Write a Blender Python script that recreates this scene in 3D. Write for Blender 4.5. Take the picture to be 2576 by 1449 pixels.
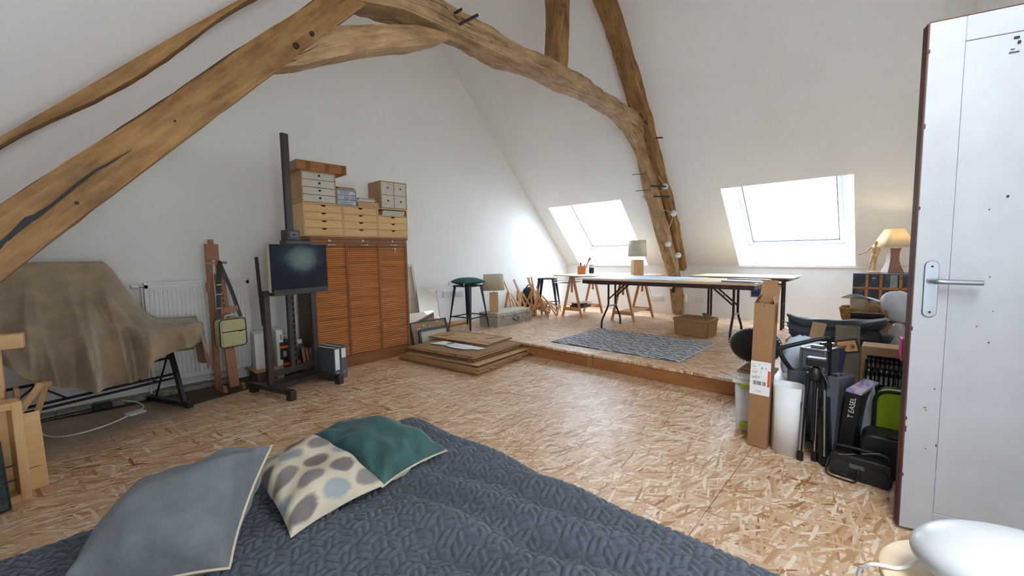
import bpy, bmesh, math, random
import numpy as np
from mathutils import Vector, Matrix

random.seed(7)
RNG = np.random.default_rng(7)
for o in list(bpy.data.objects):
    bpy.data.objects.remove(o)
S = bpy.context.scene
COL = S.collection
PI = math.pi
R = math.radians


def lin(r, g, b, a=1.0):
    def f(c):
        c /= 255.0
        return c / 12.92 if c <= 0.04045 else ((c + 0.055) / 1.055) ** 2.4
    return (f(r), f(g), f(b), a)


# ------------------------------------------------------------------ camera
FPX = 1042.5
yaw, pitch, roll = R(42.78), R(-4.69), R(-0.955)
Fv = Vector((math.cos(yaw) * math.cos(pitch), math.sin(yaw) * math.cos(pitch), math.sin(pitch)))
R0 = Vector((math.sin(yaw), -math.cos(yaw), 0))
U0 = R0.cross(Fv)
Rv = R0 * math.cos(roll) + U0 * math.sin(roll)
Uv = -R0 * math.sin(roll) + U0 * math.cos(roll)
cam = bpy.data.cameras.new('camera')
cam.sensor_width = 36.0
cam.lens = FPX / 2576 * 36.0
cam.clip_start = 0.02
camo = bpy.data.objects.new('camera', cam)
M = Matrix((Rv, Uv, -Fv)).transposed().to_4x4()
M.translation = Vector((0, 0, 1.18))
camo.matrix_world = M
COL.objects.link(camo)
S.camera = camo

# ------------------------------------------------------------------ world, light, exposure
W = bpy.data.worlds.new('sky')
S.world = W
W.use_nodes = True
bg = W.node_tree.nodes['Background']
bg.inputs[0].default_value = (0.86, 0.94, 1.0, 1)
bg.inputs[1].default_value = 8.5
vs = S.view_settings
vs.view_transform = 'Standard'
vs.look = 'None'
vs.gamma = 1.0
vs.use_curve_mapping = False
vs.exposure = 1.75
S.cycles.max_bounces = 9
S.cycles.diffuse_bounces = 8
S.cycles.glossy_bounces = 3
S.cycles.transparent_max_bounces = 8
S.cycles.caustics_reflective = False
S.cycles.caustics_refractive = False


def portal(loc, x_axis, z_axis, sx, sy):
    l = bpy.data.lights.new('sky_portal', 'AREA')
    l.shape = 'RECTANGLE'
    l.size = sx
    l.size_y = sy
    l.cycles.is_portal = True
    o = bpy.data.objects.new('sky_portal', l)
    z = Vector(z_axis).normalized()
    x = Vector(x_axis).normalized()
    y = z.cross(x)
    m = Matrix((x, y, z)).transposed().to_4x4()
    m.translation = Vector(loc)
    o.matrix_world = m
    COL.objects.link(o)


# light enters by both skylights and two unseen fill windows added behind the viewer
portal((6.86, 1.10, 1.80), (0, 1, 0), (0.72, 0, 0.695), 1.3, 1.5)
portal((6.86, 3.90, 1.80), (0, 1, 0), (0.72, 0, 0.695), 1.35, 1.5)
portal((0.05, -1.02, 1.25), (1, 0, 0), (0, -1, 0), .9, 1.2)
portal((0.76, -0.42, 2.46), (0, 1, 0), (-0.714, 0, 0.70), .75, 1.5)


# ------------------------------------------------------------------ mesh helpers
class MB:
    def __init__(s):
        s.v, s.f, s.u = [], [], []

    def add(s, vs, fs, us=None):
        b = len(s.v)
        s.v += [tuple(v) for v in vs]
        for i, f in enumerate(fs):
            s.f.append(tuple(b + k for k in f))
            s.u.append(us[i] if us else None)
        return s

    def box(s, c, d, rz=0.0, M=None, taper=1.0):
        hx, hy, hz = d[0] / 2, d[1] / 2, d[2] / 2
        p = []
        for z in (-1, 1):
            t = taper if z > 0 else 1.0
            for x, y in ((-1, -1), (1, -1), (1, 1), (-1, 1)):
                p.append(Vector((x * hx * t, y * hy * t, z * hz)))
        fs = [(3, 2, 1, 0), (4, 5, 6, 7), (0, 1, 5, 4), (1, 2, 6, 5), (2, 3, 7, 6), (3, 0, 4, 7)]
        long = max(range(3), key=lambda k: d[k])
        off = (random.random() * 5, random.random() * 5)
        us = []
        for f, nax in zip(fs, (2, 2, 1, 0, 1, 0)):
            ax = [k for k in range(3) if k != nax]
            if long in ax:
                ax.remove(long)
                ua, va = long, ax[0]
            else:
                ua, va = ax
            us.append([(p[k][ua] + off[0], p[k][va] + off[1] + nax * 0.37) for k in f])
        if M is None:
            M = Matrix.Translation(Vector(c)) @ Matrix.Rotation(rz, 4, 'Z')
        else:
            M = M @ Matrix.Translation(Vector(c))
        return s.add([M @ q for q in p], fs, us)

    def bx(s, x0, x1, y0, y1, z0, z1):
        return s.box(((x0 + x1) / 2, (y0 + y1) / 2, (z0 + z1) / 2), (abs(x1 - x0), abs(y1 - y0), abs(z1 - z0)))

    def bar(s, p0, p1, w, h, up=(0, 0, 1), taper=1.0):
        p0, p1 = Vector(p0), Vector(p1)
        z = (p1 - p0)
        L = z.length
        z.normalize()
        u = Vector(up)
        if abs(u.dot(z)) > 0.98:
            u = Vector((1, 0, 0)) if abs(z.x) < 0.9 else Vector((0, 1, 0))
        x = u.cross(z).normalized()
        y = z.cross(x)
        m = Matrix((x, y, z)).transposed().to_4x4()
        m.translation = (p0 + p1) / 2
        return s.box((0, 0, 0), (w, h, L), M=m, taper=taper)

    def tube(s, pts, r, n=8, closed=False, caps=True):
        pts = [Vector(p) for p in pts]
        m = len(pts)
        rs = r if isinstance(r, (list, tuple)) else [r] * m
        tan = []
        for i in range(m):
            a = pts[(i - 1) % m] if (closed or i > 0) else pts[i]
            b = pts[(i + 1) % m] if (closed or i < m - 1) else pts[i]
            t = (b - a)
            tan.append(t.normalized() if t.length > 1e-9 else Vector((0, 0, 1)))
        u = Vector((0, 0, 1))
        if abs(tan[0].dot(u)) > 0.9:
            u = Vector((1, 0, 0))
        vs, fs, us = [], [], []
        ln = 0.0
        lens = []
        for i in range(m):
            u = (u - tan[i] * u.dot(tan[i])).normalized()
            w = tan[i].cross(u)
            for k in range(n):
                a = 2 * PI * k / n
                vs.append(pts[i] + (u * math.cos(a) + w * math.sin(a)) * rs[i])
            if i:
                ln += (pts[i] - pts[i - 1]).length
            lens.append(ln)
        for i in range(m if closed else m - 1):
            j = (i + 1) % m
            l1 = lens[j] if j else ln + 0.1
            for k in range(n):
                k2 = (k + 1) % n
                fs.append((i * n + k, i * n + k2, j * n + k2, j * n + k))
                c = 2 * PI * rs[i] / n
                us.append([(lens[i], k * c), (lens[i], (k + 1) * c), (l1, (k + 1) * c), (l1, k * c)])
        if caps and not closed:
            fs.append(tuple(range(n - 1, -1, -1)))
            us.append(None)
            fs.append(tuple((m - 1) * n + k for k in range(n)))
            us.append(None)
        return s.add(vs, fs, us)

    def lathe(s, prof, n=24, c=(0, 0, 0), M=None, sq=1.0):
        m = len(prof)
        vs, fs, us = [], [], []
        for r, z in prof:
            for k in range(n):
                a = 2 * PI * k / n
                v = Vector((r * math.cos(a), r * math.sin(a) * sq, z))
                vs.append((M @ v) if M else v + Vector(c))
        L = 0
        for i in range(m - 1):
            dl = math.hypot(prof[i + 1][0] - prof[i][0], prof[i + 1][1] - prof[i][1])
            for k in range(n):
                k2 = (k + 1) % n
                fs.append((i * n + k, i * n + k2, (i + 1) * n + k2, (i + 1) * n + k))
                c0 = 2 * PI * max(prof[i][0], .01) / n
                us.append([(L, k * c0), (L, (k + 1) * c0), (L + dl, (k + 1) * c0), (L + dl, k * c0)])
            L += dl
        return s.add(vs, fs, us)

    def prism(s, poly, d, M=None, uvo=0):
        """polygon in XY extruded from z=0 to z=d, placed by M"""
        M = M or Matrix()
        n = len(poly)
        vs = [M @ Vector((x, y, 0)) for x, y in poly] + [M @ Vector((x, y, d)) for x, y in poly]
        fs = [tuple(range(n - 1, -1, -1)), tuple(range(n, 2 * n))]
        us = [[(poly[k][0], poly[k][1]) for k in range(n - 1, -1, -1)], [(x, y) for x, y in poly]]
        L = 0
        for k in range(n):
            k2 = (k + 1) % n
            dl = math.hypot(poly[k2][0] - poly[k][0], poly[k2][1] - poly[k][1])
            fs.append((k, k2, n + k2, n + k))
            us.append([(L, 0), (L + dl, 0), (L + dl, d), (L, d)])
            L += dl
        return s.add(vs, fs, us)

    def grid(s, fn, nu, nv, cu=False, cv=False, uvs=(1, 1)):
        vs, fs, us = [], [], []
        for i in range(nu):
            for j in range(nv):
                vs.append(fn(i / (nu if cu else nu - 1), j / (nv if cv else nv - 1)))
        for i in range(nu if cu else nu - 1):
            for j in range(nv if cv else nv - 1):
                i2, j2 = (i + 1) % nu, (j + 1) % nv
                fs.append((i * nv + j, i2 * nv + j, i2 * nv + j2, i * nv + j2))
                a, b = uvs[0] / max(nu - 1, 1), uvs[1] / max(nv - 1, 1)
                us.append([(i * a, j * b), ((i + 1) * a, j * b), ((i + 1) * a, (j + 1) * b), (i * a, (j + 1) * b)])
        return s.add(vs, fs, us)

    def mesh(s, name, mat=None, smooth=None):
        me = bpy.data.meshes.new(name)
        me.from_pydata(s.v, [], s.f)
        uv = me.uv_layers.new(name='UVMap')
        flat = []
        for f, u in zip(s.f, s.u):
            if u is None:
                u = [(s.v[k][0], s.v[k][1] + s.v[k][2]) for k in f]
            for q in u:
                flat += [q[0], q[1]]
        uv.data.foreach_set('uv', flat)
        if mat:
            me.materials.append(mat)
        me.update()
        bm = bmesh.new()
        bm.from_mesh(me)
        bmesh.ops.recalc_face_normals(bm, faces=bm.faces)
        bm.to_mesh(me)
        bm.free()
        if smooth is not None:
            me.shade_smooth()
            if smooth < 179:
                me.set_sharp_from_angle(angle=R(smooth))
        return me

    def build(s, name, mat=None, parent=None, smooth=None, bev=0.0, loc=None, seg=1, subsurf=0, solid=0.0):
        me = s.mesh(name, mat, smooth)
        o = bpy.data.objects.new(name, me)
        COL.objects.link(o)
        if parent:
            o.parent = parent
        if loc:
            o.location = loc
        if solid:
            m = o.modifiers.new('solid', 'SOLIDIFY')
            m.thickness = solid
            m.offset = 0
        if bev:
            m = o.modifiers.new('bevel', 'BEVEL')
            m.width = bev
            m.segments = seg
            m.limit_method = 'ANGLE'
            m.angle_limit = R(35)
        if subsurf:
            m = o.modifiers.new('sub', 'SUBSURF')
            m.levels = m.render_levels = subsurf
        return o


def tag(o, label=None, cat=None, group=None, kind=None):
    if label:
        o['label'] = label
    if cat:
        o['category'] = cat
    if group:
        o['group'] = group
    if kind:
        o['kind'] = kind
    return o


def thing(name, label, cat, loc=(0, 0, 0), rz=0.0, group=None, rot=None, kind=None):
    o = bpy.data.objects.new(name, None)
    COL.objects.link(o)
    o.empty_display_size = 0.05
    o.location = loc
    o.rotation_euler = rot if rot else (0, 0, rz)
    return tag(o, label, cat, group, kind)


def copy_tree(o, parent=None):
    c = o.copy()
    COL.objects.link(c)
    if parent:
        c.parent = parent
    for ch in list(o.children):
        copy_tree(ch, c)
    return c


def box1(name, mat, parent, *a, bev=0.0, smooth=None):
    return MB().bx(*a).build(name, mat, parent, bev=bev, smooth=smooth)


def frame_m(o, x, y=None, z=None):
    """matrix with origin o, x axis, approximate y axis"""
    x = Vector(x).normalized()
    y = Vector(y)
    z = x.cross(y).normalized()
    y = z.cross(x)
    m = Matrix((x, y, z)).transposed().to_4x4()
    m.translation = Vector(o)
    return m


def catmull(pts, k=6):
    P = [Vector(p) for p in pts]
    P = [P[0] * 2 - P[1]] + P + [P[-1] * 2 - P[-2]]
    out = []
    for i in range(1, len(P) - 2):
        for j in range(k):
            t = j / k
            a, b, c, d = P[i - 1], P[i], P[i + 1], P[i + 2]
            out.append(0.5 * ((2 * b) + (c - a) * t + (2 * a - 5 * b + 4 * c - d) * t * t + (3 * b - a - 3 * c + d) * t ** 3))
    out.append(P[-2])
    return out


# ------------------------------------------------------------------ materials
def nd(nt, t, ins=None, **kw):
    n = nt.nodes.new('ShaderNode' + t)
    for k, v in kw.items():
        setattr(n, k, v)
    for k, v in (ins or {}).items():
        sck = n.inputs[k]
        if isinstance(v, bpy.types.NodeSocket):
            nt.links.new(v, sck)
        else:
            sck.default_value = v
    return n


def mat0(name):
    m = bpy.data.materials.new(name)
    m.use_nodes = True
    nt = m.node_tree
    return m, nt, nt.nodes['Principled BSDF']


def ramp(nt, fac, stops, interp='LINEAR'):
    r = nd(nt, 'ValToRGB', {0: fac})
    e = r.color_ramp
    e.interpolation = interp
    while len(e.elements) < len(stops):
        e.elements.new(0.5)
    for el, (p, c) in zip(e.elements, stops):
        el.position = p
        el.color = c
    return r.outputs[0]


def coords(nt, kind='UV', scale=(1, 1, 1), rot=(0, 0, 0)):
    tc = nd(nt, 'TexCoord')
    mp = nd(nt, 'Mapping', {'Vector': tc.outputs[kind], 'Scale': scale, 'Rotation': rot})
    return mp.outputs[0]


def plain(name, c, rough=0.5, metal=0.0, bump=0.0, bscale=200.0, var=0.06, vscale=6.0, spec=0.5, coat=0.0, sheen=0.0, alpha=1.0, sub=0.0):
    """a single colour with slight procedural mottling and fine relief"""
    m, nt, b = mat0(name)
    v = coords(nt, 'Object')
    nz = nd(nt, 'TexNoise', {'Vector': v, 'Scale': vscale, 'Detail': 4.0, 'Roughness': 0.6})
    c1 = tuple(max(0, x * (1 - var * 2.2)) for x in c[:3]) + (1,)
    c2 = tuple(min(1, x * (1 + var * 2.2)) for x in c[:3]) + (1,)
    nt.links.new(ramp(nt, nz.outputs[0], [(0.3, c1), (0.7, c2)]), b.inputs['Base Color'])
    b.inputs['Roughness'].default_value = rough
    b.inputs['Metallic'].default_value = metal
    b.inputs['Specular IOR Level'].default_value = spec
    b.inputs['Coat Weight'].default_value = coat
    b.inputs['Sheen Weight'].default_value = sheen
    b.inputs['Sheen Roughness'].default_value = 0.4
    if bump:
        n2 = nd(nt, 'TexNoise', {'Vector': v, 'Scale': bscale, 'Detail': 3.0})
        bp = nd(nt, 'Bump', {'Height': n2.outputs[0], 'Strength': bump, 'Distance': 0.002})
        nt.links.new(bp.outputs[0], b.inputs['Normal'])
    if alpha < 1:
        b.inputs['Alpha'].default_value = alpha
    return m


def wood(name, dark, light, stretch=(1.5, 28.0), rough=0.5, knots=0.0, bump=0.25, coat=0.0, contrast=1.0, crack=0.0):
    """grain runs along u of the UV map (metres)"""
    m, nt, b = mat0(name)
    oi = nd(nt, 'ObjectInfo')
    tc = nd(nt, 'TexCoord')
    off = nd(nt, 'VectorMath', {0: tc.outputs['UV']}, operation='ADD')
    mul = nd(nt, 'Math', {0: oi.outputs['Random'], 1: 13.7}, operation='MULTIPLY')
    cmb = nd(nt, 'CombineXYZ', {0: mul.outputs[0], 1: mul.outputs[0]})
    nt.links.new(cmb.outputs[0], off.inputs[1])
    mp = nd(nt, 'Mapping', {'Vector': off.outputs[0], 'Scale': (stretch[0], stretch[1], 1)})
    n1 = nd(nt, 'TexNoise', {'Vector': mp.outputs[0], 'Scale': 1.0, 'Detail': 6.0, 'Roughness': 0.62, 'Distortion': 0.6})
    mp2 = nd(nt, 'Mapping', {'Vector': off.outputs[0], 'Scale': (stretch[0] * .8, stretch[1] * .16, 1)})
    n2 = nd(nt, 'TexNoise', {'Vector': mp2.outputs[0], 'Scale': 1.3, 'Detail': 4.0, 'Roughness': 0.6})
    mx = nd(nt, 'Math', {0: n1.outputs[0], 1: n2.outputs[0]}, operation='ADD')
    half = nd(nt, 'Math', {0: mx.outputs[0], 1: 0.5}, operation='MULTIPLY')
    if knots:
        fine = nd(nt, 'TexNoise', {'Vector': nd(nt, 'Mapping', {'Vector': off.outputs[0], 'Scale': (10, 34, 1)}).outputs[0], 'Scale': 1.0, 'Detail': 6.0, 'Roughness': 0.75})
        f1 = nd(nt, 'Math', {0: fine.outputs[0], 1: 0.5}, operation='SUBTRACT')
        half = nd(nt, 'Math', {0: f1.outputs[0], 1: 0.36, 2: half.outputs[0]}, operation='MULTIPLY_ADD')
    w = 0.17 / contrast
    col = ramp(nt, half.outputs[0], [(0.5 - w, dark), (0.5 + w, light)])
    hgt = half.outputs[0]
    if knots:
        mp3 = nd(nt, 'Mapping', {'Vector': off.outputs[0], 'Scale': (3.0, 7.0, 1)})
        vo = nd(nt, 'TexVoronoi', {'Vector': mp3.outputs[0], 'Scale': 1.0, 'Randomness': 1.0})
        kf = ramp(nt, vo.outputs['Distance'], [(0.05, (knots, knots, knots, 1)), (0.14, (0, 0, 0, 1))])
        kd = tuple(x * 0.35 for x in dark[:3]) + (1,)
        mk = nd(nt, 'Mix', {0: kf, 6: col, 7: kd}, data_type='RGBA')
        col = mk.outputs[2]
    if crack:
        mp4 = nd(nt, 'Mapping', {'Vector': off.outputs[0], 'Scale': (0.9, 11.0, 1)})
        n4 = nd(nt, 'TexNoise', {'Vector': mp4.outputs[0], 'Scale': 1.1, 'Detail': 3.0, 'Distortion': 0.3})
        d4 = nd(nt, 'Math', {0: n4.outputs[0], 1: 0.5}, operation='SUBTRACT')
        a4 = nd(nt, 'Math', {0: d4.outputs[0]}, operation='ABSOLUTE')
        cf = ramp(nt, a4.outputs[0], [(0.0, (crack, crack, crack, 1)), (0.010, (0, 0, 0, 1))])
        # cracks only on some stretches
        n5 = nd(nt, 'TexNoise', {'Vector': off.outputs[0], 'Scale': 1.7, 'Detail': 1.0})
        g5 = ramp(nt, n5.outputs[0], [(0.50, (0, 0, 0, 1)), (0.56, (1, 1, 1, 1))])
        cm = nd(nt, 'Math', {0: cf, 1: g5}, operation='MULTIPLY')
        kd = tuple(x * 0.12 for x in dark[:3]) + (1,)
        mk = nd(nt, 'Mix', {0: cm.outputs[0], 6: col, 7: kd}, data_type='RGBA')
        col = mk.outputs[2]
        hs = nd(nt, 'Math', {0: hgt, 1: cm.outputs[0]}, operation='SUBTRACT')
        hgt = hs.outputs[0]
    nt.links.new(col, b.inputs['Base Color'])
    b.inputs['Roughness'].default_value = rough
    b.inputs['Coat Weight'].default_value = coat
    b.inputs['Coat Roughness'].default_value = 0.25
    if bump:
        bp = nd(nt, 'Bump', {'Height': hgt, 'Strength': bump, 'Distance': 0.004})
        nt.links.new(bp.outputs[0], b.inputs['Normal'])
    return m


def osb(name, rot=0.0, grey_blend=False, tone=1.0):
    """oriented strand board: six layers of random flakes, the top one by a random priority"""
    m, nt, b = mat0(name)
    tc = nd(nt, 'TexCoord')
    best = shade = None
    for i, ang in enumerate((0, 25, -33, 62, -12)):
        mp = nd(nt, 'Mapping', {'Vector': tc.outputs['Object'], 'Rotation': (0, 0, R(ang) + rot), 'Location': (i * 3.31, i * 1.77, 0)})
        m2 = nd(nt, 'Mapping', {'Vector': mp.outputs[0], 'Scale': (8.0, 58.0 + 14 * (i % 3), 1)})
        vo = nd(nt, 'TexVoronoi', {'Vector': m2.outputs[0], 'Scale': 1.0, 'Randomness': 1.0}, voronoi_dimensions='2D', distance='CHEBYCHEV')
        sp = nd(nt, 'SeparateColor', {0: vo.outputs['Color']})
        if best is None:
            best, shade = sp.outputs[0], sp.outputs[1]
        else:
            gt = nd(nt, 'Math', {0: sp.outputs[0], 1: best}, operation='GREATER_THAN')
            mxs = nd(nt, 'Mix', {0: gt.outputs[0], 2: shade, 3: sp.outputs[1]})
            mxb = nd(nt, 'Math', {0: sp.outputs[0], 1: best}, operation='MAXIMUM')
            best, shade = mxb.outputs[0], mxs.outputs[0]
    gr = nd(nt, 'TexNoise', {'Vector': tc.outputs['Object'], 'Scale': 120.0, 'Detail': 1.0})
    big = nd(nt, 'TexNoise', {'Vector': tc.outputs['Object'], 'Scale': 1.1, 'Detail': 2.0})
    s1 = nd(nt, 'Math', {0: gr.outputs[0], 1: 0.10, 2: shade}, operation='MULTIPLY_ADD')
    s2 = nd(nt, 'Math', {0: big.outputs[0], 1: -0.22, 2: s1.outputs[0]}, operation='MULTIPLY_ADD')
    s3 = nd(nt, 'Math', {0: s2.outputs[0], 1: 0.06}, operation='ADD')
    t = tone
    col = ramp(nt, s3.outputs[0], [(0.00, lin(152 * t, 104 * t, 64 * t)), (0.08, lin(184 * t, 136 * t, 92 * t)), (0.36, lin(206 * t, 166 * t, 129 * t)),
                                   (0.72, lin(219 * t, 187 * t, 155 * t)), (0.95, lin(240 * t, 220 * t, 198 * t))])
    if grey_blend:
        # blends to grey-brown towards the old outer wall
        sx = nd(nt, 'SeparateXYZ', {0: tc.outputs['Object']})
        wob = nd(nt, 'TexNoise', {'Vector': tc.outputs['Object'], 'Scale': 2.5, 'Detail': 3.0})
        q = nd(nt, 'Math', {0: sx.outputs[0], 1: -0.62, 2: sx.outputs[1]}, operation='MULTIPLY_ADD')
        q2 = nd(nt, 'Math', {0: wob.outputs[0], 1: 0.7, 2: q.outputs[0]}, operation='MULTIPLY_ADD')
        df = ramp(nt, nd(nt, 'Math', {0: q2.outputs[0], 1: 0.2}, operation='MULTIPLY').outputs[0],
                  [(0.76, (0, 0, 0, 1)), (0.87, (0.72, 0.72, 0.72, 1))])
        mk = nd(nt, 'Mix', {0: df, 6: col, 7: lin(132, 121, 102)}, data_type='RGBA')
        col = mk.outputs[2]
    nt.links.new(col, b.inputs['Base Color'])
    b.inputs['Roughness'].default_value = 0.42
    b.inputs['Specular IOR Level'].default_value = 0.55
    bp = nd(nt, 'Bump', {'Height': best, 'Strength': 0.25, 'Distance': 0.002})
    nt.links.new(bp.outputs[0], b.inputs['Normal'])
    return m


def weave(name, c1, c2, su=220.0, sv=220.0, rough=0.9, sheen=0.3, bump=0.4, var=0.12):
    m, nt, b = mat0(name)
    tc = nd(nt, 'TexCoord')
    v = tc.outputs['UV']
    wu = nd(nt, 'TexWave', {'Vector': v, 'Scale': su / 6.283 * 2, 'Distortion': 0.8, 'Detail': 1.0}, wave_type='BANDS', bands_direction='X')
    wv = nd(nt, 'TexWave', {'Vector': v, 'Scale': sv / 6.283 * 2, 'Distortion': 0.8, 'Detail': 1.0}, wave_type='BANDS', bands_direction='Y')
    mm = nd(nt, 'Math', {0: wu.outputs['Fac'], 1: wv.outputs['Fac']}, operation='MULTIPLY')
    nz = nd(nt, 'TexNoise', {'Vector': v, 'Scale': 14.0, 'Detail': 5.0, 'Roughness': 0.7})
    a = nd(nt, 'Math', {0: mm.outputs[0], 1: 0.35, 2: nz.outputs[0]}, operation='MULTIPLY_ADD')
    nt.links.new(ramp(nt, a.outputs[0], [(0.35, c1), (0.9, c2)]), b.inputs['Base Color'])
    b.inputs['Roughness'].default_value = rough
    b.inputs['Sheen Weight'].default_value = sheen
    bp = nd(nt, 'Bump', {'Height': a.outputs[0], 'Strength': bump, 'Distance': 0.002})
    nt.links.new(bp.outputs[0], b.inputs['Normal'])
    return m


def glassy(name, tint=(1, 1, 1, 1), gloss=0.08, rough=0.02):
    m, nt, b = mat0(name)
    nt.nodes.remove(b)
    out = nt.nodes['Material Output']
    tr = nd(nt, 'BsdfTransparent', {0: tint})
    gl = nd(nt, 'BsdfGlossy', {0: (1, 1, 1, 1), 'Roughness': rough})
    fr = nd(nt, 'LayerWeight', {'Blend': 0.5})
    pw = nd(nt, 'Math', {0: fr.outputs['Facing'], 1: 5.0}, operation='POWER')
    ad = nd(nt, 'Math', {0: pw.outputs[0], 1: 0.7, 2: gloss * .5}, operation='MULTIPLY_ADD')
    mx = nd(nt, 'MixShader', {0: ad.outputs[0], 1: tr.outputs[0], 2: gl.outputs[0]})
    nt.links.new(mx.outputs[0], out.inputs[0])
    return m


def film(name, c, alpha=0.5, rough=0.3):
    """thin milky plastic"""
    m, nt, b = mat0(name)
    nz = nd(nt, 'TexNoise', {'Vector': coords(nt, 'Object'), 'Scale': 9.0, 'Detail': 4.0})
    nt.links.new(ramp(nt, nz.outputs[0], [(0.3, (max(0, alpha - .15),) * 3 + (1,)), (0.7, (min(1, alpha + .15),) * 3 + (1,))]), b.inputs['Alpha'])
    b.inputs['Base Color'].default_value = c
    b.inputs['Roughness'].default_value = rough
    return m


def emis(name, c, s):
    m, nt, b = mat0(name)
    b.inputs['Emission Color'].default_value = c
    b.inputs['Emission Strength'].default_value = s
    b.inputs['Base Color'].default_value = c
    return m


MT = {}
MT['plaster'] = plain('white_plaster', lin(238, 238, 236), 0.9, bump=0.12, bscale=60, var=0.012, vscale=1.3, spec=0.2)
MT['reveal'] = plain('reveal_paint', lin(240, 240, 240), 0.8, var=0.01, spec=0.2)
MT['osb'] = osb('osb_floor', 0.35, grey_blend=True, tone=.955)
MT['osb2'] = osb('osb_platform', 1.2, tone=.97)
MT['oldfloor'] = wood('old_boards', lin(62, 48, 36), lin(110, 90, 70), rough=0.8)
MT['beam'] = wood('oak_beam', lin(98, 68, 34), lin(172, 128, 74), (3.5, 30), 0.7, knots=0.35, bump=0.9, crack=0.9)
MT['beamL'] = wood('oak_beam_light', lin(116, 86, 52), lin(198, 164, 120), (4.0, 26), 0.7, knots=0.3, bump=0.9, crack=0.9)
MT['pine'] = wood('pine_board', lin(140, 88, 48), lin(178, 124, 76), (1.2, 16), 0.55, knots=0.8)
MT['beech'] = wood('beech_wood', lin(184, 134, 88), lin(212, 168, 122), (1.5, 26), 0.45)
MT['birch'] = wood('birch_ply', lin(206, 164, 106), lin(226, 190, 136), (1.5, 22), 0.5, bump=0.08)
MT['tambour'] = wood('tambour_oak', lin(150, 84, 36), lin(206, 138, 74), (1.5, 30), 0.4, coat=0.2)
MT['oakframe'] = wood('oak_carcass', lin(112, 66, 36), lin(154, 98, 58), (1.4, 26), 0.42, coat=0.2)
MT['oakdark'] = wood('oak_dark', lin(62, 42, 26), lin(96, 70, 46), (1.4, 26), 0.5)
MT['easeldark'] = wood('ebonised_wood', lin(34, 30, 28), lin(66, 58, 54), (1.5, 26), 0.42, bump=0.12)
MT['easelbrown'] = wood('easel_beech', lin(126, 82, 50), lin(164, 112, 74), (1.5, 24), 0.45)
MT['lightpine'] = wood('light_pine', lin(196, 150, 98), lin(224, 186, 136), (1.4, 20), 0.5, knots=0.3, bump=0.1)
MT['ply'] = wood('plywood_sheet', lin(206, 178, 142), lin(232, 210, 180), (1.0, 9), 0.55, bump=0.05)
MT['tableedge'] = plain('dark_wood_edge', lin(64, 44, 42), 0.4, var=0.1)
MT['card'] = plain('cardboard', lin(150, 113, 77), 0.85, bump=0.1, bscale=90, var=0.06, vscale=3)
MT['card2'] = plain('cardboard_pale', lin(186, 152, 112), 0.85, bump=0.1, bscale=90, var=0.06, vscale=3)
MT['card3'] = plain('cardboard_shiny', lin(162, 108, 58), 0.55, var=0.07, vscale=3)
MT['cardin'] = plain('cardboard_core', lin(108, 82, 58), 0.9, var=0.2, vscale=60)
MT['kraftgrey'] = plain('greyboard', lin(202, 198, 186), 0.8, var=0.02)
MT['white'] = plain('white_enamel', lin(228, 228, 226), 0.3, var=0.01)
MT['whitepl'] = plain('white_plastic', lin(226, 227, 226), 0.4, var=0.02)
MT['paper'] = plain('paper', lin(226, 228, 230), 0.8, var=0.02, vscale=5)
MT['paperb'] = plain('paper_blue', lin(200, 214, 232), 0.7, var=0.03, vscale=4)
MT['black'] = plain('black_plastic', lin(22, 22, 24), 0.42, var=0.15)
MT['blackm'] = plain('black_steel', lin(30, 36, 44), 0.38, metal=0.3, var=0.15)
MT['stool'] = plain('gunmetal_paint', lin(54, 66, 80), 0.36, metal=0.55, var=0.1)
MT['blackfab'] = plain('black_nylon', lin(24, 28, 33), 0.75, bump=0.5, bscale=160, var=0.2, sheen=0.3)
MT['bluefab'] = plain('dark_blue_nylon', lin(36, 46, 58), 0.6, bump=0.6, bscale=120, var=0.18, vscale=8, sheen=0.4)
MT['chrome'] = plain('chrome', lin(200, 202, 204), 0.22, metal=1.0, var=0.03)
MT['alu'] = plain('aluminium', lin(170, 174, 182), 0.32, metal=0.9, var=0.05)
MT['steel'] = plain('satin_steel', lin(150, 156, 164), 0.35, metal=0.85, var=0.04)
MT['greym'] = plain('grey_panel', lin(92, 98, 106), 0.5, metal=0.2, var=0.08)
MT['wire'] = plain('wire_grey', lin(168, 172, 176), 0.35, metal=0.7, var=0.05)
MT['tableleg'] = plain('brown_steel', lin(52, 42, 42), 0.4, metal=0.3, var=0.1)
MT['linen'] = weave('linen_shade', lin(208, 200, 180), lin(230, 224, 206), 500, 500, sheen=0.0, bump=0.1)
_nt = MT['linen'].node_tree
_tl = nd(_nt, 'BsdfTranslucent', {0: lin(226, 220, 202)})
_mx = nd(_nt, 'MixShader', {0: .42, 1: _nt.nodes['Principled BSDF'].outputs[0], 2: _tl.outputs[0]})
_nt.links.new(_mx.outputs[0], _nt.nodes['Material Output'].inputs[0])
MT['lampwood'] = wood('lamp_wood', lin(186, 138, 88), lin(208, 162, 112), (1.2, 14), 0.5, bump=0.05)
MT['lampwoodd'] = wood('lamp_wood_dark', lin(122, 92, 78), lin(156, 122, 104), (1.2, 14), 0.5, bump=0.05)
MT['teal'] = plain('teal_velvet', lin(36, 70, 70), 0.75, bump=0.3, bscale=240, var=0.16, vscale=12, sheen=0.12)
MT['tealdk'] = plain('teal_velvet_seat', lin(12, 82, 84), 0.7, bump=0.3, bscale=240, var=0.16, vscale=12, sheen=0.1)
MT['beigefab'] = weave('natural_linen', lin(172, 154, 128), lin(206, 190, 164), 600, 600)
MT['greyvelvet'] = plain('grey_velvet', lin(86, 90, 93), 0.85, bump=0.35, bscale=220, var=0.07, vscale=22, sheen=0.10)
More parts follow.
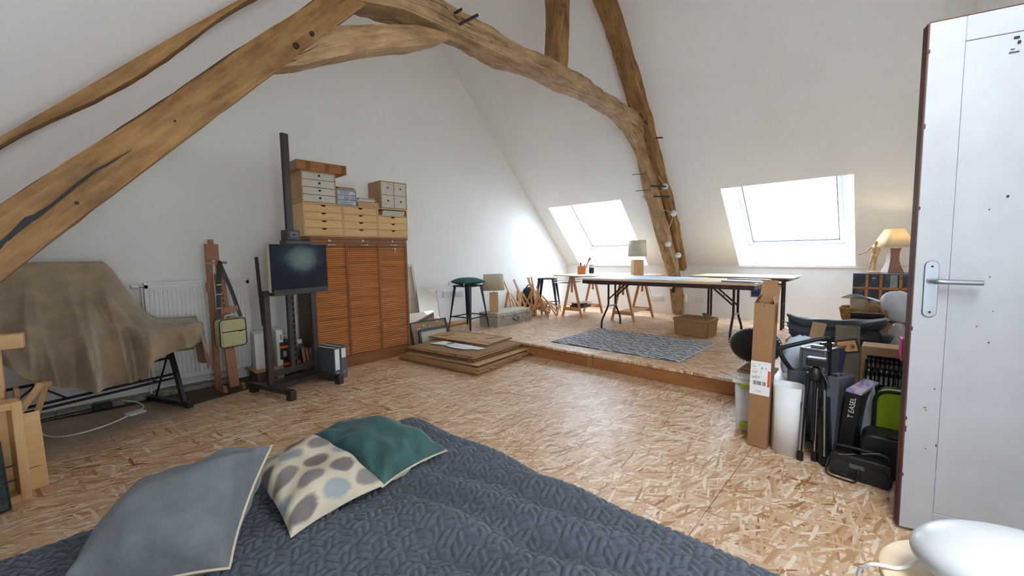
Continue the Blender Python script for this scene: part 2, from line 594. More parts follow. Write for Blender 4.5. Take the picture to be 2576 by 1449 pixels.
MT['blanket'] = plain('taupe_blanket', lin(152, 134, 112), 0.95, bump=0.7, bscale=260, var=0.10, vscale=7, sheen=0.2)
MT['canvasbag'] = weave('canvas_bag', lin(178, 170, 128), lin(206, 200, 160), 700, 700, sheen=0.1)
MT['bagtrim'] = plain('bag_trim', lin(48, 48, 44), 0.8)
MT['wicker'] = plain('wicker', lin(160, 126, 88), 0.75, bump=0.6, bscale=140, var=0.14, vscale=60)
MT['wickerg'] = plain('grey_wicker', lin(178, 172, 160), 0.8, bump=0.6, bscale=140, var=0.16, vscale=40)
MT['canvas'] = weave('raw_canvas', lin(196, 186, 166), lin(216, 208, 192), 500, 500, sheen=0.0, bump=0.15)
MT['mdf'] = plain('mdf_back', lin(168, 142, 110), 0.8, var=0.04)
MT['blueframe'] = plain('slate_frame', lin(66, 72, 84), 0.5, var=0.1)
MT['lime'] = plain('lime_fabric', lin(140, 176, 16), 0.7, bump=0.3, bscale=200, var=0.06)
MT['limepl'] = plain('lime_plastic', lin(172, 190, 34), 0.4, var=0.05)
MT['pink'] = plain('pink_folder', lin(214, 70, 118), 0.6, var=0.05)
MT['orange'] = plain('orange_label', lin(214, 92, 40), 0.5, var=0.04)
MT['blue'] = plain('blue_plastic', lin(20, 84, 176), 0.4, var=0.06)
MT['clear'] = film('clear_plastic', lin(226, 232, 238), 0.45, 0.2)
MT['tubpl'] = film('translucent_tub', lin(226, 230, 230), 0.82, 0.35)
MT['bagfilm'] = film('white_bag_film', lin(226, 230, 240), 0.75, 0.35)
MT['pane'] = glassy('window_glass')
MT['pane_dim'] = glassy('dimming_roof_glass', (.72, .755, .79, 1), .10)  # grey tint added to dim the daylight through the two skylights
MT['sash'] = plain('sash_paint', lin(206, 212, 218), 0.35, var=0.01)
MT['mirror'] = plain('mirror', (0.92, 0.93, 0.95, 1), 0.02, metal=1.0, var=0.0)
MT['ink'] = plain('print_ink', lin(70, 70, 72), 0.8, var=0.05)
MT['inkb'] = plain('black_ink', lin(28, 28, 30), 0.7, var=0.05)
MT['inkl'] = plain('pale_ink', lin(150, 150, 150), 0.8, var=0.05)
MT['tape'] = plain('brown_tape', lin(124, 84, 50), 0.35, var=0.06)
MT['green'] = plain('green_print', lin(84, 150, 66), 0.7, var=0.1)
MT['iron'] = plain('rusty_iron', lin(56, 46, 42), 0.7, metal=0.3, var=0.2, vscale=60)
MT['cord'] = plain('string', lin(214, 206, 192), 0.8, var=0.04)
MT['crystal'] = plain('crackle_glass', lin(206, 212, 216), 0.2, bump=1.0, bscale=90, var=0.12, vscale=60, coat=0.6)
MT['carpet'] = plain('grey_mat', lin(122, 122, 116), 0.95, bump=0.8, bscale=140, var=0.15, vscale=40)


# ------------------------------------------------------------------ the room
KX, KZ, SL = 6.88, 0.95, 1.036          # right knee wall, its height, slope of the right roof
GY = 4.85                               # gable wall
FYW = -0.37                             # partition on the door side
PX, PZ = 3.62, 0.14                     # raised floor
FLATZ = 4.315


def zr(x): return KZ + SL * (KX - x)
def zl(x): return 1.655 + 1.02 * x


XR = KX - (FLATZ - KZ) / SL
XL = (FLATZ - 1.655) / 1.02
LX = -0.72

fl = MB().bx(LX - .1, KX + .1, -1.05, GY + .1, -0.16, -0.03).build('floor', MT['oldfloor'])
tag(fl, kind='structure')


def panel(poly, z0, z1, mat, parent, name='osb_panel'):
    return MB().prism(poly, z1 - z0, Matrix.Translation((0, 0, z0))).build(name, mat, parent)


panel([(LX, -1.0), (1.85, -1.0), (PX + .3, -1.0), (PX + .3, .5808), (LX, .5808)], -0.03, 0, MT['osb'], fl)
panel([(LX, .5842), (1.80, .5842), (PX + .3, .5842), (PX + .3, 4.82), (2.80, 4.82), (2.75, 4.55), (1.75, 4.43), (0.62, 4.14), (0.44, 4.50), (LX, 4.62)],
      -0.03, 0, MT['osb'], fl)
# low broken step of old plaster along the outer wall
b = MB()
for k in range(9):
    x0 = LX + k * 0.20
    b.bx(x0, x0 + .2, 4.70 + .02 * random.random(), GY, -0.03, 0.004 + 0.02 * random.random())
tag(b.build('trim_1', plain('rubble_plaster', lin(150, 146, 136), 0.95, bump=0.8, bscale=40, var=0.2, vscale=18), bev=.008), kind='structure')

rf = MB().bx(PX + .03, KX, FYW, GY, 0.0, PZ - .024).build('floor.001', MT['oldfloor'])
tag(rf, kind='structure')
panel([(PX - .015, FYW), (KX, FYW), (KX, 2.10), (PX - .015, 2.10)], PZ - .022, PZ, MT['osb2'], rf)
panel([(PX - .015, 2.1004), (KX, 2.1004), (KX, GY), (PX + .05, GY), (PX + .05, 4.60), (PX - .015, 4.60)], PZ - .022, PZ, MT['osb2'], rf)
box1('fascia_board', MT['pine'], rf, PX, PX + .03, 2.31, 4.58, 0.001, PZ - .024, bev=.002)
box1('fascia_board', MT['pine'], rf, PX - .003, PX + .03, FYW, 2.235, 0.001, PZ - .026, bev=.002)
box1('fascia_block', MT['pine'], rf, PX - .006, PX + .03, 2.24, 2.305, 0.001, PZ - .028, bev=.002)

# gable wall, knee walls, partition
b = MB().prism([(LX - .1, -.1), (KX + .1, -.1), (KX + .1, zr(KX) - .1), (XR, FLATZ + .05), (XL, FLATZ + .05), (LX - .1, zl(LX) - .1)], .2,
               frame_m((0, GY + .2, 0), (1, 0, 0), (0, 0, 1)))
tag(b.build('wall_back', MT['plaster']), kind='structure')
b = MB().prism([(0, 0), (.45, 0), (.45, 1.14), (.42, 1.155), (.0, KZ - .012), (.0, KZ - .012)][:5], GY + .2 + 1.1, frame_m((KX, GY + .1, 0), (1, 0, 0), (0, 0, 1)))
tag(b.build('wall_right', MT['plaster']), kind='structure')
# slightly proud, hand finished lip of the knee wall under the slope
b = MB()
n = 60
for k in range(n):
    y0 = FYW + (GY - FYW) * k / n
    y1 = FYW + (GY - FYW) * (k + 1) / n
    b.bx(KX - .012 - .004 * random.random(), KX + .05, y0, y1, KZ - .016 - .006 * random.random(), KZ - .004)
tag(b.build('trim_2', MT['plaster']), kind='structure')
tag(MB().bx(LX - .12, LX, -1.05, GY, -.1, zl(LX) + .02).build('wall_left', MT['plaster']), kind='structure')
b = MB().prism([(2.95, 0), (KX + .1, 0), (KX + .1, zr(KX) - .1), (XR, FLATZ + .05), (2.95, FLATZ + .05)], .12, frame_m((0, FYW, 0), (1, 0, 0), (0, 0, 1)))
tag(b.build('wall_front', MT['plaster']), kind='structure')
tag(MB().bx(2.95, 3.07, -1.05, FYW - .1, 0, FLATZ + .05).build('wall_front.001', MT['plaster']), kind='structure')
b = MB()   # wall behind the bed, with an added window opening and the doorway
b.bx(LX - .1, -.4, -1.12, -1.0, -.05, 1.7).bx(.5, 1.62, -1.12, -1.0, -.05, 2.9).bx(-.4, .5, -1.12, -1.0, -.05, .65)
b.bx(2.48, 3.07, -1.12, -1.0, -.05, FLATZ)
b.prism([(-.75, .9), (-.4, .9), (-.4, 1.85), (.5, 1.85), (1.62, 1.85), (1.62, 2.06), (2.48, 2.06), (2.48, FLATZ), (XL, FLATZ)], .12, frame_m((0, -1.0, 0), (1, 0, 0), (0, 0, 1)))
tag(b.build('wall_front.002', MT['plaster']), kind='structure')

# roof slopes
SKY = [(0.371, 1.715, .483, 1.715), (3.145, 4.540, 3.20, 4.585)]     # y0,y1 at the roof plane, y0,y1 at the sash
OX0, OX1 = 5.885, 6.872
xs = [XR, OX0, OX1, KX + .02]
ys = [-1.05, .371, 1.715, 3.145, 4.540, GY + .05]
b = MB()
for i in range(3):
    for j in range(5):
        if i == 1 and j in (1, 3):
            continue
        b.add([(xs[i], ys[j], zr(xs[i])), (xs[i + 1], ys[j], zr(xs[i + 1])), (xs[i + 1], ys[j + 1], zr(xs[i + 1])), (xs[i], ys[j + 1], zr(xs[i]))], [(0, 1, 2, 3)])
tag(b.build('ceiling', MT['plaster']), kind='structure')
xs = [LX - .05, .25, 1.30, XL]
ys = [-1.1, -.80, -.05, GY + .05]
b = MB()
for i in range(3):
    for j in range(3):
        if i == 1 and j == 1:
            continue
        b.add([(xs[i], ys[j], zl(xs[i])), (xs[i + 1], ys[j], zl(xs[i + 1])), (xs[i + 1], ys[j + 1], zl(xs[i + 1])), (xs[i], ys[j + 1], zl(xs[i]))], [(0, 1, 2, 3)])
tag(b.build('ceiling.001', MT['plaster']), kind='structure')
tag(MB().grid(lambda u, v: (XL + (XR - XL) * u, -1.1 + (GY + 1.15) * v, FLATZ), 2, 2).build('ceiling.002', MT['plaster']), kind='structure')


# skylights
def sash(x): return 1.22 + SL * (7.30 - x)


for k, (ya, yb, sa, sb) in enumerate(SKY):
    w = thing('window_%d' % (k + 1), None, None, kind='structure')
    b = MB()
    xb, xt = 7.30, 6.27
    zb, zt = sash(xb), sash(xt)
    A = [(OX1, ya, zr(OX1)), (OX1, yb, zr(OX1)), (OX0, yb, zr(OX0)), (OX0, ya, zr(OX0))]
    B = [(xb, sa, zb), (xb, sb, zb), (xt, sb, zt), (xt, sa, zt)]
    for i in range(4):
        j = (i + 1) % 4
        b.add([A[i], A[j], B[j], B[i]], [(0, 1, 2, 3)])
    b.build('reveal', MT['reveal'], w)
    s = Vector((xt - xb, 0, zt - zb)).normalized()
    L = (Vector((xt, 0, zt)) - Vector((xb, 0, zb))).length
    nrm = Vector((0, 1, 0)).cross(s) * -1        # outwards
    Mw = frame_m((xb, sa, zb), (0, 1, 0), s)
    Wd = sb - sa

    def rect(b, i0, i1, z0, z1, wd=Wd, l=L, m=Mw):
        for x0, x1, y0, y1 in ((i0, i1, i0, l - i0), (wd - i1, wd - i0, i0, l - i0), (i1, wd - i1, i0, i1), (i1, wd - i1, l - i1, l - i0)):
            b.box(((x0 + x1) / 2, (y0 + y1) / 2, (z0 + z1) / 2), (x1 - x0, y1 - y0, z1 - z0), M=m)
    sgn = 1 if (Mw.to_3x3() @ Vector((0, 0, 1))).x > 0 else -1
    b = MB()
    rect(b, -.01, .030, -.02 * sgn, .10 * sgn)
    b.build('frame', MT['white'], w, bev=.003)
    b = MB()
    rect(b, .034, .085, .012 * sgn, .075 * sgn)
    sh = b.build('sash', MT['sash'], w, bev=.006, seg=2)
    b = MB()
    rect(b, .085, .098, .030 * sgn, .06 * sgn)
    b.build('glazing_bead', MT['greym'], sh)
    MB().box((Wd / 2, L / 2, .045 * sgn), (Wd - .17, L - .17, .006), M=Mw).build('pane', MT['pane_dim'], sh)

# unseen roof window added over the bed as fill light behind the viewer
w = thing('window_4', None, None, kind='structure')
s = Vector((1, 0, 1.02)).normalized()
L = 1.05 * math.sqrt(1 + 1.02 ** 2)
Mw = frame_m((.25, -.80, zl(.25)), (0, 1, 0), s)
sgn = 1 if (Mw.to_3x3() @ Vector((0, 0, 1))).z > 0 else -1
b = MB()
rect(b, -.01, .05, -.02 * sgn, .14 * sgn, 0.75, L, Mw)
b.build('frame', MT['white'], w, bev=.004)
b = MB()
rect(b, .05, .10, .05 * sgn, .12 * sgn, 0.75, L, Mw)
b.build('sash', MT['white'], w, bev=.004)
MB().box((.375, L / 2, .09 * sgn), (.55, L - .2, .006), M=Mw).build('pane', MT['pane'], w)

# unseen window added behind the bed for frontal fill light
w = thing('window_3', None, None, kind='structure')
b = MB()
for x0, x1, z0, z1 in ((-.4, -.34, .65, 1.85), (.44, .5, .65, 1.85), (-.34, .44, .65, .71), (-.34, .44, 1.79, 1.85), (.03, .07, .71, 1.79)):
    b.bx(x0, x1, -1.09, -1.03, z0, z1)
b.build('frame', MT['white'], w, bev=.004)
box1('pane', MT['pane'], w, -.34, .44, -1.063, -1.058, .71, 1.79)

# unseen closed landing, added to keep light out of the doorway
b = MB()
b.bx(1.2, 2.9, -2.4, -1.12, -.2, -.05).bx(1.2, 2.9, -2.4, -1.12, 2.1, 2.2).bx(1.1, 1.2, -2.4, -1.12, -.1, 2.2).bx(2.9, 3.0, -2.4, -1.12, -.1, 2.2).bx(1.1, 3.0, -2.5, -2.4, -.1, 2.2)
tag(b.build('added_landing_light_block', MT['plaster']), kind='structure')

# the open white door
d = thing('door_1', None, None, (2.300, -.055, .016), R(-75.5), kind='structure')
DL, DH, DT = 0.83, 2.012, 0.050
dm = plain('worn_white_paint', lin(166, 168, 173), 0.55, bump=0.15, bscale=50, var=0.03, vscale=5)
b = MB()
b.bx(0.004, .105, 0, DT, 0, DH).bx(DL - .11, DL, 0, DT, 0, DH).bx(.105, DL - .11, 0, DT, 0, .085).bx(.105, DL - .11, 0, DT, DH - .09, DH)
b.build('door_frame', dm, d, bev=.002)
box1('door_panel', dm, d, .1065, DL - .1115, .0035, DT - .004, .0865, DH - .0915)
# chipped, bare dark edge
em = wood('bare_door_edge', lin(40, 20, 14), lin(104, 56, 40), (3, 40), 0.7)
b = MB()
b.bx(-.001, .004, .001, DT, 0, DH)
for z in (.22, .41, .46, .83, 1.31, 1.62, 1.9):
    b.bx(-.0012, .0085, -.0006, .004, z, z + .008 + .02 * random.random())
b.build('bare_edge', em, d)
b = MB().bx(0.004, DL, .0, DT, DH, DH + .003)
b.build('bare_top_edge', em, d)
# dents and old screw holes in the paint
b = MB()
for x, z, w_, h_ in ((.236, 1.902, .014, .008), (.243, 1.885, .008, .010), (.232, 1.853, .026, .003), (.228, 1.864, .010, .002), (.245, 1.345, .006, .007), (.20, 1.30, .003, .004),
                     (.225, .80, .004, .004), (.19, .86, .003, .003), (.23, .92, .003, .003), (.06, .52, .008, .003), (.063, .51, .004, .003), (.07, .35, .003, .003),
                     (.085, .60, .004, .005), (.10, .37, .003, .012), (.215, 1.05, .003, .003)):
    b.box((x, -.0004, z), (w_, .0012, h_))
b.build('dents', MT['inkb'], d)
# long push plate with lever
pl = []
for k in range(13):
    a = PI * k / 12
    pl.append((.0215 * math.cos(a), .090 + .0215 * math.sin(a)))
for k in range(13):
    a = PI + PI * k / 12
    pl.append((.0215 * math.cos(a), -.090 + .0215 * math.sin(a)))
Mp = frame_m((.052, -.0005, 1.0), (1, 0, 0), (0, 0, 1))
hp = MB().prism(pl, .007, Mp).build('handle_plate', MT['steel'], d, bev=.002)
b = MB()
b.lathe([(.0, .0), (.0045, .0), (.0045, .0025), (0, .0025)], 10, M=Mp @ Matrix.Translation((0, -.092, .006)))
b.lathe([(.0, .0), (.004, .0), (.004, .0025), (0, .0025)], 10, M=Mp @ Matrix.Translation((0, .088, .006)))
b.build('screw_head', MT['inkb'], hp)
lv = catmull([(.052, -.008, 1.031), (.052, -.035, 1.031), (.060, -.047, 1.031), (.080, -.050, 1.0305), (.125, -.050, 1.029), (.180, -.050, 1.028)], 5)
MB().tube(lv, .0095, 12).build('lever', MT['steel'], d, smooth=40)
MB().lathe([(.0, 0), (.014, 0), (.014, .006), (.0, .006)], 16, M=frame_m((.052, -.0075, 1.031), (1, 0, 0), (0, 0, 1))).build('lever_rose', MT['steel'], d, smooth=40)

# grey mat by the doorway
tag(MB().prism([(1.62, -.98), (2.40, -.98), (2.34, -.45), (1.62, -.50)], .008, Matrix.Translation((0, 0, 0.0005))).build('door_mat', MT['carpet']),
    'flat grey mat lying on the floor beside the open white door', 'mat')

# wall sockets
def socket_plate(name, y0, n, wallM, label, group=None):
    o = thing(name, label, 'socket', group=group)
    w = .071 * n + .012
    MB().box((0, 0, .006), (w, .083, .012), M=wallM).build('plate', MT['whitepl'], o, bev=.003)
    for k in range(n):
        x = (k - (n - 1) / 2) * .071
        mm = wallM @ Matrix.Translation((x, 0, .012))
        s_ = MB().lathe([(.026, 0), (.026, .003), (.020, .003), (.019, -.006), (.0, -.006)], 20, M=mm).build('socket_well', MT['whitepl'], o, smooth=35)
        b = MB()
        for q in (-.0095, .0095):
            b.lathe([(.0, 0), (.0028, 0), (.0028, .001), (.0, .001)], 8, M=mm @ Matrix.Translation((q, 0, -.0058)))
        b.build('pin_hole', MT['inkb'], s_)
    return o


def wallM_x(y, z): return frame_m((KX, y, z), (0, -1, 0), (0, 0, 1))
def wallM_y(x, z): return frame_m((x, GY, z), (1, 0, 0), (0, 0, 1))


socket_plate('wall_socket', 0, 3, wallM_x(2.98, .385), 'triple white socket with a plugged flex, low on the knee wall behind the trestles')
socket_plate('wall_socket', 0, 2, wallM_x(2.275, .386), 'double white socket right of the curved timber leg on the knee wall')
socket_plate('wall_socket', 0, 3, wallM_y(3.86, .605), 'white socket strip on the gable wall, left half behind the cushioned stool')
socket_plate('wall_socket', 0, 2, wallM_y(4.06, .598), 'white socket pair on the gable wall seen right of the stool legs')
socket_plate('wall_socket', 0, 1, frame_m((6.02, GY, .47), (1, 0, 0), (0, 0, 1)), 'single white socket on the gable wall behind the bare stool')


# ------------------------------------------------------------------ roof truss
def ty(x): return 2.08 + .068 * x


tr = thing('roof_truss', 'old hewn oak roof truss crossing the attic with a curved leg down the knee wall', 'roof truss', (0, 0, 0))


def hewn(name, path, mat, wobble=.006, dy=0.0, parent=tr, seed=1, roundness=.18, wfn=None):
    """timber along a path of (x, z, height, depth[, y]) in the leaning truss plane: rounded rectangular section, uneven surface"""
    rng = random.Random(seed)
    P = []
    for q in path:
        x, z, h, w = q[:4]
        y = q[4] if len(q) > 4 else ty(x) + dy
        P.append((Vector((x, y, z)), h, w))
    # resample
    pts, hs, ws = [], [], []
    C_ = catmull([p for p, _, _ in P], 7)
    for i, c in enumerate(C_):
        t = i / 7
        k = min(int(t), len(P) - 2)
        f = t - k
        pts.append(c)
        hs.append(P[k][1] * (1 - f) + P[k + 1][1] * f)
        ws.append(P[k][2] * (1 - f) + P[k + 1][2] * f)
    n = 20
    sec = []
    for k in range(n):
        a = 2 * PI * (k + .5) / n
        c, s_ = math.cos(a), math.sin(a)
        p = 2 / (1.0 - .86 * (1 - roundness))
        rr = (abs(c) ** p + abs(s_) ** p) ** (-1 / p)
        sec.append((c * rr * .5, s_ * rr * .5))
    ph = [(rng.random() * 6, rng.random() * 6, rng.uniform(2, 7), rng.uniform(7, 15)) for _ in range(n)]
    vs, us = [], []
    ln = 0
    L = []
    for i, p in enumerate(pts):
        a = pts[max(i - 1, 0)]
        c = pts[min(i + 1, len(pts) - 1)]
        t = (c - a).normalized()
        if i:
            ln += (p - pts[i - 1]).length
        L.append(ln)
        side = Vector((-.068, 1, 0)).normalized()
        side = (side - t * side.dot(t)).normalized()
        nrm = side.cross(t)
        for k in range(n):
            wv = wobble * (math.sin(ln * ph[k][2] + ph[k][0]) + .6 * math.sin(ln * ph[k][3] + ph[k][1]) + .5 * rng.uniform(-1, 1))
            d = 1 + wv / .09
            vs.append(p + side * (sec[k][0] * ws[i] * d) + nrm * (sec[k][1] * hs[i] * d))
    fs, uu = [], []
    per = [0]
    for k in range(n):
        k2 = (k + 1) % n
        per.append(per[-1] + math.hypot((sec[k2][0] - sec[k][0]) * .2, (sec[k2][1] - sec[k][1]) * .16))
    o1 = rng.random() * 9
    for i in range(len(pts) - 1):
        for k in range(n):
            k2 = (k + 1) % n
            fs.append((i * n + k, i * n + k2, (i + 1) * n + k2, (i + 1) * n + k))
            uu.append([(L[i] + o1, per[k]), (L[i] + o1, per[k + 1]), (L[i + 1] + o1, per[k + 1]), (L[i + 1] + o1, per[k])])
    fs.append(tuple(range(n - 1, -1, -1)))
    uu.append([(sec[k][0] * .2, sec[k][1] * .2) for k in range(n - 1, -1, -1)])
    m = (len(pts) - 1) * n
    fs.append(tuple(m + k for k in range(n)))
    uu.append([(sec[k][0] * .2, sec[k][1] * .2) for k in range(n)])
    return MB().add(vs, fs, uu).build(name, mat, parent, smooth=28)


# principal on the near, left side
hewn('principal_rafter', [(-.62, .72, .15, .2), (-.12, 1.250, .15, .2), (.10, 1.478, .145, .2), (.34, 1.725, .14, .2), (.63, 2.03, .135, .2), (.87, 2.275, .135, .2),
                          (1.13, 2.545, .135, .2), (1.5, 2.93, .135, .19), (2.0, 3.45, .13, .19), (2.62, 4.08, .13, .19), (2.86, 4.33, .13, .19)],
     MT['beam'], .003, seed=3, roundness=.05)
# long curved collar
hewn('collar_beam', [(1.08, 2.53, .12, .2), (1.4, 2.62, .14, .2), (1.73, 2.655, .165, .2), (2.21, 2.688, .165, .2), (2.77, 2.722, .145, .2), (3.3, 2.757, .13, .2),
                     (3.75, 2.772, .13, .2), (4.2, 2.775, .13, .19), (4.65, 2.765, .135, .17), (4.95, 2.725, .12, .13), (5.12, 2.665, .10, .10)],
     MT['beamL'], .009, dy=.0, seed=5, roundness=.10)
hewn('knee_brace', [(.70, 2.035, .02, .16), (.80, 2.115, .10, .17), (1.0, 2.245, .14, .17), (1.25, 2.36, .125, .17), (1.5, 2.465, .12, .17), (1.735, 2.545, .04, .15)],
     MT['beamL'], .004, dy=.0, seed=8, roundness=.06)
hewn('queen_post', [(3.10, 2.80, .17, .17), (3.11, 3.0, .17, .175), (3.14, 3.3, .17, .18), (3.12, 3.7, .17, .18), (3.11, 4.34, .17, .17)], MT['beam'], .004, seed=11, roundness=.25).rotation_euler = (0, 0, 0)
hewn('rafter', [(3.45, 4.43, .16, .19, 2.31), (4.1, 3.745, .16, .19, 2.335), (4.64, 3.18, .17, .19, 2.355), (5.08, 2.735, .17, .19, 2.375), (5.55, 2.24, .16, .19, 2.41),
                (5.85, 1.93, .16, .18, 2.435), (6.35, 1.42, .17, .18, 2.50), (6.6, 1.165, .18, .18, 2.535), (6.84, .93, .17, .17, 2.565)], MT['beam'], .009, seed=13, roundness=.15)
hewn('curved_leg', [(4.44, 2.80, .13, .17, 2.43), (4.9, 2.69, .15, .17, 2.46), (5.22, 2.50, .16, .17, 2.49), (5.46, 2.235, .16, .17, 2.51), (5.68, 1.92, .15, .17, 2.53),
                    (5.93, 1.61, .15, .17, 2.545), (6.20, 1.31, .15, .17, 2.565), (6.44, 1.04, .14, .17, 2.58), (6.66, .73, .13, .17, 2.595), (6.77, .50, .12, .17, 2.60), (6.85, .17, .11, .16, 2.605)],
     MT['beamL'], .006, seed=17, roundness=.05)
hewn('packing_strut', [(5.12, 2.64, .06, .09, 2.43), (5.36, 2.34, .07, .09, 2.45), (5.60, 2.02, .07, .09, 2.47), (5.88, 1.68, .05, .09, 2.485)], MT['beamL'], .003, seed=19)
# iron spikes and pegs
for p0, p1, r in (((1.83, 2.12, 2.650), (1.925, 2.04, 2.715), .010), ((1.76, 2.12, 2.675), (1.80, 2.05, 2.705), .009), ((4.72, 2.24, 2.74), (4.60, 2.22, 2.75), .011), ((4.86, 2.25, 2.70), (4.74, 2.22, 2.70), .011),
                  ((5.30, 2.20, 2.62), (5.18, 2.36, 2.62), .008), ((5.52, 2.28, 2.04), (5.42, 2.46, 2.06), .010), ((5.64, 2.28, 1.92), (5.52, 2.46, 1.93), .010),
                  ((5.30, 2.66, 2.22), (5.36, 2.5, 2.22), .004), ((5.45, 2.68, 2.02), (5.5, 2.5, 2.02), .004)):
    MB().tube([p0, p1], r, 6).build('iron_spike', MT['iron'], tr)
# timber spike low on the leg, mortise
MB().tube([(6.78, 2.40, .61), (6.74, 2.56, .62)], .012, 6).build('iron_spike', MT['iron'], tr)
MB().box((6.85, 2.49, .42), (.05, .05, .14)).build('plaster_remnant', MT['plaster'], tr, bev=.01)
MB().box((6.615, 2.60, .60), (.05, .035, .16), M=None).build('mortise', MT['inkb'], tr)

er = thing('embedded_rafter', 'slim crooked rafter half buried in the white plaster of the left slope', 'rafter', (0, 0, 0))
pp = []
for x in (-.62, -.4, -.1, .08, .19, .31, .44, .57, .68, .9, 1.2, 1.7, 2.3, 2.53):
    hgt = .075 + .02 * math.sin(x * 7)
    pp.append((x, zl(x) + .017 - .010 * math.sin(x * 9 + .5), hgt, .10 + .03 * math.sin(x * 4), 2.03 + .068 * x))
hewn('rafter_timber', pp, MT['beam'], .005, parent=er, seed=23)
# the long shrinkage crack and bolt holes on the near principal
ck = [(-.16, 1.18), (-.123, 1.226), (-.094, 1.264), (-.059, 1.307), (-.042, 1.321), (-.005, 1.361), (.047, 1.423), (.097, 1.479), (.133, 1.51), (.193, 1.566)]
wd = [.013, .010, .009, .014, .010, .006, .006, .005, .004, .001]
up = [(x - .7 * w_, z + .7 * w_) for (x, z), w_ in zip(ck, wd)]
dn = [(x + .3 * w_, z - .3 * w_) for (x, z), w_ in zip(ck, wd)]
b = MB()
for i in range(len(ck) - 1):
    q = [dn[i], dn[i + 1], up[i + 1], up[i]]
    vs = [(x, ty(x) - .1045, z) for x, z in q] + [(x, ty(x) - .07, z) for x, z in q]
    b.add(vs, [(0, 1, 2, 3), (4, 5, 6, 7), (0, 1, 5, 4), (2, 3, 7, 6)])
b.build('shrinkage_crack', MT['inkb'], tr)
for x, z, r_ in ((.046, 1.37, .006), (.787, 2.135, .014), (.863, 2.216, .011), (.323, 1.696, .004)):
    MB().lathe([(0, 0), (r_, 0), (r_, .03), (0, .03)], 10, M=frame_m((x, ty(x) - .1045, z), (1, 0, 0), (0, 0, -1))).build('bolt_hole', MT['inkb'], tr)

# garland of glass balls twisted round the curved leg
g = thing('fairy_light_garland', 'string of crackled glass balls wound round the curved timber leg', 'garland', (0, 0, 0))
BALLS = [(5.62, 2.34, 2.06, 1), (5.71, 2.66, 1.95, 0), (5.86, 2.315, 1.71, 1), (6.12, 2.49, 1.29, 1), (6.28, 2.40, 1.12, 1), (6.60, 2.64, .62, 1)]
cord = catmull([(5.45, 2.36, 2.18), (5.62, 2.345, 2.03), (5.66, 2.58, 1.98), (5.72, 2.665, 1.94), (5.78, 2.5, 1.80), (5.86, 2.33, 1.70), (5.95, 2.41, 1.52), (6.03, 2.49, 1.45), (6.10, 2.50, 1.31),
                (6.19, 2.50, 1.22), (6.30, 2.50, 1.10), (6.40, 2.50, .98), (6.50, 2.49, .83), (6.55, 2.53, .74), (6.6, 2.63, .63)], 5)
MB().tube(cord, .0035, 5).build('flex', MT['cord'], g)
MB().tube(catmull([(6.28, 2.41, 1.10), (6.42, 2.45, .97), (6.50, 2.49, .86), (6.47, 2.58, .80)], 5), .003, 5).build('flex', MT['cord'], g)
for x, y, z, _ in BALLS:
    bm_ = MB()
    me = bpy.data.meshes.get('glass_ball_mesh')
    if me is None:
        bb = bmesh.new()
        bmesh.ops.create_icosphere(bb, subdivisions=2, radius=.046)
        for v in bb.verts:
            v.co *= 1 + random.uniform(-.05, .05)
        me = bpy.data.meshes.new('glass_ball_mesh')
        bb.to_mesh(me)
        bb.free()
        me.materials.append(MT['crystal'])
    o = bpy.data.objects.new('glass_ball', me)
    COL.objects.link(o)
    o.parent = g
    o.location = (x, y, z)
    o.rotation_euler = (random.random() * 6, random.random() * 6, 0)


# ------------------------------------------------------------------ bed, bedspread, cushions
BZ = 0.47
bd = thing('bed', 'low wide bed under the quilted slate bedspread', 'bed', (0.16, 0.58, 0))
box1('mattress', MT['whitepl'], bd, -.80, .80, -1.0, .94, .24, BZ - .035, bev=.03)
box1('bed_base', MT['oakframe'], bd, -.80, .80, -1.0, .94, .12, .235, bev=.005)
for sx in (-.7, .7):
    for sy in (-.9, .85):
        MB().lathe([(.0, 0), (.022, 0), (.03, .119), (.0, .119)], 12, c=(sx, sy, 0)).build('leg', MT['oakframe'], bd, smooth=40)


def quilt_height(a, b, s=.041):
    """tumbling-block quilting: three rhombi to a hexagon, each stitched into two strips"""
    h = s * math.sqrt(3)
    q = (math.sqrt(3) / 3 * a - b / 3) / s
    r = (2 / 3 * b) / s
    x, z = q, r
    y = -x - z
    rx, ry, rz = np.round(x), np.round(y), np.round(z)
    dx, dy, dz = abs(rx - x), abs(ry - y), abs(rz - z)
    m1 = (dx > dy) & (dx > dz)
    m2 = ~m1 & (dy > dz)
    rx = np.where(m1, -ry - rz, rx)
    rz = np.where(~m1 & ~m2, -rx - ry, rz)
    cx = s * math.sqrt(3) * (rx + rz / 2)
    cy = s * 1.5 * rz
    px, py = a - cx, b - cy
    out = np.zeros_like(a)
    W_ = [(0, s), (s * math.cos(R(210)), s * math.sin(R(210))), (s * math.cos(R(330)), s * math.sin(R(330)))]
    for i, j in ((0, 1), (1, 2), (2, 0)):
        (ax, ay), (bx_, by_) = W_[i], W_[j]
        det = ax * by_ - ay * bx_
        al = (px * by_ - py * bx_) / det
        be = (ax * py - ay * px) / det
        ok = (al >= -1e-6) & (be >= -1e-6)
        al = np.clip(al, 0, 1)
        be = np.clip(be, 0, 1)
        st = (be * 2) % 1.0
        f = (1 - abs(2 * al - 1) ** 5.0) * (1 - abs(2 * st - 1) ** 3.2)
        out = np.where(ok, np.maximum(out, f), out)
    return out


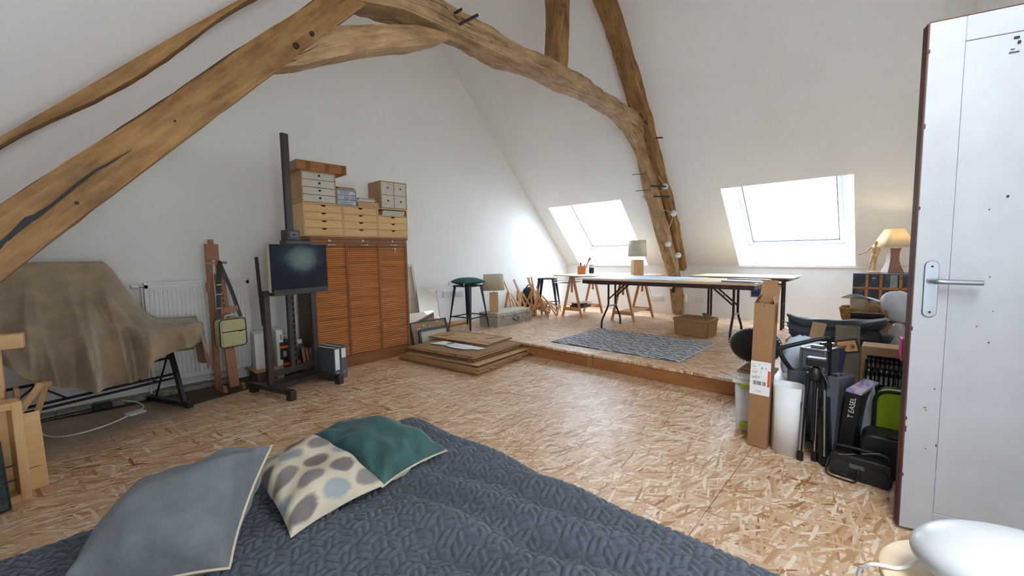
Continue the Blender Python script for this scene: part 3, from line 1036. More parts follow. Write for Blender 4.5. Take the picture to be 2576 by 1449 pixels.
def make_spread():
    x0, x1, y0, y1, r = -.70, 1.065, -.42, 1.60, .10
    drop = .22
    st = .0037
    A = np.arange(x0, x1 + drop + .06, st)
    B = np.arange(y0, y1 + drop + .06, st)
    a, b = np.meshgrid(A, B, indexing='ij')
    qx = np.clip(a, x0, x1 - r)
    qy = np.clip(b, y0, y1 - r)
    dx, dy = a - qx, b - qy
    d = np.sqrt(dx * dx + dy * dy)
    dd = np.where(d > 1e-9, d, 1)
    ux, uy = dx / dd, dy / dd
    th = np.clip(d / r, 0, PI / 2)
    ex = np.clip(d - r * PI / 2, 0, None)
    hor = r * np.sin(th)
    Z = BZ - r * (1 - np.cos(th)) - ex
    X = qx + ux * hor
    Y = qy + uy * hor
    nx, ny, nz = ux * np.sin(th), uy * np.sin(th), np.cos(th)
    # soft folds pushed up by the cushions
    al = a * .93 + b * .36
    env = np.exp(-((a - .74) / .24) ** 2 - ((b - .70) / .42) ** 2)
    f = .019 * env * (np.sin(al * 44 + 3.0 * np.sin(b * 3.1 + .6)) + .5 * np.sin(al * 27 + b * 9 + 1.0))
    env2 = np.exp(-((a - .55) / .5) ** 2 - ((b - 1.0) / .6) ** 2)
    f += .011 * env2 * np.sin(a * 9 + b * 15 + 1.2) + .004 * np.sin(a * 11 + 2) * np.sin(b * 8)
    f += .004 * np.clip((d - .1) / .2, 0, 1) * np.sin(a * 16 - b * 21)
    ca, sa = math.cos(R(24)), math.sin(R(24))
    qh = quilt_height(a * ca - b * sa + 3, a * sa + b * ca + 3)
    t = f + qh * .0092
    X, Y, Z = X + nx * t, Y + ny * t, Z + nz * t
    n, m = a.shape
    co = np.stack([X, Y, Z], -1).reshape(-1, 3)
    i = np.arange(n * m).reshape(n, m)
    keep = (d[:-1, :-1] < r * PI / 2 + drop)
    q = np.stack([i[:-1, :-1], i[1:, :-1], i[1:, 1:], i[:-1, 1:]], -1)[keep]
    me = bpy.data.meshes.new('bedspread')
    me.vertices.add(len(co))
    me.vertices.foreach_set('co', co.astype(np.float32).ravel())
    me.loops.add(q.size)
    me.loops.foreach_set('vertex_index', q.astype(np.int32).ravel())
    me.polygons.add(len(q))
    me.polygons.foreach_set('loop_start', np.arange(0, q.size, 4, dtype=np.int32))
    me.update(calc_edges=True)
    me.shade_smooth()
    m_, nt, bs = mat0('slate_quilt')
    tc = nd(nt, 'TexCoord')
    nz_ = nd(nt, 'TexNoise', {'Vector': tc.outputs['Object'], 'Scale': 90.0, 'Detail': 5.0, 'Roughness': 0.75})
    n2 = nd(nt, 'TexNoise', {'Vector': tc.outputs['Object'], 'Scale': 420.0, 'Detail': 2.0})
    nt.links.new(ramp(nt, nz_.outputs[0], [(.28, lin(38, 43, 51)), (.72, lin(72, 79, 90))]), bs.inputs['Base Color'])
    bs.inputs['Roughness'].default_value = .85
    bs.inputs['Sheen Weight'].default_value = .2
    bs.inputs['Sheen Tint'].default_value = (.85, .9, 1, 1)
    bp = nd(nt, 'Bump', {'Height': n2.outputs[0], 'Strength': .5, 'Distance': .0015})
    nt.links.new(bp.outputs[0], bs.inputs['Normal'])
    me.materials.append(m_)
    o = bpy.data.objects.new('bedspread', me)
    COL.objects.link(o)
    return tag(o, 'slate grey bedspread quilted in small tumbling blocks, draped over the bed', 'bedspread')


make_spread()
MT['cord2'] = plain('natural_piping', lin(170, 156, 132), .85, var=.06)

# ikat fabric
im, nt, bs = mat0('ikat_fabric')
tc = nd(nt, 'TexCoord')
nz1 = nd(nt, 'TexNoise', {'Vector': nd(nt, 'Mapping', {'Vector': tc.outputs['UV'], 'Scale': (9, 60, 1)}).outputs[0], 'Scale': 1.0, 'Detail': 3.0})
sp = nd(nt, 'SeparateXYZ', {0: tc.outputs['UV']})
ud = nd(nt, 'Math', {0: nz1.outputs[0], 1: .07, 2: sp.outputs[0]}, operation='MULTIPLY_ADD')
vv = nd(nt, 'Math', {0: sp.outputs[1], 1: 5.2}, operation='MULTIPLY')
row = nd(nt, 'Math', {0: vv.outputs[0]}, operation='FLOOR')
par = nd(nt, 'Math', {0: row.outputs[0], 1: 2.0}, operation='MODULO')
u1 = nd(nt, 'Math', {0: ud.outputs[0], 1: 2.7}, operation='MULTIPLY')
u2 = nd(nt, 'Math', {0: par.outputs[0], 1: .5, 2: u1.outputs[0]}, operation='MULTIPLY_ADD')
col_ = nd(nt, 'Math', {0: u2.outputs[0]}, operation='FLOOR')
fu = nd(nt, 'Math', {0: u2.outputs[0]}, operation='FRACT')
fv = nd(nt, 'Math', {0: vv.outputs[0]}, operation='FRACT')
e1 = nd(nt, 'Math', {0: fu.outputs[0], 1: .5}, operation='SUBTRACT')
e2 = nd(nt, 'Math', {0: fv.outputs[0], 1: .5}, operation='SUBTRACT')
e1s = nd(nt, 'Math', {0: e1.outputs[0], 1: 2.15}, operation='MULTIPLY')
e2s = nd(nt, 'Math', {0: e2.outputs[0], 1: 2.3}, operation='MULTIPLY')
e1a = nd(nt, 'Math', {0: e1s.outputs[0], 1: e1s.outputs[0]}, operation='MULTIPLY')
e2a = nd(nt, 'Math', {0: e2s.outputs[0], 1: e2s.outputs[0], 2: e1a.outputs[0]}, operation='MULTIPLY_ADD')
msk = ramp(nt, e2a.outputs[0], [(.55, (1, 1, 1, 1)), (1.0, (0, 0, 0, 1))])
alt = nd(nt, 'Math', {0: nd(nt, 'Math', {0: col_.outputs[0], 1: row.outputs[0]}, operation='ADD').outputs[0], 1: 3.0}, operation='MODULO')
alt2 = nd(nt, 'Math', {0: alt.outputs[0], 1: .333}, operation='MULTIPLY')
lc = ramp(nt, alt2.outputs[0], [(0.0, lin(96, 86, 84)), (.3, lin(124, 130, 132)), (.6, lin(108, 100, 97))], 'CONSTANT')
mk = nd(nt, 'Mix', {0: msk, 6: lin(166, 156, 136), 7: lc}, data_type='RGBA')
nt.links.new(mk.outputs[2], bs.inputs['Base Color'])
bs.inputs['Roughness'].default_value = .75
n3 = nd(nt, 'TexNoise', {'Vector': nd(nt, 'Mapping', {'Vector': tc.outputs['UV'], 'Scale': (40, 400, 1)}).outputs[0], 'Scale': 1.0, 'Detail': 2.0})
bp = nd(nt, 'Bump', {'Height': n3.outputs[0], 'Strength': .35, 'Distance': .002})
nt.links.new(bp.outputs[0], bs.inputs['Normal'])


def cushion(name, label, cat, corners, thick, mf, mb, mp=None, group=None, wr=.0075, seed=0, pinch=.085, tb=None, n=44, loc=None):
    """soft cushion between four corner points (counter-clockwise seen from the front)"""
    P = [Vector(c) for c in corners]
    ctr = sum(P, Vector()) / 4
    o = thing(name, label, cat, loc or ctr, group=group)
    N = ((P[1] - P[0]).cross(P[3] - P[0]) + (P[3] - P[2]).cross(P[1] - P[2])).normalized()
    rng = random.Random(seed)
    ph = [rng.uniform(0, 6) for _ in range(8)]
    base = loc and Vector(loc) or ctr

    def pt(u, v, side):
        x, y = 2 * u - 1, 2 * v - 1
        px = x * (1 - pinch * (1 - abs(y) ** 2.2) * abs(x))
        py = y * (1 - pinch * (1 - abs(x) ** 2.2) * abs(y))
        a, b = (px + 1) / 2, (py + 1) / 2
        q = P[0] * (1 - a) * (1 - b) + P[1] * a * (1 - b) + P[2] * a * b + P[3] * (1 - a) * b
        prof = (max(0, 1 - abs(x) ** 2.6) * max(0, 1 - abs(y) ** 2.6)) ** .5
        # creases run in from the corners and seams
        rad = math.hypot(x, y)
        ang = math.atan2(y, x)
        w = wr * (.55 * math.sin(x * 11 + 4 * math.sin(y * 2.3 + ph[5])) * math.sin(y * 4 + ph[6]) * min(1, rad) + .35 * math.sin(y * 17 + 5 * x + ph[7]) * max(0, abs(x) - .4) + .35 * math.sin(x * 19 - 4 * y) * max(0, abs(y) - .4) * 1.5 + math.sin(ang * 9 + 2.2 * math.sin(ang * 2 + ph[3]) + ph[0]) * math.exp(-((rad - 1.05) / .25) ** 2) * 1.2 * (.5 + .5 * math.sin(ang * 3 + ph[4])) + math.sin(x * 5 + y * 3 + ph[1]) * .9 + math.sin(y * 7 - x * 2 + ph[2]) * .7)
        t = (thick if side > 0 else (tb or thick * .55)) * prof + w * min(1, prof * 2)
        return q + N * (t * side) - base
    MB().grid(lambda u, v: pt(u, v, 1), n, n).build('front_cover', mf, o, smooth=180)
    MB().grid(lambda u, v: pt(u, v, -1), 24, 24).build('back_cover', mb, o, smooth=180)
    if mp:
        ring = [pt(k / 20, 0, 1) for k in range(20)] + [pt(1, k / 20, 1) for k in range(20)] + [pt(1 - k / 20, 1, 1) for k in range(20)] + [pt(0, 1 - k / 20, 1) for k in range(20)]
        MB().tube(ring, .0035, 6, closed=True).build('seam_piping', mp, o, smooth=180)
    return o


cushion('cushion', 'dark teal velvet cushion with a beige back, rearmost on the bed', 'cushion',
        [(.595, 1.085, .500), (.865, 1.125, .498), (.815, 1.495, .528), (.535, 1.475, .560)], .072, MT['teal'], MT['beigefab'], MT['cord2'], seed=2, group='cushions on the bed')
cushion('cushion', 'beige ikat cushion with rows of brown and grey-blue ovals, middle of the bed', 'cushion',
        [(.335, 1.070, .488), (.605, 1.085, .502), (.540, 1.400, .580), (.322, 1.350, .575)], .072, im, im, None, seed=5, group='cushions on the bed')
cushion('cushion', 'plain grey velvet cushion with cream piping, nearest on the bed', 'cushion',
        [(-.060, 1.180, .500), (.205, 1.065, .490), (.352, 1.225, .672), (.085, 1.400, .560)], .135, MT['greyvelvet'], MT['greyvelvet'], MT['cord2'], seed=9, group='cushions on the bed')

# round bedside stool with pebble lamp
t = thing('side_table', 'small round pale wood side table by the bed', 'table', (1.255, -.185, 0))
MB().lathe([(0, .43), (.178, .43), (.184, .436), (.184, .452), (.178, .457), (0, .457)], 40).build('table_top', MT['ply'], t, smooth=40)
for k in range(3):
    a = R(50 + 120 * k)
    MB().tube([(.12 * math.cos(a), .12 * math.sin(a), .43), (.17 * math.cos(a), .17 * math.sin(a), 0)], [.015, .011], 10).build('leg', MT['ply'], t, smooth=40)
l = thing('pebble_lamp', 'smooth white egg-shaped table lamp lying on the round side table', 'lamp', (1.275, -.215, .458))
mw = Matrix.Rotation(R(-58), 4, 'Z') @ Matrix.Rotation(R(4), 4, 'Y')
b = MB()
b.grid(lambda u, v: mw @ Vector(((.175 if math.cos(v * PI) > 0 else .185) * math.cos(v * PI), .115 * math.sin(v * PI) * math.cos(2 * PI * u) * (1 - .10 * math.cos(v * PI)),
                                 .066 + .066 * math.sin(v * PI) * math.sin(2 * PI * u) * (1 - .10 * math.cos(v * PI)))), 40, 28, cu=True)
b.build('shade', plain('opal_glass', lin(186, 188, 190), .35, var=.01, coat=.1), l, smooth=180)
MB().tube(catmull([(.03, .11, .03), (-.003, .147, .012), (-.029, .164, .005), (-.054, .183, .005), (-.064, .203, .006), (-.074, .222, .006), (-.070, .236, -.01), (-.062, .247, -.04), (-.05, .25, -.2), (-.05, .25, -.45)], 6), .004, 6).build('flex', MT['whitepl'], l, smooth=180)


# ------------------------------------------------------------------ radiator
rd = thing('radiator', 'white fluted panel radiator on the gable wall behind the easels', 'radiator', (.855, 4.79, 0))
X0, X1, RZ0, RZ1 = -.395, .395, .095, .985
nfl = 24
b = MB()
prof = []
pit = (X1 - X0 - .05) / nfl
for k in range(nfl):
    x = X0 + .025 + k * pit
    prof += [(x, 0), (x + pit * .20, -.016), (x + pit * .50, -.016), (x + pit * .70, 0)]
vs, fs, us = [], [], []
zz = [RZ0 + .035, RZ0 + .07, RZ1 - .075, RZ1 - .05]
for i, z in enumerate(zz):
    for x, y in prof:
        vs.append((x, -.054 + (y if i in (1, 2) else 0), z))
n = len(prof)
for i in range(3):
    for k in range(n - 1):
        fs.append((i * n + k, i * n + k + 1, (i + 1) * n + k + 1, (i + 1) * n + k))
b.add(vs, fs)
b.build('fluted_front', MT['white'], rd, smooth=50)
b = MB().bx(X0, X1, -.056, -.02, RZ0, RZ1 - .02).bx(X0, X0 + .028, -.060, -.055, RZ0, RZ1 - .02).bx(X1 - .028, X1, -.060, -.055, RZ0, RZ1 - .02)
b.bx(X0, X1, -.060, -.055, RZ0, RZ0 + .036).bx(X0, X1, -.060, -.055, RZ1 - .052, RZ1 - .02)
b.build('panel', MT['white'], rd, bev=.004)
b = MB().bx(X0 - .002, X1 + .002, -.063, .01, RZ1 - .022, RZ1)
b.build('top_grille', MT['white'], rd, bev=.004)
v = MB().tube([(X0, -.03, RZ1 - .03), (X0 - .03, -.03, RZ1 - .03)], .012, 10).build('valve_body', MT['chrome'], rd, smooth=40)
MB().tube([(X0 - .025, -.03, RZ1 - .03), (X0 - .035, -.03, RZ1 - .03), (X0 - .075, -.03, RZ1 - .03), (X0 - .082, -.03, RZ1 - .03)], [.012, .022, .020, .012], 14).build('thermostat_head', MT['whitepl'], v, smooth=40)
MB().tube(catmull([(X0 - .012, -.03, RZ1 - .035), (X0 - .012, -.025, .5), (X0 - .01, -.02, -.02)], 4), .008, 8).build('supply_pipe', MT['white'], rd, smooth=60)

# ------------------------------------------------------------------ blanket-covered drafting table
dt = thing('drafting_table', 'black steel drafting table frame under a taupe blanket', 'table', (.52, 4.30, 0))
TX = Vector((-.955, -.297, 0))          # towards its far left end
TN = Vector((.297, -.955, 0))           # towards the room


def tpt(a, n_, z): return tuple(TX * a + TN * n_ + Vector((0, 0, z)))


def tdir(b, p0, p1, w, h): b.bar(p0, p1, w, h)


for a in (0.0, 1.12):
    b = MB().bar(tpt(a + .02, -.28, .028), tpt(a - .02, .24, .028), .045, .036)
    b.bar(tpt(a + .02, -.28, .014), tpt(a + .02, -.245, .014), .05, .028).bar(tpt(a - .02, .205, .014), tpt(a - .02, .24, .014), .05, .028)
    f = b.build('foot', MT['blackm'], dt, bev=.004)
    b = MB().bar(tpt(a, .20, .045), tpt(a, -.02, .66), .042, .028, up=TX)
    b.build('leg', MT['blackm'], dt, bev=.003)
    MB().tube([tpt(a + .01, -.20, .04), tpt(a, .04, .46)], .007, 8).build('leg_brace', MT['blackm'], dt)
for z, n_ in ((.275, .125), (.245, .135), (.40, .08)):
    MB().tube([tpt(0, n_, z), tpt(1.12, n_, z - .0)], .0095, 8).build('rail', MT['blackm'], dt, smooth=60)
for a0, z0, a1, z1 in ((.22, .27, .34, .40), (.34, .40, .48, .27), (.62, .27, .76, .40), (.76, .40, .9, .27)):
    MB().tube([tpt(a0, .12, z0), tpt(a1, .09, z1)], .006, 6).build('truss_rod', MT['blackm'], dt)
box = MB()
box.bx(-1.22, .0, -.27, .06, .625, .65)
box.build('table_board', MT['ply'], dt, bev=.002)
MB().bx(-.90, -.36, -.02, .02, .65, 1.13).build('tilted_board', MT['ply'], dt)


def blanket():
    nu, nv = 150, 110
    X_A, X_B = -.40, .80

    def smooth(x, a, b):
        t = min(1, max(0, (x - a) / (b - a)))
        return t * t * (3 - 2 * t)

    def hem(x):
        pts = [(-.8, .60), (-.32, .59), (-.25, .555), (-.16, .46), (-.05, .385), (.05, .345), (.18, .325), (.30, .335), (.352, .36), (.372, .455), (.50, .49), (.62, .52), (.70, .545), (.9, .55)]
        for (x0, z0), (x1, z1) in zip(pts, pts[1:]):
            if x <= x1:
                return z0 + (z1 - z0) * (x - x0) / (x1 - x0)
        return .55

    def ledge(x): return .693 + .012 * math.sin(x * 9)

    def top(x):
        # the hidden tall board: flat to x=.21, then a long slack slope to the table top
        pts = [(-.8, 1.18), (.205, 1.175), (.245, 1.12), (.30, .99), (.37, .85), (.44, .745), (.50, .705), (.70, .69), (.9, .69)]
        for (x0, z0), (x1, z1) in zip(pts, pts[1:]):
            if x <= x1:
                return z0 + (z1 - z0) * (x - x0) / (x1 - x0)
        return .69

    def fn(u, v):
        x = X_A + (X_B - X_A) * u
        zt, zl_, zh = top(x), ledge(x), hem(x)
        yf = 3.835 + .20 * max(0, x) ** 1.0 * .9          # front edge runs slightly away
        tall = (zt - zl_)
        yt = 4.26 + .08 * smooth(x, .2, .5)
        if v < .12:                  # back hang
            t = v / .12
            y, z = 4.42 + .05 * smooth(x, .2, .5), zt - .30 + .29 * t + .0
            if x > .5:
                y = 4.50
        elif v < .18:
            t = (v - .12) / .06
            y, z = 4.42 + (yt - 4.42) * t + .05 * smooth(x, .2, .5) * (1 - t), zt - .01 + .01 * math.sin(t * PI)
        elif v < .66:                # sloping front
            t = (v - .18) / .48
            y = yt + (yf - yt) * t
            sag = (1 - t) ** 1.45
            z = zl_ + tall * sag
        else:
            t = (v - .66) / .34
            y = yf - .045 * math.sin(min(1, t * 2.2) * PI / 2) + .02 * t
            z = zl_ + (zh - zl_) * t
        # drapery folds falling from the top, stronger low down
        fd = smooth(v, .18, .6)
        ra = 1 - abs(math.sin(x * 11.5 + 1.0 + 1.6 * v + .5 * math.sin(v * 5))) ** .7
        rb = 1 - abs(math.sin(x * 19 + .3 - 2.2 * v)) ** .8
        fold = .115 * (ra - .30) + .075 * (rb - .33) + .012 * math.sin(x * 47 + 5 * v)
        fold *= fd * (0.40 + .75 * smooth(tall, .02, .4)) * (.7 + .5 * smooth(v, .6, 1))
        # one deep diagonal fold by the end of the tall board
        dg = x - (.17 + .20 * smooth(v, .2, .9))
        fold += .045 * math.exp(-(dg / .035) ** 2) * smooth(v, .2, .5)
        fold -= .025 * math.exp(-((dg + .07) / .03) ** 2) * smooth(v, .2, .5)
        y -= fold
        z += .25 * fold * (1 if v < .66 else .1)
        # far right end drops over the short edge of the table
        if x > .70:
            d_ = x - .70
            return Vector((.70 + .35 * d_ + .02 * math.sin(v * 14), y + .12 * d_, z - 2.4 * d_ * smooth(v, .15, .3) - (1.3 * d_ if .3 < v < .7 else 0)))
        return Vector((x, y, z))
    o = MB().grid(fn, nu, nv, uvs=(1.6, 1.4)).build('blanket', MT['blanket'], None, smooth=180, solid=.006)
    return tag(o, 'crumpled taupe wool blanket thrown over the drafting table', 'blanket')


blanket()

# ------------------------------------------------------------------ frames and boards at the left
o = thing('pine_upright_frame', 'tall unpainted pine frame upright with a crosspiece on top, behind the shadow box', 'frame', (-.27, 3.36, 0))
b = MB().bar((.0, 0, 0.0), (.0, 0, .735), .075, .045, up=(1, 0, 0))
b.build('upright', MT['lightpine'], o, bev=.003)
MB().bar((-.42, .02, .775), (.105, -.03, .775), .06, .075).build('crosspiece', MT['lightpine'], o, bev=.003)
MB().bar((-.40, 0, 0.0), (-.40, 0, .735), .075, .045, up=(1, 0, 0)).build('upright', MT['lightpine'], o, bev=.003)
o = thing('crossed_trestle', 'light wooden trestle legs crossing behind the pine frame under the blanket', 'trestle', (-.22, 3.75, 0))
MB().bar((-.02, .16, .0), (.10, .10, .43), .030, .02, up=(0, 1, 0)).build('leg', MT['lightpine'], o, bev=.002)
MB().bar((-.20, .0, .0), (.08, .06, .44), .035, .02, up=(0, 1, 0)).build('leg', MT['lightpine'], o, bev=.002)
MB().bar((.06, .10, .43), (.13, .06, .43), .04, .03).build('top_rail', MT['lightpine'], o, bev=.002)
o = thing('shadow_box_frame', 'deep pine shadow box frame standing on the floor, open front', 'frame', (-.185, 3.13, 0))
Mf = frame_m((0, 0, 0), (.97, .24, 0), (0, 0, 1))       # its face looks at the bed
w, h, dp = .72, .50, .11
b = MB()
for x0, x1, z0, z1 in ((-w, -w + .035, 0, h), (-.035, 0, 0, h), (-w + .035, -.035, 0, .035), (-w + .035, -.035, h - .035, h)):
    b.box(((x0 + x1) / 2, (z0 + z1) / 2, dp / 2 - .11), (x1 - x0, z1 - z0, dp), M=Mf)
b.build('frame', MT['lightpine'], o, bev=.002)
MB().box((-w / 2, h / 2, -.104), (w - .07, h - .07, .006), M=Mf).build('backboard', MT['birch'], o)
o2 = thing('textured_painting', 'dark green textured painting with a raw edge leaning inside the shadow box', 'painting', (-.285, 3.075, 0))
Mq = frame_m((0, 0, .0), (.97, .24, 0), (0, .18, 1))
MB().box((-.20, .165, .03), (.46, .33, .025), M=Mq).build('panel', MT['black'], o2)
pm_, nt, bs = mat0('dark_green_impasto')
nz = nd(nt, 'TexNoise', {'Vector': coords(nt, 'Object'), 'Scale': 26.0, 'Detail': 6.0, 'Roughness': .7})
nt.links.new(ramp(nt, nz.outputs[0], [(.35, lin(18, 28, 28)), (.55, lin(44, 66, 60)), (.75, lin(100, 118, 104))]), bs.inputs['Base Color'])
bs.inputs['Roughness'].default_value = .6
bp = nd(nt, 'Bump', {'Height': nz.outputs[0], 'Strength': .8, 'Distance': .01})
nt.links.new(bp.outputs[0], bs.inputs['Normal'])
MB().box((-.20, .165, .045), (.44, .31, .006), M=Mq).build('paint_layer', pm_, o2)
b = MB().box((.035, .13, .045), (.05, .006, .006), M=Mq).box((.03, .20, .045), (.06, .006, .006), M=Mq)
b.build('hanging_wire', MT['inkb'], o2)
o = thing('birch_sheet', 'pale birch plywood panel with a pencil line, leaning behind the shadow box', 'panel', (-.16, 3.245, 0))
Mq = frame_m((0, 0, 0), (.98, .2, 0), (0, .12, 1))
MB().box((-.20, .20, .0), (.46, .40, .012), M=Mq).build('sheet', MT['birch'], o, bev=.001)
b = MB().box((-.03, .115, .0065), (.08, .003, .001), M=Mq).box((-.055, .20, .0065), (.008, .04, .001), M=Mq)
b.build('pencil_mark', MT['inkb'], o)
o = thing('brown_board', 'short red-brown board standing behind the shadow box edge', 'board', (-.21, 3.30, 0))
MB().bar((0, 0, 0), (0, .03, .53), .10, .018, up=(1, .1, 0)).build('plank', MT['pine'], o)

o = thing('power_brick', 'small black power brick at the wall under the drafting table', 'adapter', (.14, 4.60, .001))
MB().bx(-.06, .05, -.03, .03, 0, .05).build('brick_body', MT['black'], o, bev=.005)
MB().tube(catmull([(-.06, 0, .02), (-.2, .03, .008), (-.4, .0, .008), (-.6, .02, .008)], 5), .004, 6).build('flex', MT['black'], o, smooth=180)

# white flex with a flat white adapter on the floor
o = thing('extension_flex', 'thin white flex with a flat white adapter lying on the greyed floor', 'cord', (.30, 4.26, 0))
MB().box((.0, .0, .008), (.11, .08, .014), rz=.4).build('adapter', MT['whitepl'], o, bev=.003)
MB().tube(catmull([(-.03, -.02, .008), (-.12, -.12, .006), (-.25, -.20, .006), (-.38, -.20, .006), (-.46, -.10, .012), (-.50, .02, .05)], 6), .0055, 6).build('flex', MT['whitepl'], o, smooth=180)
MB().tube(catmull([(.02, .02, .01), (.06, .12, .01), (.03, .22, .03), (-.05, .30, .05)], 6), .005, 6).build('flex', MT['whitepl'], o, smooth=180)

# ------------------------------------------------------------------ brown studio easel with canvas bag
e = thing('studio_easel', 'brown wooden studio easel with pegged mast standing against the radiator', 'easel', (.935, 4.36, 0))
lean = -.07
b = MB()
# broad mast plate with a slot near the top
for x0, x1, z0, z1 in ((-.075, .025, 1.17, 1.31), (-.075, -.048, 1.02, 1.17), (-.008, .025, 1.02, 1.17), (-.045, -.005, 1.31, 1.35)):
    b.box(((x0 + x1) / 2 + lean * ((z0 + z1) / 2 - .6) * .35, .05, (z0 + z1) / 2), (x1 - x0, .025, z1 - z0))
b.build('mast_head', MT['easelbrown'], e, bev=.002)
MB().bar((-.055, .09, 0), (-.068, .05, 1.18), .045, .03, up=(0, 1, 0)).build('rear_leg', MT['easelbrown'], e, bev=.002)
f = MB().bar((.035, -.045, .035), (-.002, .03, 1.05), .075, .03, up=(0, 1, 0)).build('front_plank', MT['easelbrown'], e, bev=.002)
b = MB()
for k in range(9):
    z = .72 + .045 * k
    t = (z - .035) / 1.015
    b.lathe([(0, 0), (.007, 0), (.007, .002), (0, .002)], 8, M=frame_m((.035 - .037 * t, -.0605 + .075 * t, z), (1, 0, 0), (0, 0, 1)))
b.build('peg_hole', MT['inkb'], f)
MB().bar((-.095, .015, 1.142), (.055, .005, 1.146), .03, .022).build('clamp_bar', MT['easelbrown'], e, bev=.002)
MB().lathe([(0, 0), (.016, 0), (.018, .012), (.0, .014)], 14, M=frame_m((-.0, -.008, 1.145), (1, 0, 0), (0, 0, 1))).build('wing_knob', MT['inkb'], e, smooth=40)
b = MB().bar((-.04, -.03, .715), (.10, -.055, .73), .035, .03).bar((-.04, -.045, .735), (.10, -.07, .75), .008, .03)
b.build('picture_ledge', MT['easelbrown'], e, bev=.002)
MB().box((-.08, .06, .93), (.03, .05, .09)).build('hinge_block', MT['easelbrown'], e, bev=.003)
for sx in (-.035, .105):
    MB().prism([(-.045, 0), (.045, 0), (.035, .05), (.012, .062), (-.02, .05)], .03, frame_m((sx - .0, -.03, .0), (.35, -1, 0), (0, 0, 1))).build('foot', MT['easelbrown'], e, bev=.004)
g = thing('shoulder_bag', 'square beige canvas bag hanging by its black strap from the brown easel', 'bag', (.965, 4.25, .40))
Mb = frame_m((0, 0, 0), (.972, .235, 0), (.03, 0.0, 1))


def rrect(w, h, r, n=5):
    out = []
    for cx, cy, a0 in ((w / 2 - r, h / 2 - r, 0), (-w / 2 + r, h / 2 - r, 90), (-w / 2 + r, -h / 2 + r, 180), (w / 2 - r, -h / 2 + r, 270)):
        for k in range(n + 1):
            a = R(a0 + 90 * k / n)
            out.append((cx + r * math.cos(a), cy + r * math.sin(a)))
    return out


MB().prism(rrect(.215, .245, .03), .085, Mb @ Matrix.Translation((0, .135, -.06))).build('bag_body', MT['canvasbag'], g, bev=.008, seg=2, smooth=50)
MB().prism(rrect(.19, .215, .03), .012, Mb @ Matrix.Translation((.004, .135, .022))).build('front_pocket', MT['canvasbag'], g, bev=.004, smooth=50)
ring = [Mb @ Vector((x, y + .135, .024)) for x, y in rrect(.213, .243, .03)]
MB().tube(ring, .0045, 6, closed=True).build('edge_trim', MT['bagtrim'], g, smooth=180)
MB().box((.004, .150, .035), (.19, .008, .003), M=Mb).build('pocket_zip', MT['bagtrim'], g)
MB().box((.058, .142, .0355), (.03, .008, .002), M=Mb).build('red_tab', plain('red_tab', lin(160, 40, 40), .7), g)
hook = Vector((-.03, .09, .735))
for sx, w_ in ((-.085, .034), (.09, .030)):
    p0 = Mb @ Vector((sx, .262, -.02))
    mid = p0 * .5 + hook * .5 + Vector((sx * .10, 0, 0))
    b = MB()
    for a_, c_ in ((p0, mid), (mid, hook)):
        b.bar(a_, c_, w_, .004, up=(0, 1, 0))
    st = b.build('shoulder_strap', MT['black'], g)
for z, sx in ((.20, -.085), (.45, -.07), (.62, -.052)):
    t = z
    p = (Mb @ Vector((-.085, .262, -.02))) * (1 - t) + hook * t
    MB().box(tuple(p + Vector((-.006, -.012, 0))), (.042, .008, .012)).build('strap_buckle', MT['steel'], g, bev=.002)
MB().tube(catmull([Mb @ Vector((-.04, .26, -.02)), Mb @ Vector((-.03, .285, -.02)), Mb @ Vector((.05, .285, -.02)), Mb @ Vector((.07, .26, -.02))], 5), .008, 8).build('carry_handle', MT['canvasbag'], g, smooth=180)

# ------------------------------------------------------------------ dark easel and its picture
e = thing('studio_easel', 'dark stained H-frame studio easel in front of the roll-front cabinet', 'easel', (1.37, 3.94, 0), R(15.5))
for sx, nm in ((-.235, 1), (.243, 1)):
    b = MB().bx(sx - .028, sx + .028, -.28, .29, .045, .085)
    b.bx(sx - .028, sx + .028, -.285, -.22, 0, .085).bx(sx - .028, sx + .028, .23, .295, 0, .085)
    b.build('foot', MT['easeldark'], e, bev=.006, seg=2)
box1('upright', MT['easeldark'], e, -.236, -.188, .03, .075, .085, .90, bev=.002)
box1('upright', MT['easeldark'], e, .212, .262, .03, .075, .085, .88, bev=.002)
MB().bar((-.222, .085, .60), (-.236, .10, 1.19), .02, .02).build('rear_stay', MT['easeldark'], e)
box1('lower_rail', MT['easeldark'], e, -.19, .215, .038, .065, .145, .20, bev=.002)
box1('floor_rail', MT['easeldark'], e, -.21, .22, .13, .17, .045, .085, bev=.002)
box1('floor_rail', MT['easeldark'], e, -.21, .22, -.03, .01, .045, .085, bev=.002)
m_ = MB().bx(.018, .078, .035, .07, .93, 2.27).build('mast', MT['easeldark'], e, bev=.002)
# toothed ratchet bar
b = MB()
prof = [(-.022, .19), (-.022, .90)]
pts = []
nt_ = 13
for k in range(nt_):
    z0 = .90 - k * .052
    pts += [(.030, z0), (.030, z0 - .012), (.006, z0 - .03), (.030, z0 - .052)]
poly = prof + pts[:-1] + [(.030, .19)]
b.prism([(x, z) for x, z in poly], .03, frame_m((0, .065, 0), (1, 0, 0), (0, 0, 1)))
b.build('ratchet_bar', MT['easeldark'], e)
b = MB().bx(.008, .016, .036, .06, .19, .9).bx(.032, .040, .036, .06, .19, .9)
b.build('ratchet_cheek', MT['easeldark'], e)
box1('picture_tray', MT['easeldark'], e, -.19, .345, -.035, .06, .855, .885, bev=.003)
box1('tray_lip', MT['easeldark'], e, -.19, .345, -.042, -.034, .855, .905, bev=.002)
b = MB().bx(-.012, .112, .0, .09, 1.335, 1.425)
cl = b.build('mast_clamp', MT['easeldark'], e, bev=.003)
box1('clamp_plate', MT['greym'], cl, .01, .09, -.004, .0, 1.36, 1.41)
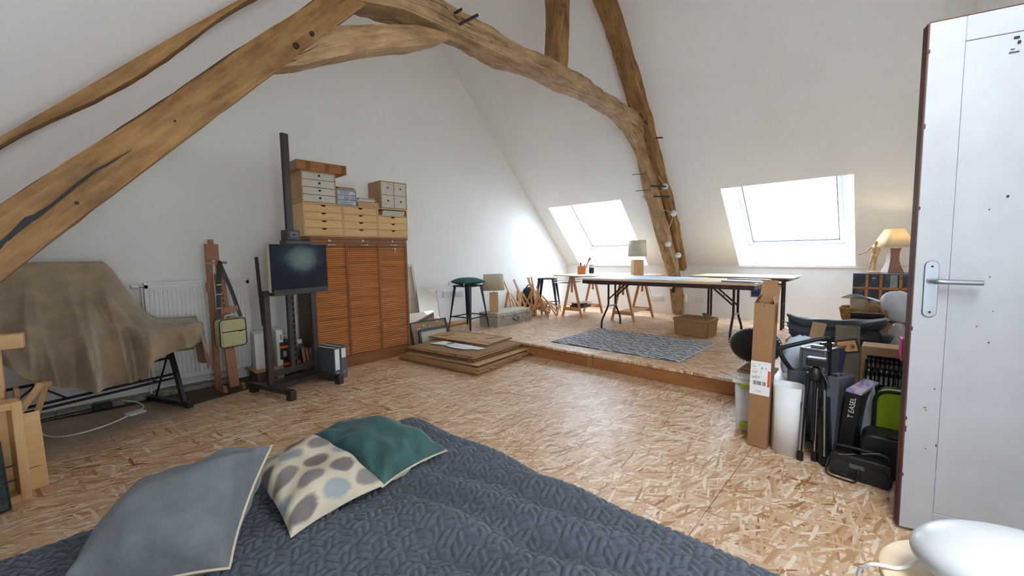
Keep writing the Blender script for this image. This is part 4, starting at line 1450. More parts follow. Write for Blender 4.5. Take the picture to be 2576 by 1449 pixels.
box1('clamp_slot', MT['inkb'], cl, .035, .065, -.006, -.003, 1.378, 1.39)
box1('clamp_lip', MT['easeldark'], e, -.055, .21, -.035, .05, 1.300, 1.332, bev=.003)
pc = thing('landscape_painting', 'dark blue landscape painting with a pale glow, held on the dark easel', 'painting', (1.37, 3.94, .886), R(15.5))
box1('canvas_support', MT['canvas'], pc, -.2, .362, -.02, .012, 0, .412)
pm2, nt, bs = mat0('misty_painting')
tc = nd(nt, 'TexCoord')
mp = nd(nt, 'Mapping', {'Vector': tc.outputs['Object'], 'Location': (-.105, 0, -.285), 'Scale': (1, 1, 1)})
sp = nd(nt, 'SeparateXYZ', {0: tc.outputs['Object']})
ddx = nd(nt, 'Math', {0: sp.outputs[0], 1: .105}, operation='SUBTRACT')
ddz = nd(nt, 'Math', {0: sp.outputs[2], 1: .285}, operation='SUBTRACT')
xx = nd(nt, 'Math', {0: ddx.outputs[0], 1: 4.6}, operation='MULTIPLY')
zz_ = nd(nt, 'Math', {0: ddz.outputs[0], 1: 6.6}, operation='MULTIPLY')
x2 = nd(nt, 'Math', {0: xx.outputs[0], 1: xx.outputs[0]}, operation='MULTIPLY')
r2 = nd(nt, 'Math', {0: zz_.outputs[0], 1: zz_.outputs[0], 2: x2.outputs[0]}, operation='MULTIPLY_ADD')
n1 = nd(nt, 'TexNoise', {'Vector': tc.outputs['Object'], 'Scale': 9.0, 'Detail': 5.0, 'Roughness': .65})
gl = nd(nt, 'Math', {0: n1.outputs[0], 1: .7, 2: r2.outputs[0]}, operation='MULTIPLY_ADD')
base = ramp(nt, nd(nt, 'Math', {0: gl.outputs[0], 1: .5}, operation='MULTIPLY').outputs[0],
            [(.10, lin(134, 146, 140)), (.26, lin(96, 116, 118)), (.5, lin(36, 54, 66)), (.95, lin(18, 30, 40))])
# ragged treeline across the lower part
tn = nd(nt, 'TexNoise', {'Vector': nd(nt, 'Mapping', {'Vector': tc.outputs['Object'], 'Scale': (38, 1, 7)}).outputs[0], 'Scale': 1.0, 'Detail': 5.0})
ax_ = nd(nt, 'Math', {0: ddx.outputs[0]}, operation='ABSOLUTE')
hl = nd(nt, 'Math', {0: tn.outputs[0], 1: .20, 2: sp.outputs[2]}, operation='MULTIPLY_ADD')
hl2 = nd(nt, 'Math', {0: ax_.outputs[0], 1: -.62, 2: hl.outputs[0]}, operation='MULTIPLY_ADD')
tm = ramp(nt, nd(nt, 'Math', {0: hl2.outputs[0], 1: 2.2}, operation='MULTIPLY').outputs[0], [(.36, (1, 1, 1, 1)), (.52, (0, 0, 0, 1))])
mk = nd(nt, 'Mix', {0: tm, 6: base, 7: lin(18, 30, 40)}, data_type='RGBA')
nt.links.new(mk.outputs[2], bs.inputs['Base Color'])
bs.inputs['Roughness'].default_value = .6
bs.inputs['Specular IOR Level'].default_value = .2
box1('paint_layer', pm2, pc, -.198, .3615, -.0215, -.0195, .002, .411)


# ------------------------------------------------------------------ roll-front filing cabinet
FYC = 4.27
cb = thing('rollfront_cabinet', 'tall oak filing cabinet with three slatted roll fronts and chrome handles', 'cabinet', (2.235, FYC, 0))
cx0, cx1 = 1.682 - 2.235, 2.788 - 2.235
D_ = .42
b = MB().bx(cx0, cx0 + .024, .004, D_, 0, 1.362)
b.build('side_panel', MT['oakdark'], cb, bev=.002)
box1('side_panel', MT['oakframe'], cb, cx1 - .024, cx1, .004, D_, 0, 1.362, bev=.002)
box1('back_panel', MT['oakdark'], cb, cx0 + .024, cx1 - .024, D_ - .01, D_, .02, 1.36)
box1('top_board', MT['oakframe'], cb, cx0 - .01, cx1 + .008, -.012, D_, 1.362, 1.388, bev=.003)
box1('plinth', MT['oakframe'], cb, cx0 - .012, cx1 + .012, -.014, .02, 0, .095, bev=.003)
box1('top_rail', MT['oakframe'], cb, cx0, cx1, 0, .022, 1.325, 1.362, bev=.001)
box1('bottom_rail', MT['oakframe'], cb, cx0, cx1, 0, .022, .095, .122, bev=.001)
st = [(cx0, cx0 + .028), (2.037 - 2.235, 2.061 - 2.235), (2.41 - 2.235, 2.432 - 2.235), (cx1 - .028, cx1)]
for x0, x1 in st:
    box1('stile', MT['oakframe'], cb, x0, x1, -.002, .022, .122, 1.326, bev=.001)
MT['tambour2'] = wood('tambour_lead', lin(104, 66, 40), lin(140, 94, 60), (1.5, 26), .4)
for k in range(3):
    x0, x1 = st[k][1], st[k + 1][0]
    tb = thing('roll_front', None, None)
    tb.parent = cb
    b = MB()
    zlo, zhi, pt = .124, 1.283, .0222
    nsl = int((zhi - zlo) / pt)
    for i in range(nsl):
        z0 = zlo + i * pt
        # each slat: rounded face with deep joint
        m = 5
        vs, fs, us = [], [], []
        off = random.random() * 9
        for j in range(m):
            t = j / (m - 1)
            z = z0 + .0012 + (pt - .0024) * t
            y = .012 - .0075 * math.sin(PI * t) ** .6
            vs += [(x0, y, z), (x1, y, z)]
            us.append((0, z - z0 + off))
        for j in range(m - 1):
            fs.append((2 * j, 2 * j + 1, 2 * j + 3, 2 * j + 2))
        uu = [[(off, us[j][1]), (off + x1 - x0, us[j][1]), (off + x1 - x0, us[j + 1][1]), (off, us[j + 1][1])] for j in range(m - 1)]
        b.add(vs, fs, uu)
    s_ = b.build('roll_slats', MT['tambour'], tb, smooth=180)
    s_['kind'] = 'stuff'
    box1('canvas_backing', MT['oakdark'], tb, x0, x1, .0122, .016, .122, 1.326)
    ld = box1('lead_rail', MT['oakframe'] if k != 1 else MT['tambour2'], tb, x0 + .002, x1 - .002, .002, .012, 1.285, 1.324, bev=.001)
    if k == 1:
        ld['label'] = 'darker brown lead rail'
    xc = (x0 + x1) / 2 + .01
    MB().tube(catmull([(xc - .045, .002, 1.304), (xc - .035, -.014, 1.304), (xc, -.020, 1.304), (xc + .035, -.014, 1.304), (xc + .045, .002, 1.304)], 4), [.0075] * 17, 8).build('pull_handle', MT['chrome'], tb, smooth=60)
    lk = MB().lathe([(0, 0), (.012, 0), (.012, .004), (.006, .006), (0, .006)], 14, M=frame_m((xc - .012, .0, 1.348), (1, 0, 0), (0, 0, 1))).build('lock', MT['chrome'], cb, smooth=40)
    MB().box((xc - .012, -.0065, 1.348), (.003, .002, .008)).build('keyhole', MT['inkb'], lk)
    if k == 2:
        b = MB().lathe([(.0, 0), (.011, 0), (.011, .002), (0, .002)], 12, M=frame_m((xc + .006, -.024, 1.262), (1, 0, 0), (0, 0, 1)))
        b.box((xc + .006, -.025, 1.235), (.005, .002, .045)).box((xc - .03, -.025, 1.27), (.008, .002, .014))
        b.build('hanging_keys', MT['chrome'], tb)


# ------------------------------------------------------------------ small drawer units on top
def drawers(name, label, x0, x1, z0, z1, y, depth, cols, rows, body, front, style, openz=0.0, group=None, cat='drawer unit'):
    o = thing(name, label, cat, ((x0 + x1) / 2, y, z0), group=group)
    w, h = x1 - x0, z1 - z0
    t = .009
    b = MB().bx(-w / 2, -w / 2 + t, 0, depth, 0, h).bx(w / 2 - t, w / 2, 0, depth, 0, h).bx(-w / 2 + t, w / 2 - t, 0, depth, 0, t).bx(-w / 2 + t, w / 2 - t, 0, depth, h - t, h)
    b.bx(-w / 2 + t, w / 2 - t, depth - .006, depth, t, h - t)
    if cols == 2:
        b.bx(-.004, .004, 0, depth - .006, t, h - t)
    if openz:
        b.bx(-w / 2 + t, w / 2 - t, 0, depth - .006, h - openz - .008, h - openz)
        for r in range(1, rows):
            pass
    hh = h - 2 * t - (openz and openz)
    for r in range(1, rows):
        z = t + hh * r / rows
        b.bx(-w / 2 + t, w / 2 - t, .014, depth - .006, z - .002, z + .002)
    b.build('carcass', body, o)
    cw = (w - 2 * t - (.008 if cols == 2 else 0)) / cols
    for c in range(cols):
        for r in range(rows):
            cx = -w / 2 + t + cw / 2 + c * (cw + .008)
            fw = cw - .004
            za = t + hh * r / rows + .003
            fh = hh / rows - .006
            if style == 'notch':
                nr = .026
                poly = [(-fw / 2, 0), (fw / 2, 0), (fw / 2, fh), (nr, fh)]
                for k in range(1, 10):
                    a = PI * k / 10
                    poly.append((nr * math.cos(a), fh - .017 * math.sin(a)))
                poly += [(-nr, fh), (-fw / 2, fh)]
                dr = MB().prism(poly, .012, frame_m((cx, .013, za), (1, 0, 0), (0, 0, 1))).build('drawer', front, o)
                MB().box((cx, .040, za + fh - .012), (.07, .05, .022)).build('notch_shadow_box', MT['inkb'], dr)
            else:
                dr = MB().bx(cx - fw / 2, cx + fw / 2, .001, .012, za, za + fh).build('drawer', front, o, bev=.001)
                if style == 'hole':
                    MB().lathe([(.0, .0004), (.0088, .0004), (.0088, .002), (.0115, .002), (.0115, 0), (.0, 0)], 16, M=frame_m((cx + .005, .0012, za + fh * .62), (1, 0, 0), (0, 0, 1))).build('finger_hole', MT['inkb'], dr)
                    MB().bx(cx - .03, cx + .028, .0003, .0012, za + fh * (.90 if r % 2 else .12), za + fh * (.90 if r % 2 else .12) + .003).build('written_label', MT['inkl'], dr)
                elif style == 'file':
                    MB().lathe([(.0, .0004), (.0075, .0004), (.0095, .002), (.0105, 0), (.0, 0)], 16, M=frame_m((cx + .004, .0012, za + fh * .56), (1, 0, 0), (0, 0, 1))).build('finger_hole', MT['inkb'], dr)
                    MB().tube(catmull([(cx - .026, .001, za + fh * .24), (cx - .022, -.006, za + fh * .27), (cx + .022, -.006, za + fh * .27), (cx + .026, .001, za + fh * .24)], 3), .0035, 6).build('pull', MT['whitepl'], dr)
                    MB().bx(cx - .028, cx + .028, .0003, .0012, za + fh * .88, za + fh * .88 + .003).build('written_label', MT['inkl'], dr)
                elif style == 'clear':
                    MB().bx(cx - .028, cx + .028, -.010, .001, za + fh * .28, za + fh * .80).build('drawer_grip', MT['clear'], dr, bev=.003)
    return o


grp = 'birch drawer units on the cabinet'
drawers('drawer_unit', 'birch drawer unit with four drawers under the white-fronted box', 1.632, 2.027, 1.390, 1.716, FYC, .31, 1, 4, MT['birch'], MT['birch'], 'notch', group=grp)
drawers('drawer_unit', 'middle birch drawer unit with four drawers on the cabinet', 2.031, 2.423, 1.390, 1.714, FYC, .31, 1, 4, MT['birch'], MT['birch'], 'notch', group=grp)
drawers('drawer_unit', 'birch drawer unit with three drawers and an open paper slot above', 2.427, 2.808, 1.390, 1.716, FYC, .31, 1, 3, MT['birch'], MT['birch'], 'notch', openz=.078, group=grp)
# silver-edged pads in the open slot
for k in range(4):
    o = MB().bx(-.155, .125, .0, .20, 0, .0135).build('paper_pad', plain('pad_%d' % k, lin(196 + 8 * (k % 2), 194 + 6 * (k % 2), 186), .35, metal=.25, var=.05), None, bev=.002)
    o.location = (2.63 + .004 * k, FYC - .012, 1.6385 + .0142 * k)
    tag(o, 'silvery pad of paper in the open slot of the drawer unit', 'paper pad', 'paper pads in the open slot')
drawers('desktop_drawers', 'kraft box with four white drawers and round finger holes', 1.628, 1.966, 1.7175, 2.028, FYC + .0, .27, 1, 4, MT['card2'], MT['kraftgrey'], 'hole')
drawers('file_box', 'kraft box with four grey drawers two by two, on the right drawer unit', 2.476, 2.812, 1.7175, 2.026, FYC + .0, .28, 2, 2, MT['card2'], MT['kraftgrey'], 'file')
MT['clearbody'] = plain('smoky_plastic', lin(150, 160, 168), .25, var=.08)
MT['clearfront'] = plain('clear_drawer_front', lin(176, 188, 200), .15, var=.25, vscale=20)
drawers('clear_drawer_box', 'small clear plastic box with three drawers', 1.974, 2.188, 1.7175, 1.885, FYC + .005, .25, 1, 3, MT['clearbody'], MT['clearfront'], 'clear')
o = thing('loose_papers', 'brown card papers piled on the clear plastic drawers', 'papers', (2.075, FYC + .12, 1.8857))
for k in range(4):
    MB().box((random.uniform(-.01, .01), random.uniform(-.015, .015), .003 + .0052 * k), (.19, .21, .004), rz=random.uniform(-.12, .12)).build('sheet', MT['card2'] if k != 2 else MT['tape'], o)
o = thing('card_folder', 'open cardboard folder box with a pale knob between drawer boxes', 'box', (2.335, FYC + .11, 1.7155))
b = MB().bx(-.125, .13, -.09, .15, 0, .045)
b.build('box_body', MT['card2'], o, bev=.002)
MB().bar((-.13, -.085, .055), (.125, -.085, .052), .004, .02).build('torn_flap', MT['card2'], o)
MB().lathe([(0, 0), (.012, 0), (.014, .008), (.008, .014), (0, .015)], 12, M=frame_m((.075, -.0905, .022), (1, 0, 0), (0, 0, 1))).build('knob', MT['canvas'], o, smooth=40)
o = thing('paper_stack', 'small stack of cream papers on the cardboard folder box', 'papers', (2.315, FYC + .10, 1.7765))
for k in range(5):
    MB().box((random.uniform(-.02, .02), random.uniform(-.015, .015), .004 + .0075 * k), (.21 - .02 * (k > 2), .16, .006), rz=random.uniform(-.15, .15)).build('sheet', MT['paper'] if k in (1, 2) else MT['canvas'], o)
o = thing('carton', 'flat brown carton with tape strips lying on the white drawer box', 'box', (1.83, FYC - .03, 2.0290))
MB().bx(-.25, .245, 0, .30, 0, .09).build('carton_body', MT['card3'], o, bev=.002)
for x in (-.165, .02, .19):
    MB().bx(x, x + .045, -.0012, .0002, .003, .082).build('tape_strip', MT['tape'], o)
b = MB()
for x, z in ((-.13, .062), (-.12, .056), (.075, .062), (.11, .056)):
    b.bx(x - .03, x + .035, -.0008, 0, z, z + .003)
b.build('faint_print', plain('faint_ink', lin(134, 88, 46), .7), o)
MB().bx(-.2506, -.2494, .02, .28, .004, .086).build('end_tape', MT['tape'], o)

# ------------------------------------------------------------------ boxes and binders on the floor at its left
o = thing('wooden_crate', 'low grey wooden crate on the floor between radiator and dark easel', 'crate', (1.36, 4.46, 0))
b = MB().bx(-.21, .13, -.10, .15, .10, .118)
b.build('crate_top', MT['card2'], o, bev=.002)
MB().bx(-.19, -.02, -.09, .14, 0, .10).build('crate_end', MT['oldfloor'], o)
MB().bx(-.02, .12, -.095, .14, 0, .10).build('crate_side', MT['card2'], o, bev=.002)
o = thing('white_box', 'white upright box on the low crate beside the radiator', 'box', (1.265, 4.50, .119), R(-8))
box1('box_body', MT['whitepl'], o, -.075, .055, -.09, .12, 0, .345, bev=.004)
o = thing('white_box', 'slim white box with a small printed label, half behind the easel upright', 'box', (1.385, 4.47, .119), R(-8))
box1('box_body', MT['whitepl'], o, -.015, .045, -.075, .12, 0, .355, bev=.004)
MB().bx(.018, .034, -.0762, -.075, .26, .31).build('printed_label', MT['inkl'], o)
for k, (lab, z0, z1, x, y) in enumerate((('black storage box with an orange band, lower of two by the crate', .0, .185, 1.482, 4.40), ('black storage box with an orange band, upper of two', .186, .355, 1.462, 4.41))):
    o = thing('storage_box', lab, 'box', (x, y, z0), R(-6), group='black boxes with orange bands')
    box1('box_body', MT['black'], o, -.075, .075, -.06, .14, 0, z1 - z0, bev=.003)
    box1('orange_band', MT['orange'], o, -.0762, .0762, -.0615, .1, (z1 - z0) - .055, (z1 - z0) - .030)
    if k:
        MB().bx(-.055, -.025, -.0615, -.06, .03, .085).build('paper_label', MT['inkl'], o)
    else:
        MB().bx(-.06, .05, -.0615, -.06, .06, .064).build('print_line', MT['inkl'], o)
o = thing('pale_jug', 'pale rounded plastic jug behind the black boxes', 'jug', (1.535, 4.55, .0))
MB().lathe([(0, 0), (.06, 0), (.065, .05), (.065, .30), (.05, .36), (.028, .385), (.028, .41), (0, .41)], 18).build('jug_body', MT['whitepl'], o, smooth=50)
MB().tube(catmull([(-.03, 0, .39), (-.075, 0, .37), (-.085, 0, .30), (-.066, 0, .24)], 4), .011, 8).build('jug_handle', MT['whitepl'], o, smooth=60)
o = thing('solvent_tin', 'small tin with pale blue cap behind the toothed easel bar', 'tin', (1.585, 4.47, .0))
box1('tin_body', MT['greym'], o, -.035, .035, -.03, .03, 0, .30, bev=.006)
MB().bx(-.03, .03, -.026, .026, .30, .345).build('cap', MT['paperb'], o, bev=.006)
for k in range(3):
    o = MB().bx(0, .026, -.10, .10, 0, .27 - .01 * k).build('cardboard_pack', MT['card'] if k != 1 else MT['oakframe'], None, bev=.003)
    o.location = (1.585 + .031 * k, 4.305 - .012 * k, .004)
    o.rotation_euler = (0, R(-7), R(-20))
    tag(o, ('flat cardboard pack leaning in the shadow behind the easel upright', 'reddish flat pack between two cardboard packs', 'cardboard pack nearest the easel upright')[k], 'pack', 'flat packs beside the cabinet')


def binder(x, y, lab, lbl_z0, lbl_z1):
    o = thing('lever_arch_binder', lab, 'binder', (x, y, 0.001), R(15), group='grey lever arch binders')
    # spine faces the room at y=0, body runs back
    b = MB().bx(-.034, -.031, 0, .285, 0, .315).bx(.031, .034, 0, .285, 0, .315).bx(-.034, .034, -.003, 0, 0, .315)
    b.build('cover', MT['greym'], o, bev=.001)
    MB().bx(-.028, .028, .02, .27, .008, .305).build('paper_block', MT['paper'], o)
    MB().bx(-.024, .024, -.0042, -.003, lbl_z0, lbl_z1).build('spine_label', MT['paper'], o)
    MB().lathe([(.006, 0), (.011, 0), (.011, .002), (.006, .002)], 16, M=frame_m((0, -.0032, .065), (1, 0, 0), (0, 0, 1))).build('finger_ring', MT['chrome'], o)
    MB().lathe([(0, 0), (.006, 0), (.006, .0012), (0, .0012)], 12, M=frame_m((0, -.0030, .065), (1, 0, 0), (0, 0, 1))).build('ring_hole', MT['inkb'], o)
    return o


binder(1.715, 3.88, 'grey lever arch binder with a long spine label, beside the easel', .10, .30)
binder(1.790, 3.905, 'grey lever arch binder with a short spine label, nearest the cabinet door', .205, .295)


# ------------------------------------------------------------------ frames leaning on the gable right of the cabinet
def stretcher(name, label, cat, x0, x1, h, yb, yt, bars=1, bw=.045, mat='lightpine', back='canvas', z0=0.0, group=None, tilt=0.0):
    """canvas seen from the back, leaning on the wall: foot at yb, top at yt"""
    o = thing(name, label, cat, ((x0 + x1) / 2, yb, z0), group=group)
    w = x1 - x0
    L = math.hypot(h, yt - yb)
    Mx = frame_m((0, 0, 0), (1, tilt, 0), (0, yt - yb, h))
    MB().box((0, L / 2, -.012), (w - .01, L - .01, .003), M=Mx).build('canvas_back', MT[back], o)
    b = MB()
    for xx in (-w / 2 + bw / 2, w / 2 - bw / 2):
        b.box((xx, L / 2, 0), (bw, L, .02), M=Mx)
    for zz in [bw / 2, L - bw / 2] + [L * (k + 1) / (bars + 1) * 1.18 for k in range(bars)]:
        b.box((0, zz, 0), (w - 2 * bw, bw, .018), M=Mx)
    b.build('stretcher_bars', MT[mat], o, bev=.001)
    return o


stretcher('stretched_canvas', 'large canvas seen from the back, leaning against the gable beside the cabinet', 'canvas', 2.80, 3.225, 1.06, 4.60, 4.82, bars=1, mat='canvas', bw=.035)
o = thing('mirror_sheet', 'unframed mirror sheet leaning in front of the big canvas, reflecting the skylight', 'mirror', (3.12, 4.45, 0.0))
Mx = frame_m((0, 0, 0), (1, .02, 0), (0, .20, 1))
MB().box((.02, .225, .0), (.40, .45, .005), M=Mx).build('mirror_glass', MT['mirror'], o)
o = thing('mirror_sheet', 'second narrow mirror sheet with a chipped taped edge, right of the big canvas', 'mirror', (3.30, 4.53, 0.0))
Mx = frame_m((0, 0, 0), (1, -.1, 0), (0, .20, 1))
MB().box((.02, .375, .0), (.30, .74, .005), M=Mx).build('mirror_glass', MT['mirror'], o)
b = MB()
for k in range(16):
    b.box((.168 + random.uniform(-.004, .004), .03 + .045 * k, .004), (.010, .046, .004), M=Mx)
b.build('tape_edge', MT['paper'], o)
stretcher('picture_frame', 'small pale stretched canvas right of the mirrors, half hidden', 'canvas', 3.26, 3.56, .44, 4.66, 4.78, bars=0)
o = stretcher('picture_frame', 'dark framed picture seen from its brown back, with white clips', 'picture frame', 2.93, 3.50, .33, 4.40, 4.49, bars=0, bw=.014, mat='blueframe', back='mdf')
b = MB()
for x, z in ((-.09, .27), (-.0, .25), (.13, .30)):
    b.box((x, -.02 + z * .34, z), (.02, .014, .02))
b.box((.135, .095, .315), (.012, .012, .05))
b.build('white_clip', MT['paper'], o)
o = stretcher('picture_frame', 'slate framed picture with a beige back, frontmost beside the cabinet', 'picture frame', 2.985, 3.46, .245, 4.33, 4.39, bars=0, bw=.03, mat='blueframe', back='canvas')
b = MB().box((.16, .03, .085), (.035, .014, .04)).box((-.22, .075, .24), (.05, .02, .03))
b.build('white_clip', MT['paper'], o)
o = thing('cardboard_tube', 'long brown cardboard roll lying along the foot of the gable wall', 'tube', (3.88, 4.74, PZ + .036))
MB().tube([(-.33, -.03, 0), (.30, .02, 0)], .036, 16).build('tube', MT['card2'], o, smooth=40)
MB().tube([(-.36, -.025, -.005), (-.18, -.02, -.003)], .040, 16).build('wrapper', MT['card'], o, smooth=40)

# ------------------------------------------------------------------ flattened cartons by the step
def slab(name, label, corners, z, th, mat, layers=3, group=None, seed=0, bend=0.0):
    o = thing(name, label, 'cardboard', (sum(c[0] for c in corners) / 4, sum(c[1] for c in corners) / 4, z), group=group)
    cx, cy = o.location.x, o.location.y
    rng = random.Random(seed)
    for k in range(layers):
        zz0, zz1 = th * k / layers, th * (k + 1) / layers - .0015

        def fn(u, v, zb, top):
            C_ = [Vector(c) for c in corners]
            q = C_[0] * (1 - u) * (1 - v) + C_[1] * u * (1 - v) + C_[2] * u * v + C_[3] * (1 - u) * v
            return Vector((q.x - cx + jx, q.y - cy + jy, zb + bend * u * u * (k + 1) / layers + .003 * math.sin(u * 9 + k) * math.sin(v * 7) * top))
        jx, jy = rng.uniform(-.012, .012), rng.uniform(-.012, .012)
        nn = 9
        b = MB()
        b.grid(lambda u, v: fn(u, v, zz1, 1), nn, nn, uvs=(.9, .7))
        b.grid(lambda u, v: fn(u, v, zz0, 0), nn, nn, uvs=(.9, .7))
        edge = [(i / 8, 0) for i in range(9)] + [(1, i / 8) for i in range(1, 9)] + [(1 - i / 8, 1) for i in range(1, 9)] + [(0, 1 - i / 8) for i in range(1, 8)]
        m = len(edge)
        vs = [fn(u, v, zz0, 0) for u, v in edge] + [fn(u, v, zz1, 1) for u, v in edge]
        b.add(vs, [(i, (i + 1) % m, m + (i + 1) % m, m + i) for i in range(m)])
        b.build('cardboard_layer', mat[k % len(mat)], o)
    return o


gc = 'flattened cartons by the step'
c1 = slab('flattened_carton', 'bottom flattened carton of the pile, with a crushed fold towards the room', [(2.545, 4.09), (2.675, 2.94), (3.56, 3.07), (3.44, 4.22)], .001, .055, [MT['card']], 2, gc, 1)
# rolled, crushed front fold
MB().tube(catmull([(-.50, .52, .032), (-.47, .2, .034), (-.43, -.2, .036), (-.385, -.60, .036)], 6), [.034] * 19, 10).build('rolled_fold', MT['card'], c1, smooth=60)
b = MB()
for k in range(12):
    b.box((-.36 + .08 * k * random.uniform(.6, 1.2), -.63 + .012 * k, .03 + random.uniform(-.01, .02)), (.09, .05, .004), M=None, rz=random.uniform(-.5, .5))
b.build('torn_flaps', MT['card2'], c1)
c1b = slab('flattened_carton', 'wide torn carton sheet second from the bottom of the pile', [(2.60, 4.10), (2.72, 3.00), (3.72, 3.10), (3.58, 4.18)], .0575, .010, [MT['card2']], 1, gc, 2, bend=.012)
MB().bar((.42, -.50, .006), (.50, -.62, -.045), .028, .002).build('loose_tape', MT['lightpine'], c1b)
c2 = slab('flattened_carton', 'thick corrugated carton bundle in the middle of the pile, with open edges', [(2.66, 4.14), (2.775, 3.12), (3.60, 3.20), (3.47, 4.20)], .071, .058, [MT['card'], MT['cardin'], MT['card'], MT['cardin'], MT['card2']], 6, gc, 3, bend=.01)
b = MB()
for k in range(3):
    t = .15 + .32 * k
    b.box((-.465 + .105 * t, .50 - t * 1.0, .03), (.006, .06, .056), rz=-.11)
b.box((-.365, -.495, .03), (.03, .03, .058), rz=-.1)
b.build('tape_patch', MT['tape'], c2)
c3 = slab('flattened_carton', 'smallest pale carton on top of the pile, with tape marks', [(3.11, 4.33), (3.21, 3.37), (3.70, 3.44), (3.56, 4.40)], .1395, .020, [MT['card2'], MT['cardin'], MT['card2']], 3, gc, 4)
b = MB()
for x, y, rz in ((-.10, .28, .1), (-.08, -.12, .1), (.10, -.30, -.05), (.16, .26, .1)):
    b.box((x, y, .0212), (.022, .16, .0015), rz=rz + 1.2)
b.build('tape_mark', MT['tape'], c3)
MB().tube([(-.21, .46, .010), (-.115, -.48, .010)], .0115, 8).build('folded_rim', MT['card'], c3)
MB().tube([(.17, .46, .012), (.235, -.38, .012)], .0105, 8).build('folded_rim', MT['card'], c3)
o = thing('torn_paper', 'torn white paper sheet with a green oval, lying on the carton pile', 'paper', (2.99, 3.66, .139))
poly = [(-.10, .36), (.09, .32), (.10, .10), (.13, -.12), (.13, -.36), (.03, -.34), (.02, -.27), (-.05, -.20), (-.08, -.02), (-.055, .12)]
MB().prism(poly, .002, Matrix.Translation((0, 0, .0))).build('sheet', MT['paper'], o)
MB().lathe([(0, 0), (.055, 0), (.055, .0008), (0, .0008)], 24, c=(.045, .15, .0021), sq=.75).build('green_oval', MT['green'], o)
MB().bar((-.055, .25, .0024), (.03, -.2, .0024), .003, .001).build('pen_line', MT['inkl'], o)

# ------------------------------------------------------------------ metal stools
def stool(label, x, y, rz, h=.615):
    o = thing('metal_stool', label, 'stool', (x, y, PZ), rz, group='gunmetal metal stools')
    s0, s1 = .145, .205
    box1('seat', MT['stool'], o, -.155, .155, -.155, .155, h - .022, h, bev=.008)
    for sx in (-1, 1):
        for sy in (-1, 1):
            p0, p1 = Vector((sx * s0, sy * s0, h - .02)), Vector((sx * s1, sy * s1, 0))
            b = MB()
            # pressed L-section leg, wide under the seat and narrow at the foot
            n0, n1 = .052, .014
            vs = []
            for p, wd in ((p0, n0), (p1, n1)):
                vs += [p, p + Vector((-sx * wd, 0, 0)), p + Vector((0, -sy * wd, 0)), p + Vector((-sx * .004, -sy * .004, 0))]
            b.add(vs, [(0, 1, 5, 4), (0, 4, 6, 2), (1, 3, 7, 5), (3, 2, 6, 7), (4, 5, 7, 6)])
            b.build('leg', MT['stool'], o)
    for a in range(4):
        k = .185
        c_ = [(-k, -k), (k, -k), (k, k), (-k, k)]
        p, q = c_[a], c_[(a + 1) % 4]
        MB().bar((p[0], p[1], .165 + .012 * (a % 2)), (q[0], q[1], .165 + .012 * (a % 2)), .005, .016, up=(0, 0, 1)).build('footrest_bar', MT['stool'], o)
    return o


stool('gunmetal metal stool carrying the teal tasselled cushion', 3.875, 4.435, R(8))
cu = cushion('cushion', 'teal velvet cushion with cream tassels on the metal stool', 'cushion',
             [(3.665, 4.275, .800), (4.035, 4.225, .800), (4.085, 4.595, .800), (3.715, 4.645, .800)], .062, MT['tealdk'], MT['tealdk'], None, seed=14, tb=.045, wr=.002, n=26)
for c in ((-.21, -.16), (.16, -.21), (.21, .16), (-.16, .21)):
    MB().lathe([(0, 0), (.004, 0), (.007, -.008), (.004, -.014), (.009, -.035), (0, -.036)], 8, c=(c[0] * 1.04, c[1] * 1.04, -.003)).build('tassel', MT['canvas'], cu, smooth=50)
stool('bare gunmetal metal stool behind the bundle of small easels', 5.74, 4.46, R(28))

# ------------------------------------------------------------------ wicker trunk with table lamp
o = thing('wicker_suitcase', 'low grey wicker trunk with leather handle and metal clasps', 'trunk', (4.53, 4.33, PZ), R(3))
w, d_, h = .78, .365, .195


def wickerbox(name, mat, x0, x1, y0, y1, z0, z1, par):
    b = MB().bx(x0 + .004, x1 - .004, y0 + .004, y1 - .004, z0, z1)
    ob = b.build(name, mat, par)
    return ob


wickerbox('trunk_core', MT['wickerg'], -w / 2, w / 2, -d_ / 2, d_ / 2, 0, .135, o)
b = MB()
# woven uprights and strands
for side in ('f', 'l'):
    Ls = w if side == 'f' else d_
    nn = int(Ls / .022)
    for i in range(nn):
        for j in range(9):
            u = -Ls / 2 + (i + .5) * Ls / nn
            z = .008 + j * .0145
            out = .0022 if (i + j) % 2 else -.0008
            if side == 'f':
                b.box((u, -d_ / 2 + .002 - out, z + .006), (.021, .007, .011))
            else:
                b.box((-w / 2 + .002 - out, u, z + .006), (.007, .021, .011))
wv = b.build('weave', MT['wickerg'], o)
wv['kind'] = 'stuff'
b = MB().bx(-w / 2 - .004, w / 2 + .004, -d_ / 2 - .004, d_ / 2 + .004, .138, h)
b.build('lid', MT['wickerg'], o, bev=.006)
for x in (-w / 2 + .01, w / 2 - .01):
    box1('corner_post', MT['wickerg'], o, x - .012, x + .012, -d_ / 2 - .005, -d_ / 2 + .01, 0, .137, bev=.002)
for x in (-.27, .0, .29):
    MB().bx(x - .013, x + .013, -d_ / 2 - .012, -d_ / 2 - .003, .105, .165).build('clasp', MT['steel'], o, bev=.002)
MB().tube(catmull([(-.065, -d_ / 2 - .008, .095), (-.05, -d_ / 2 - .035, .070), (0, -d_ / 2 - .045, .058), (.05, -d_ / 2 - .035, .070), (.065, -d_ / 2 - .008, .095)], 5), .010, 8).build('handle', MT['black'], o, smooth=60)


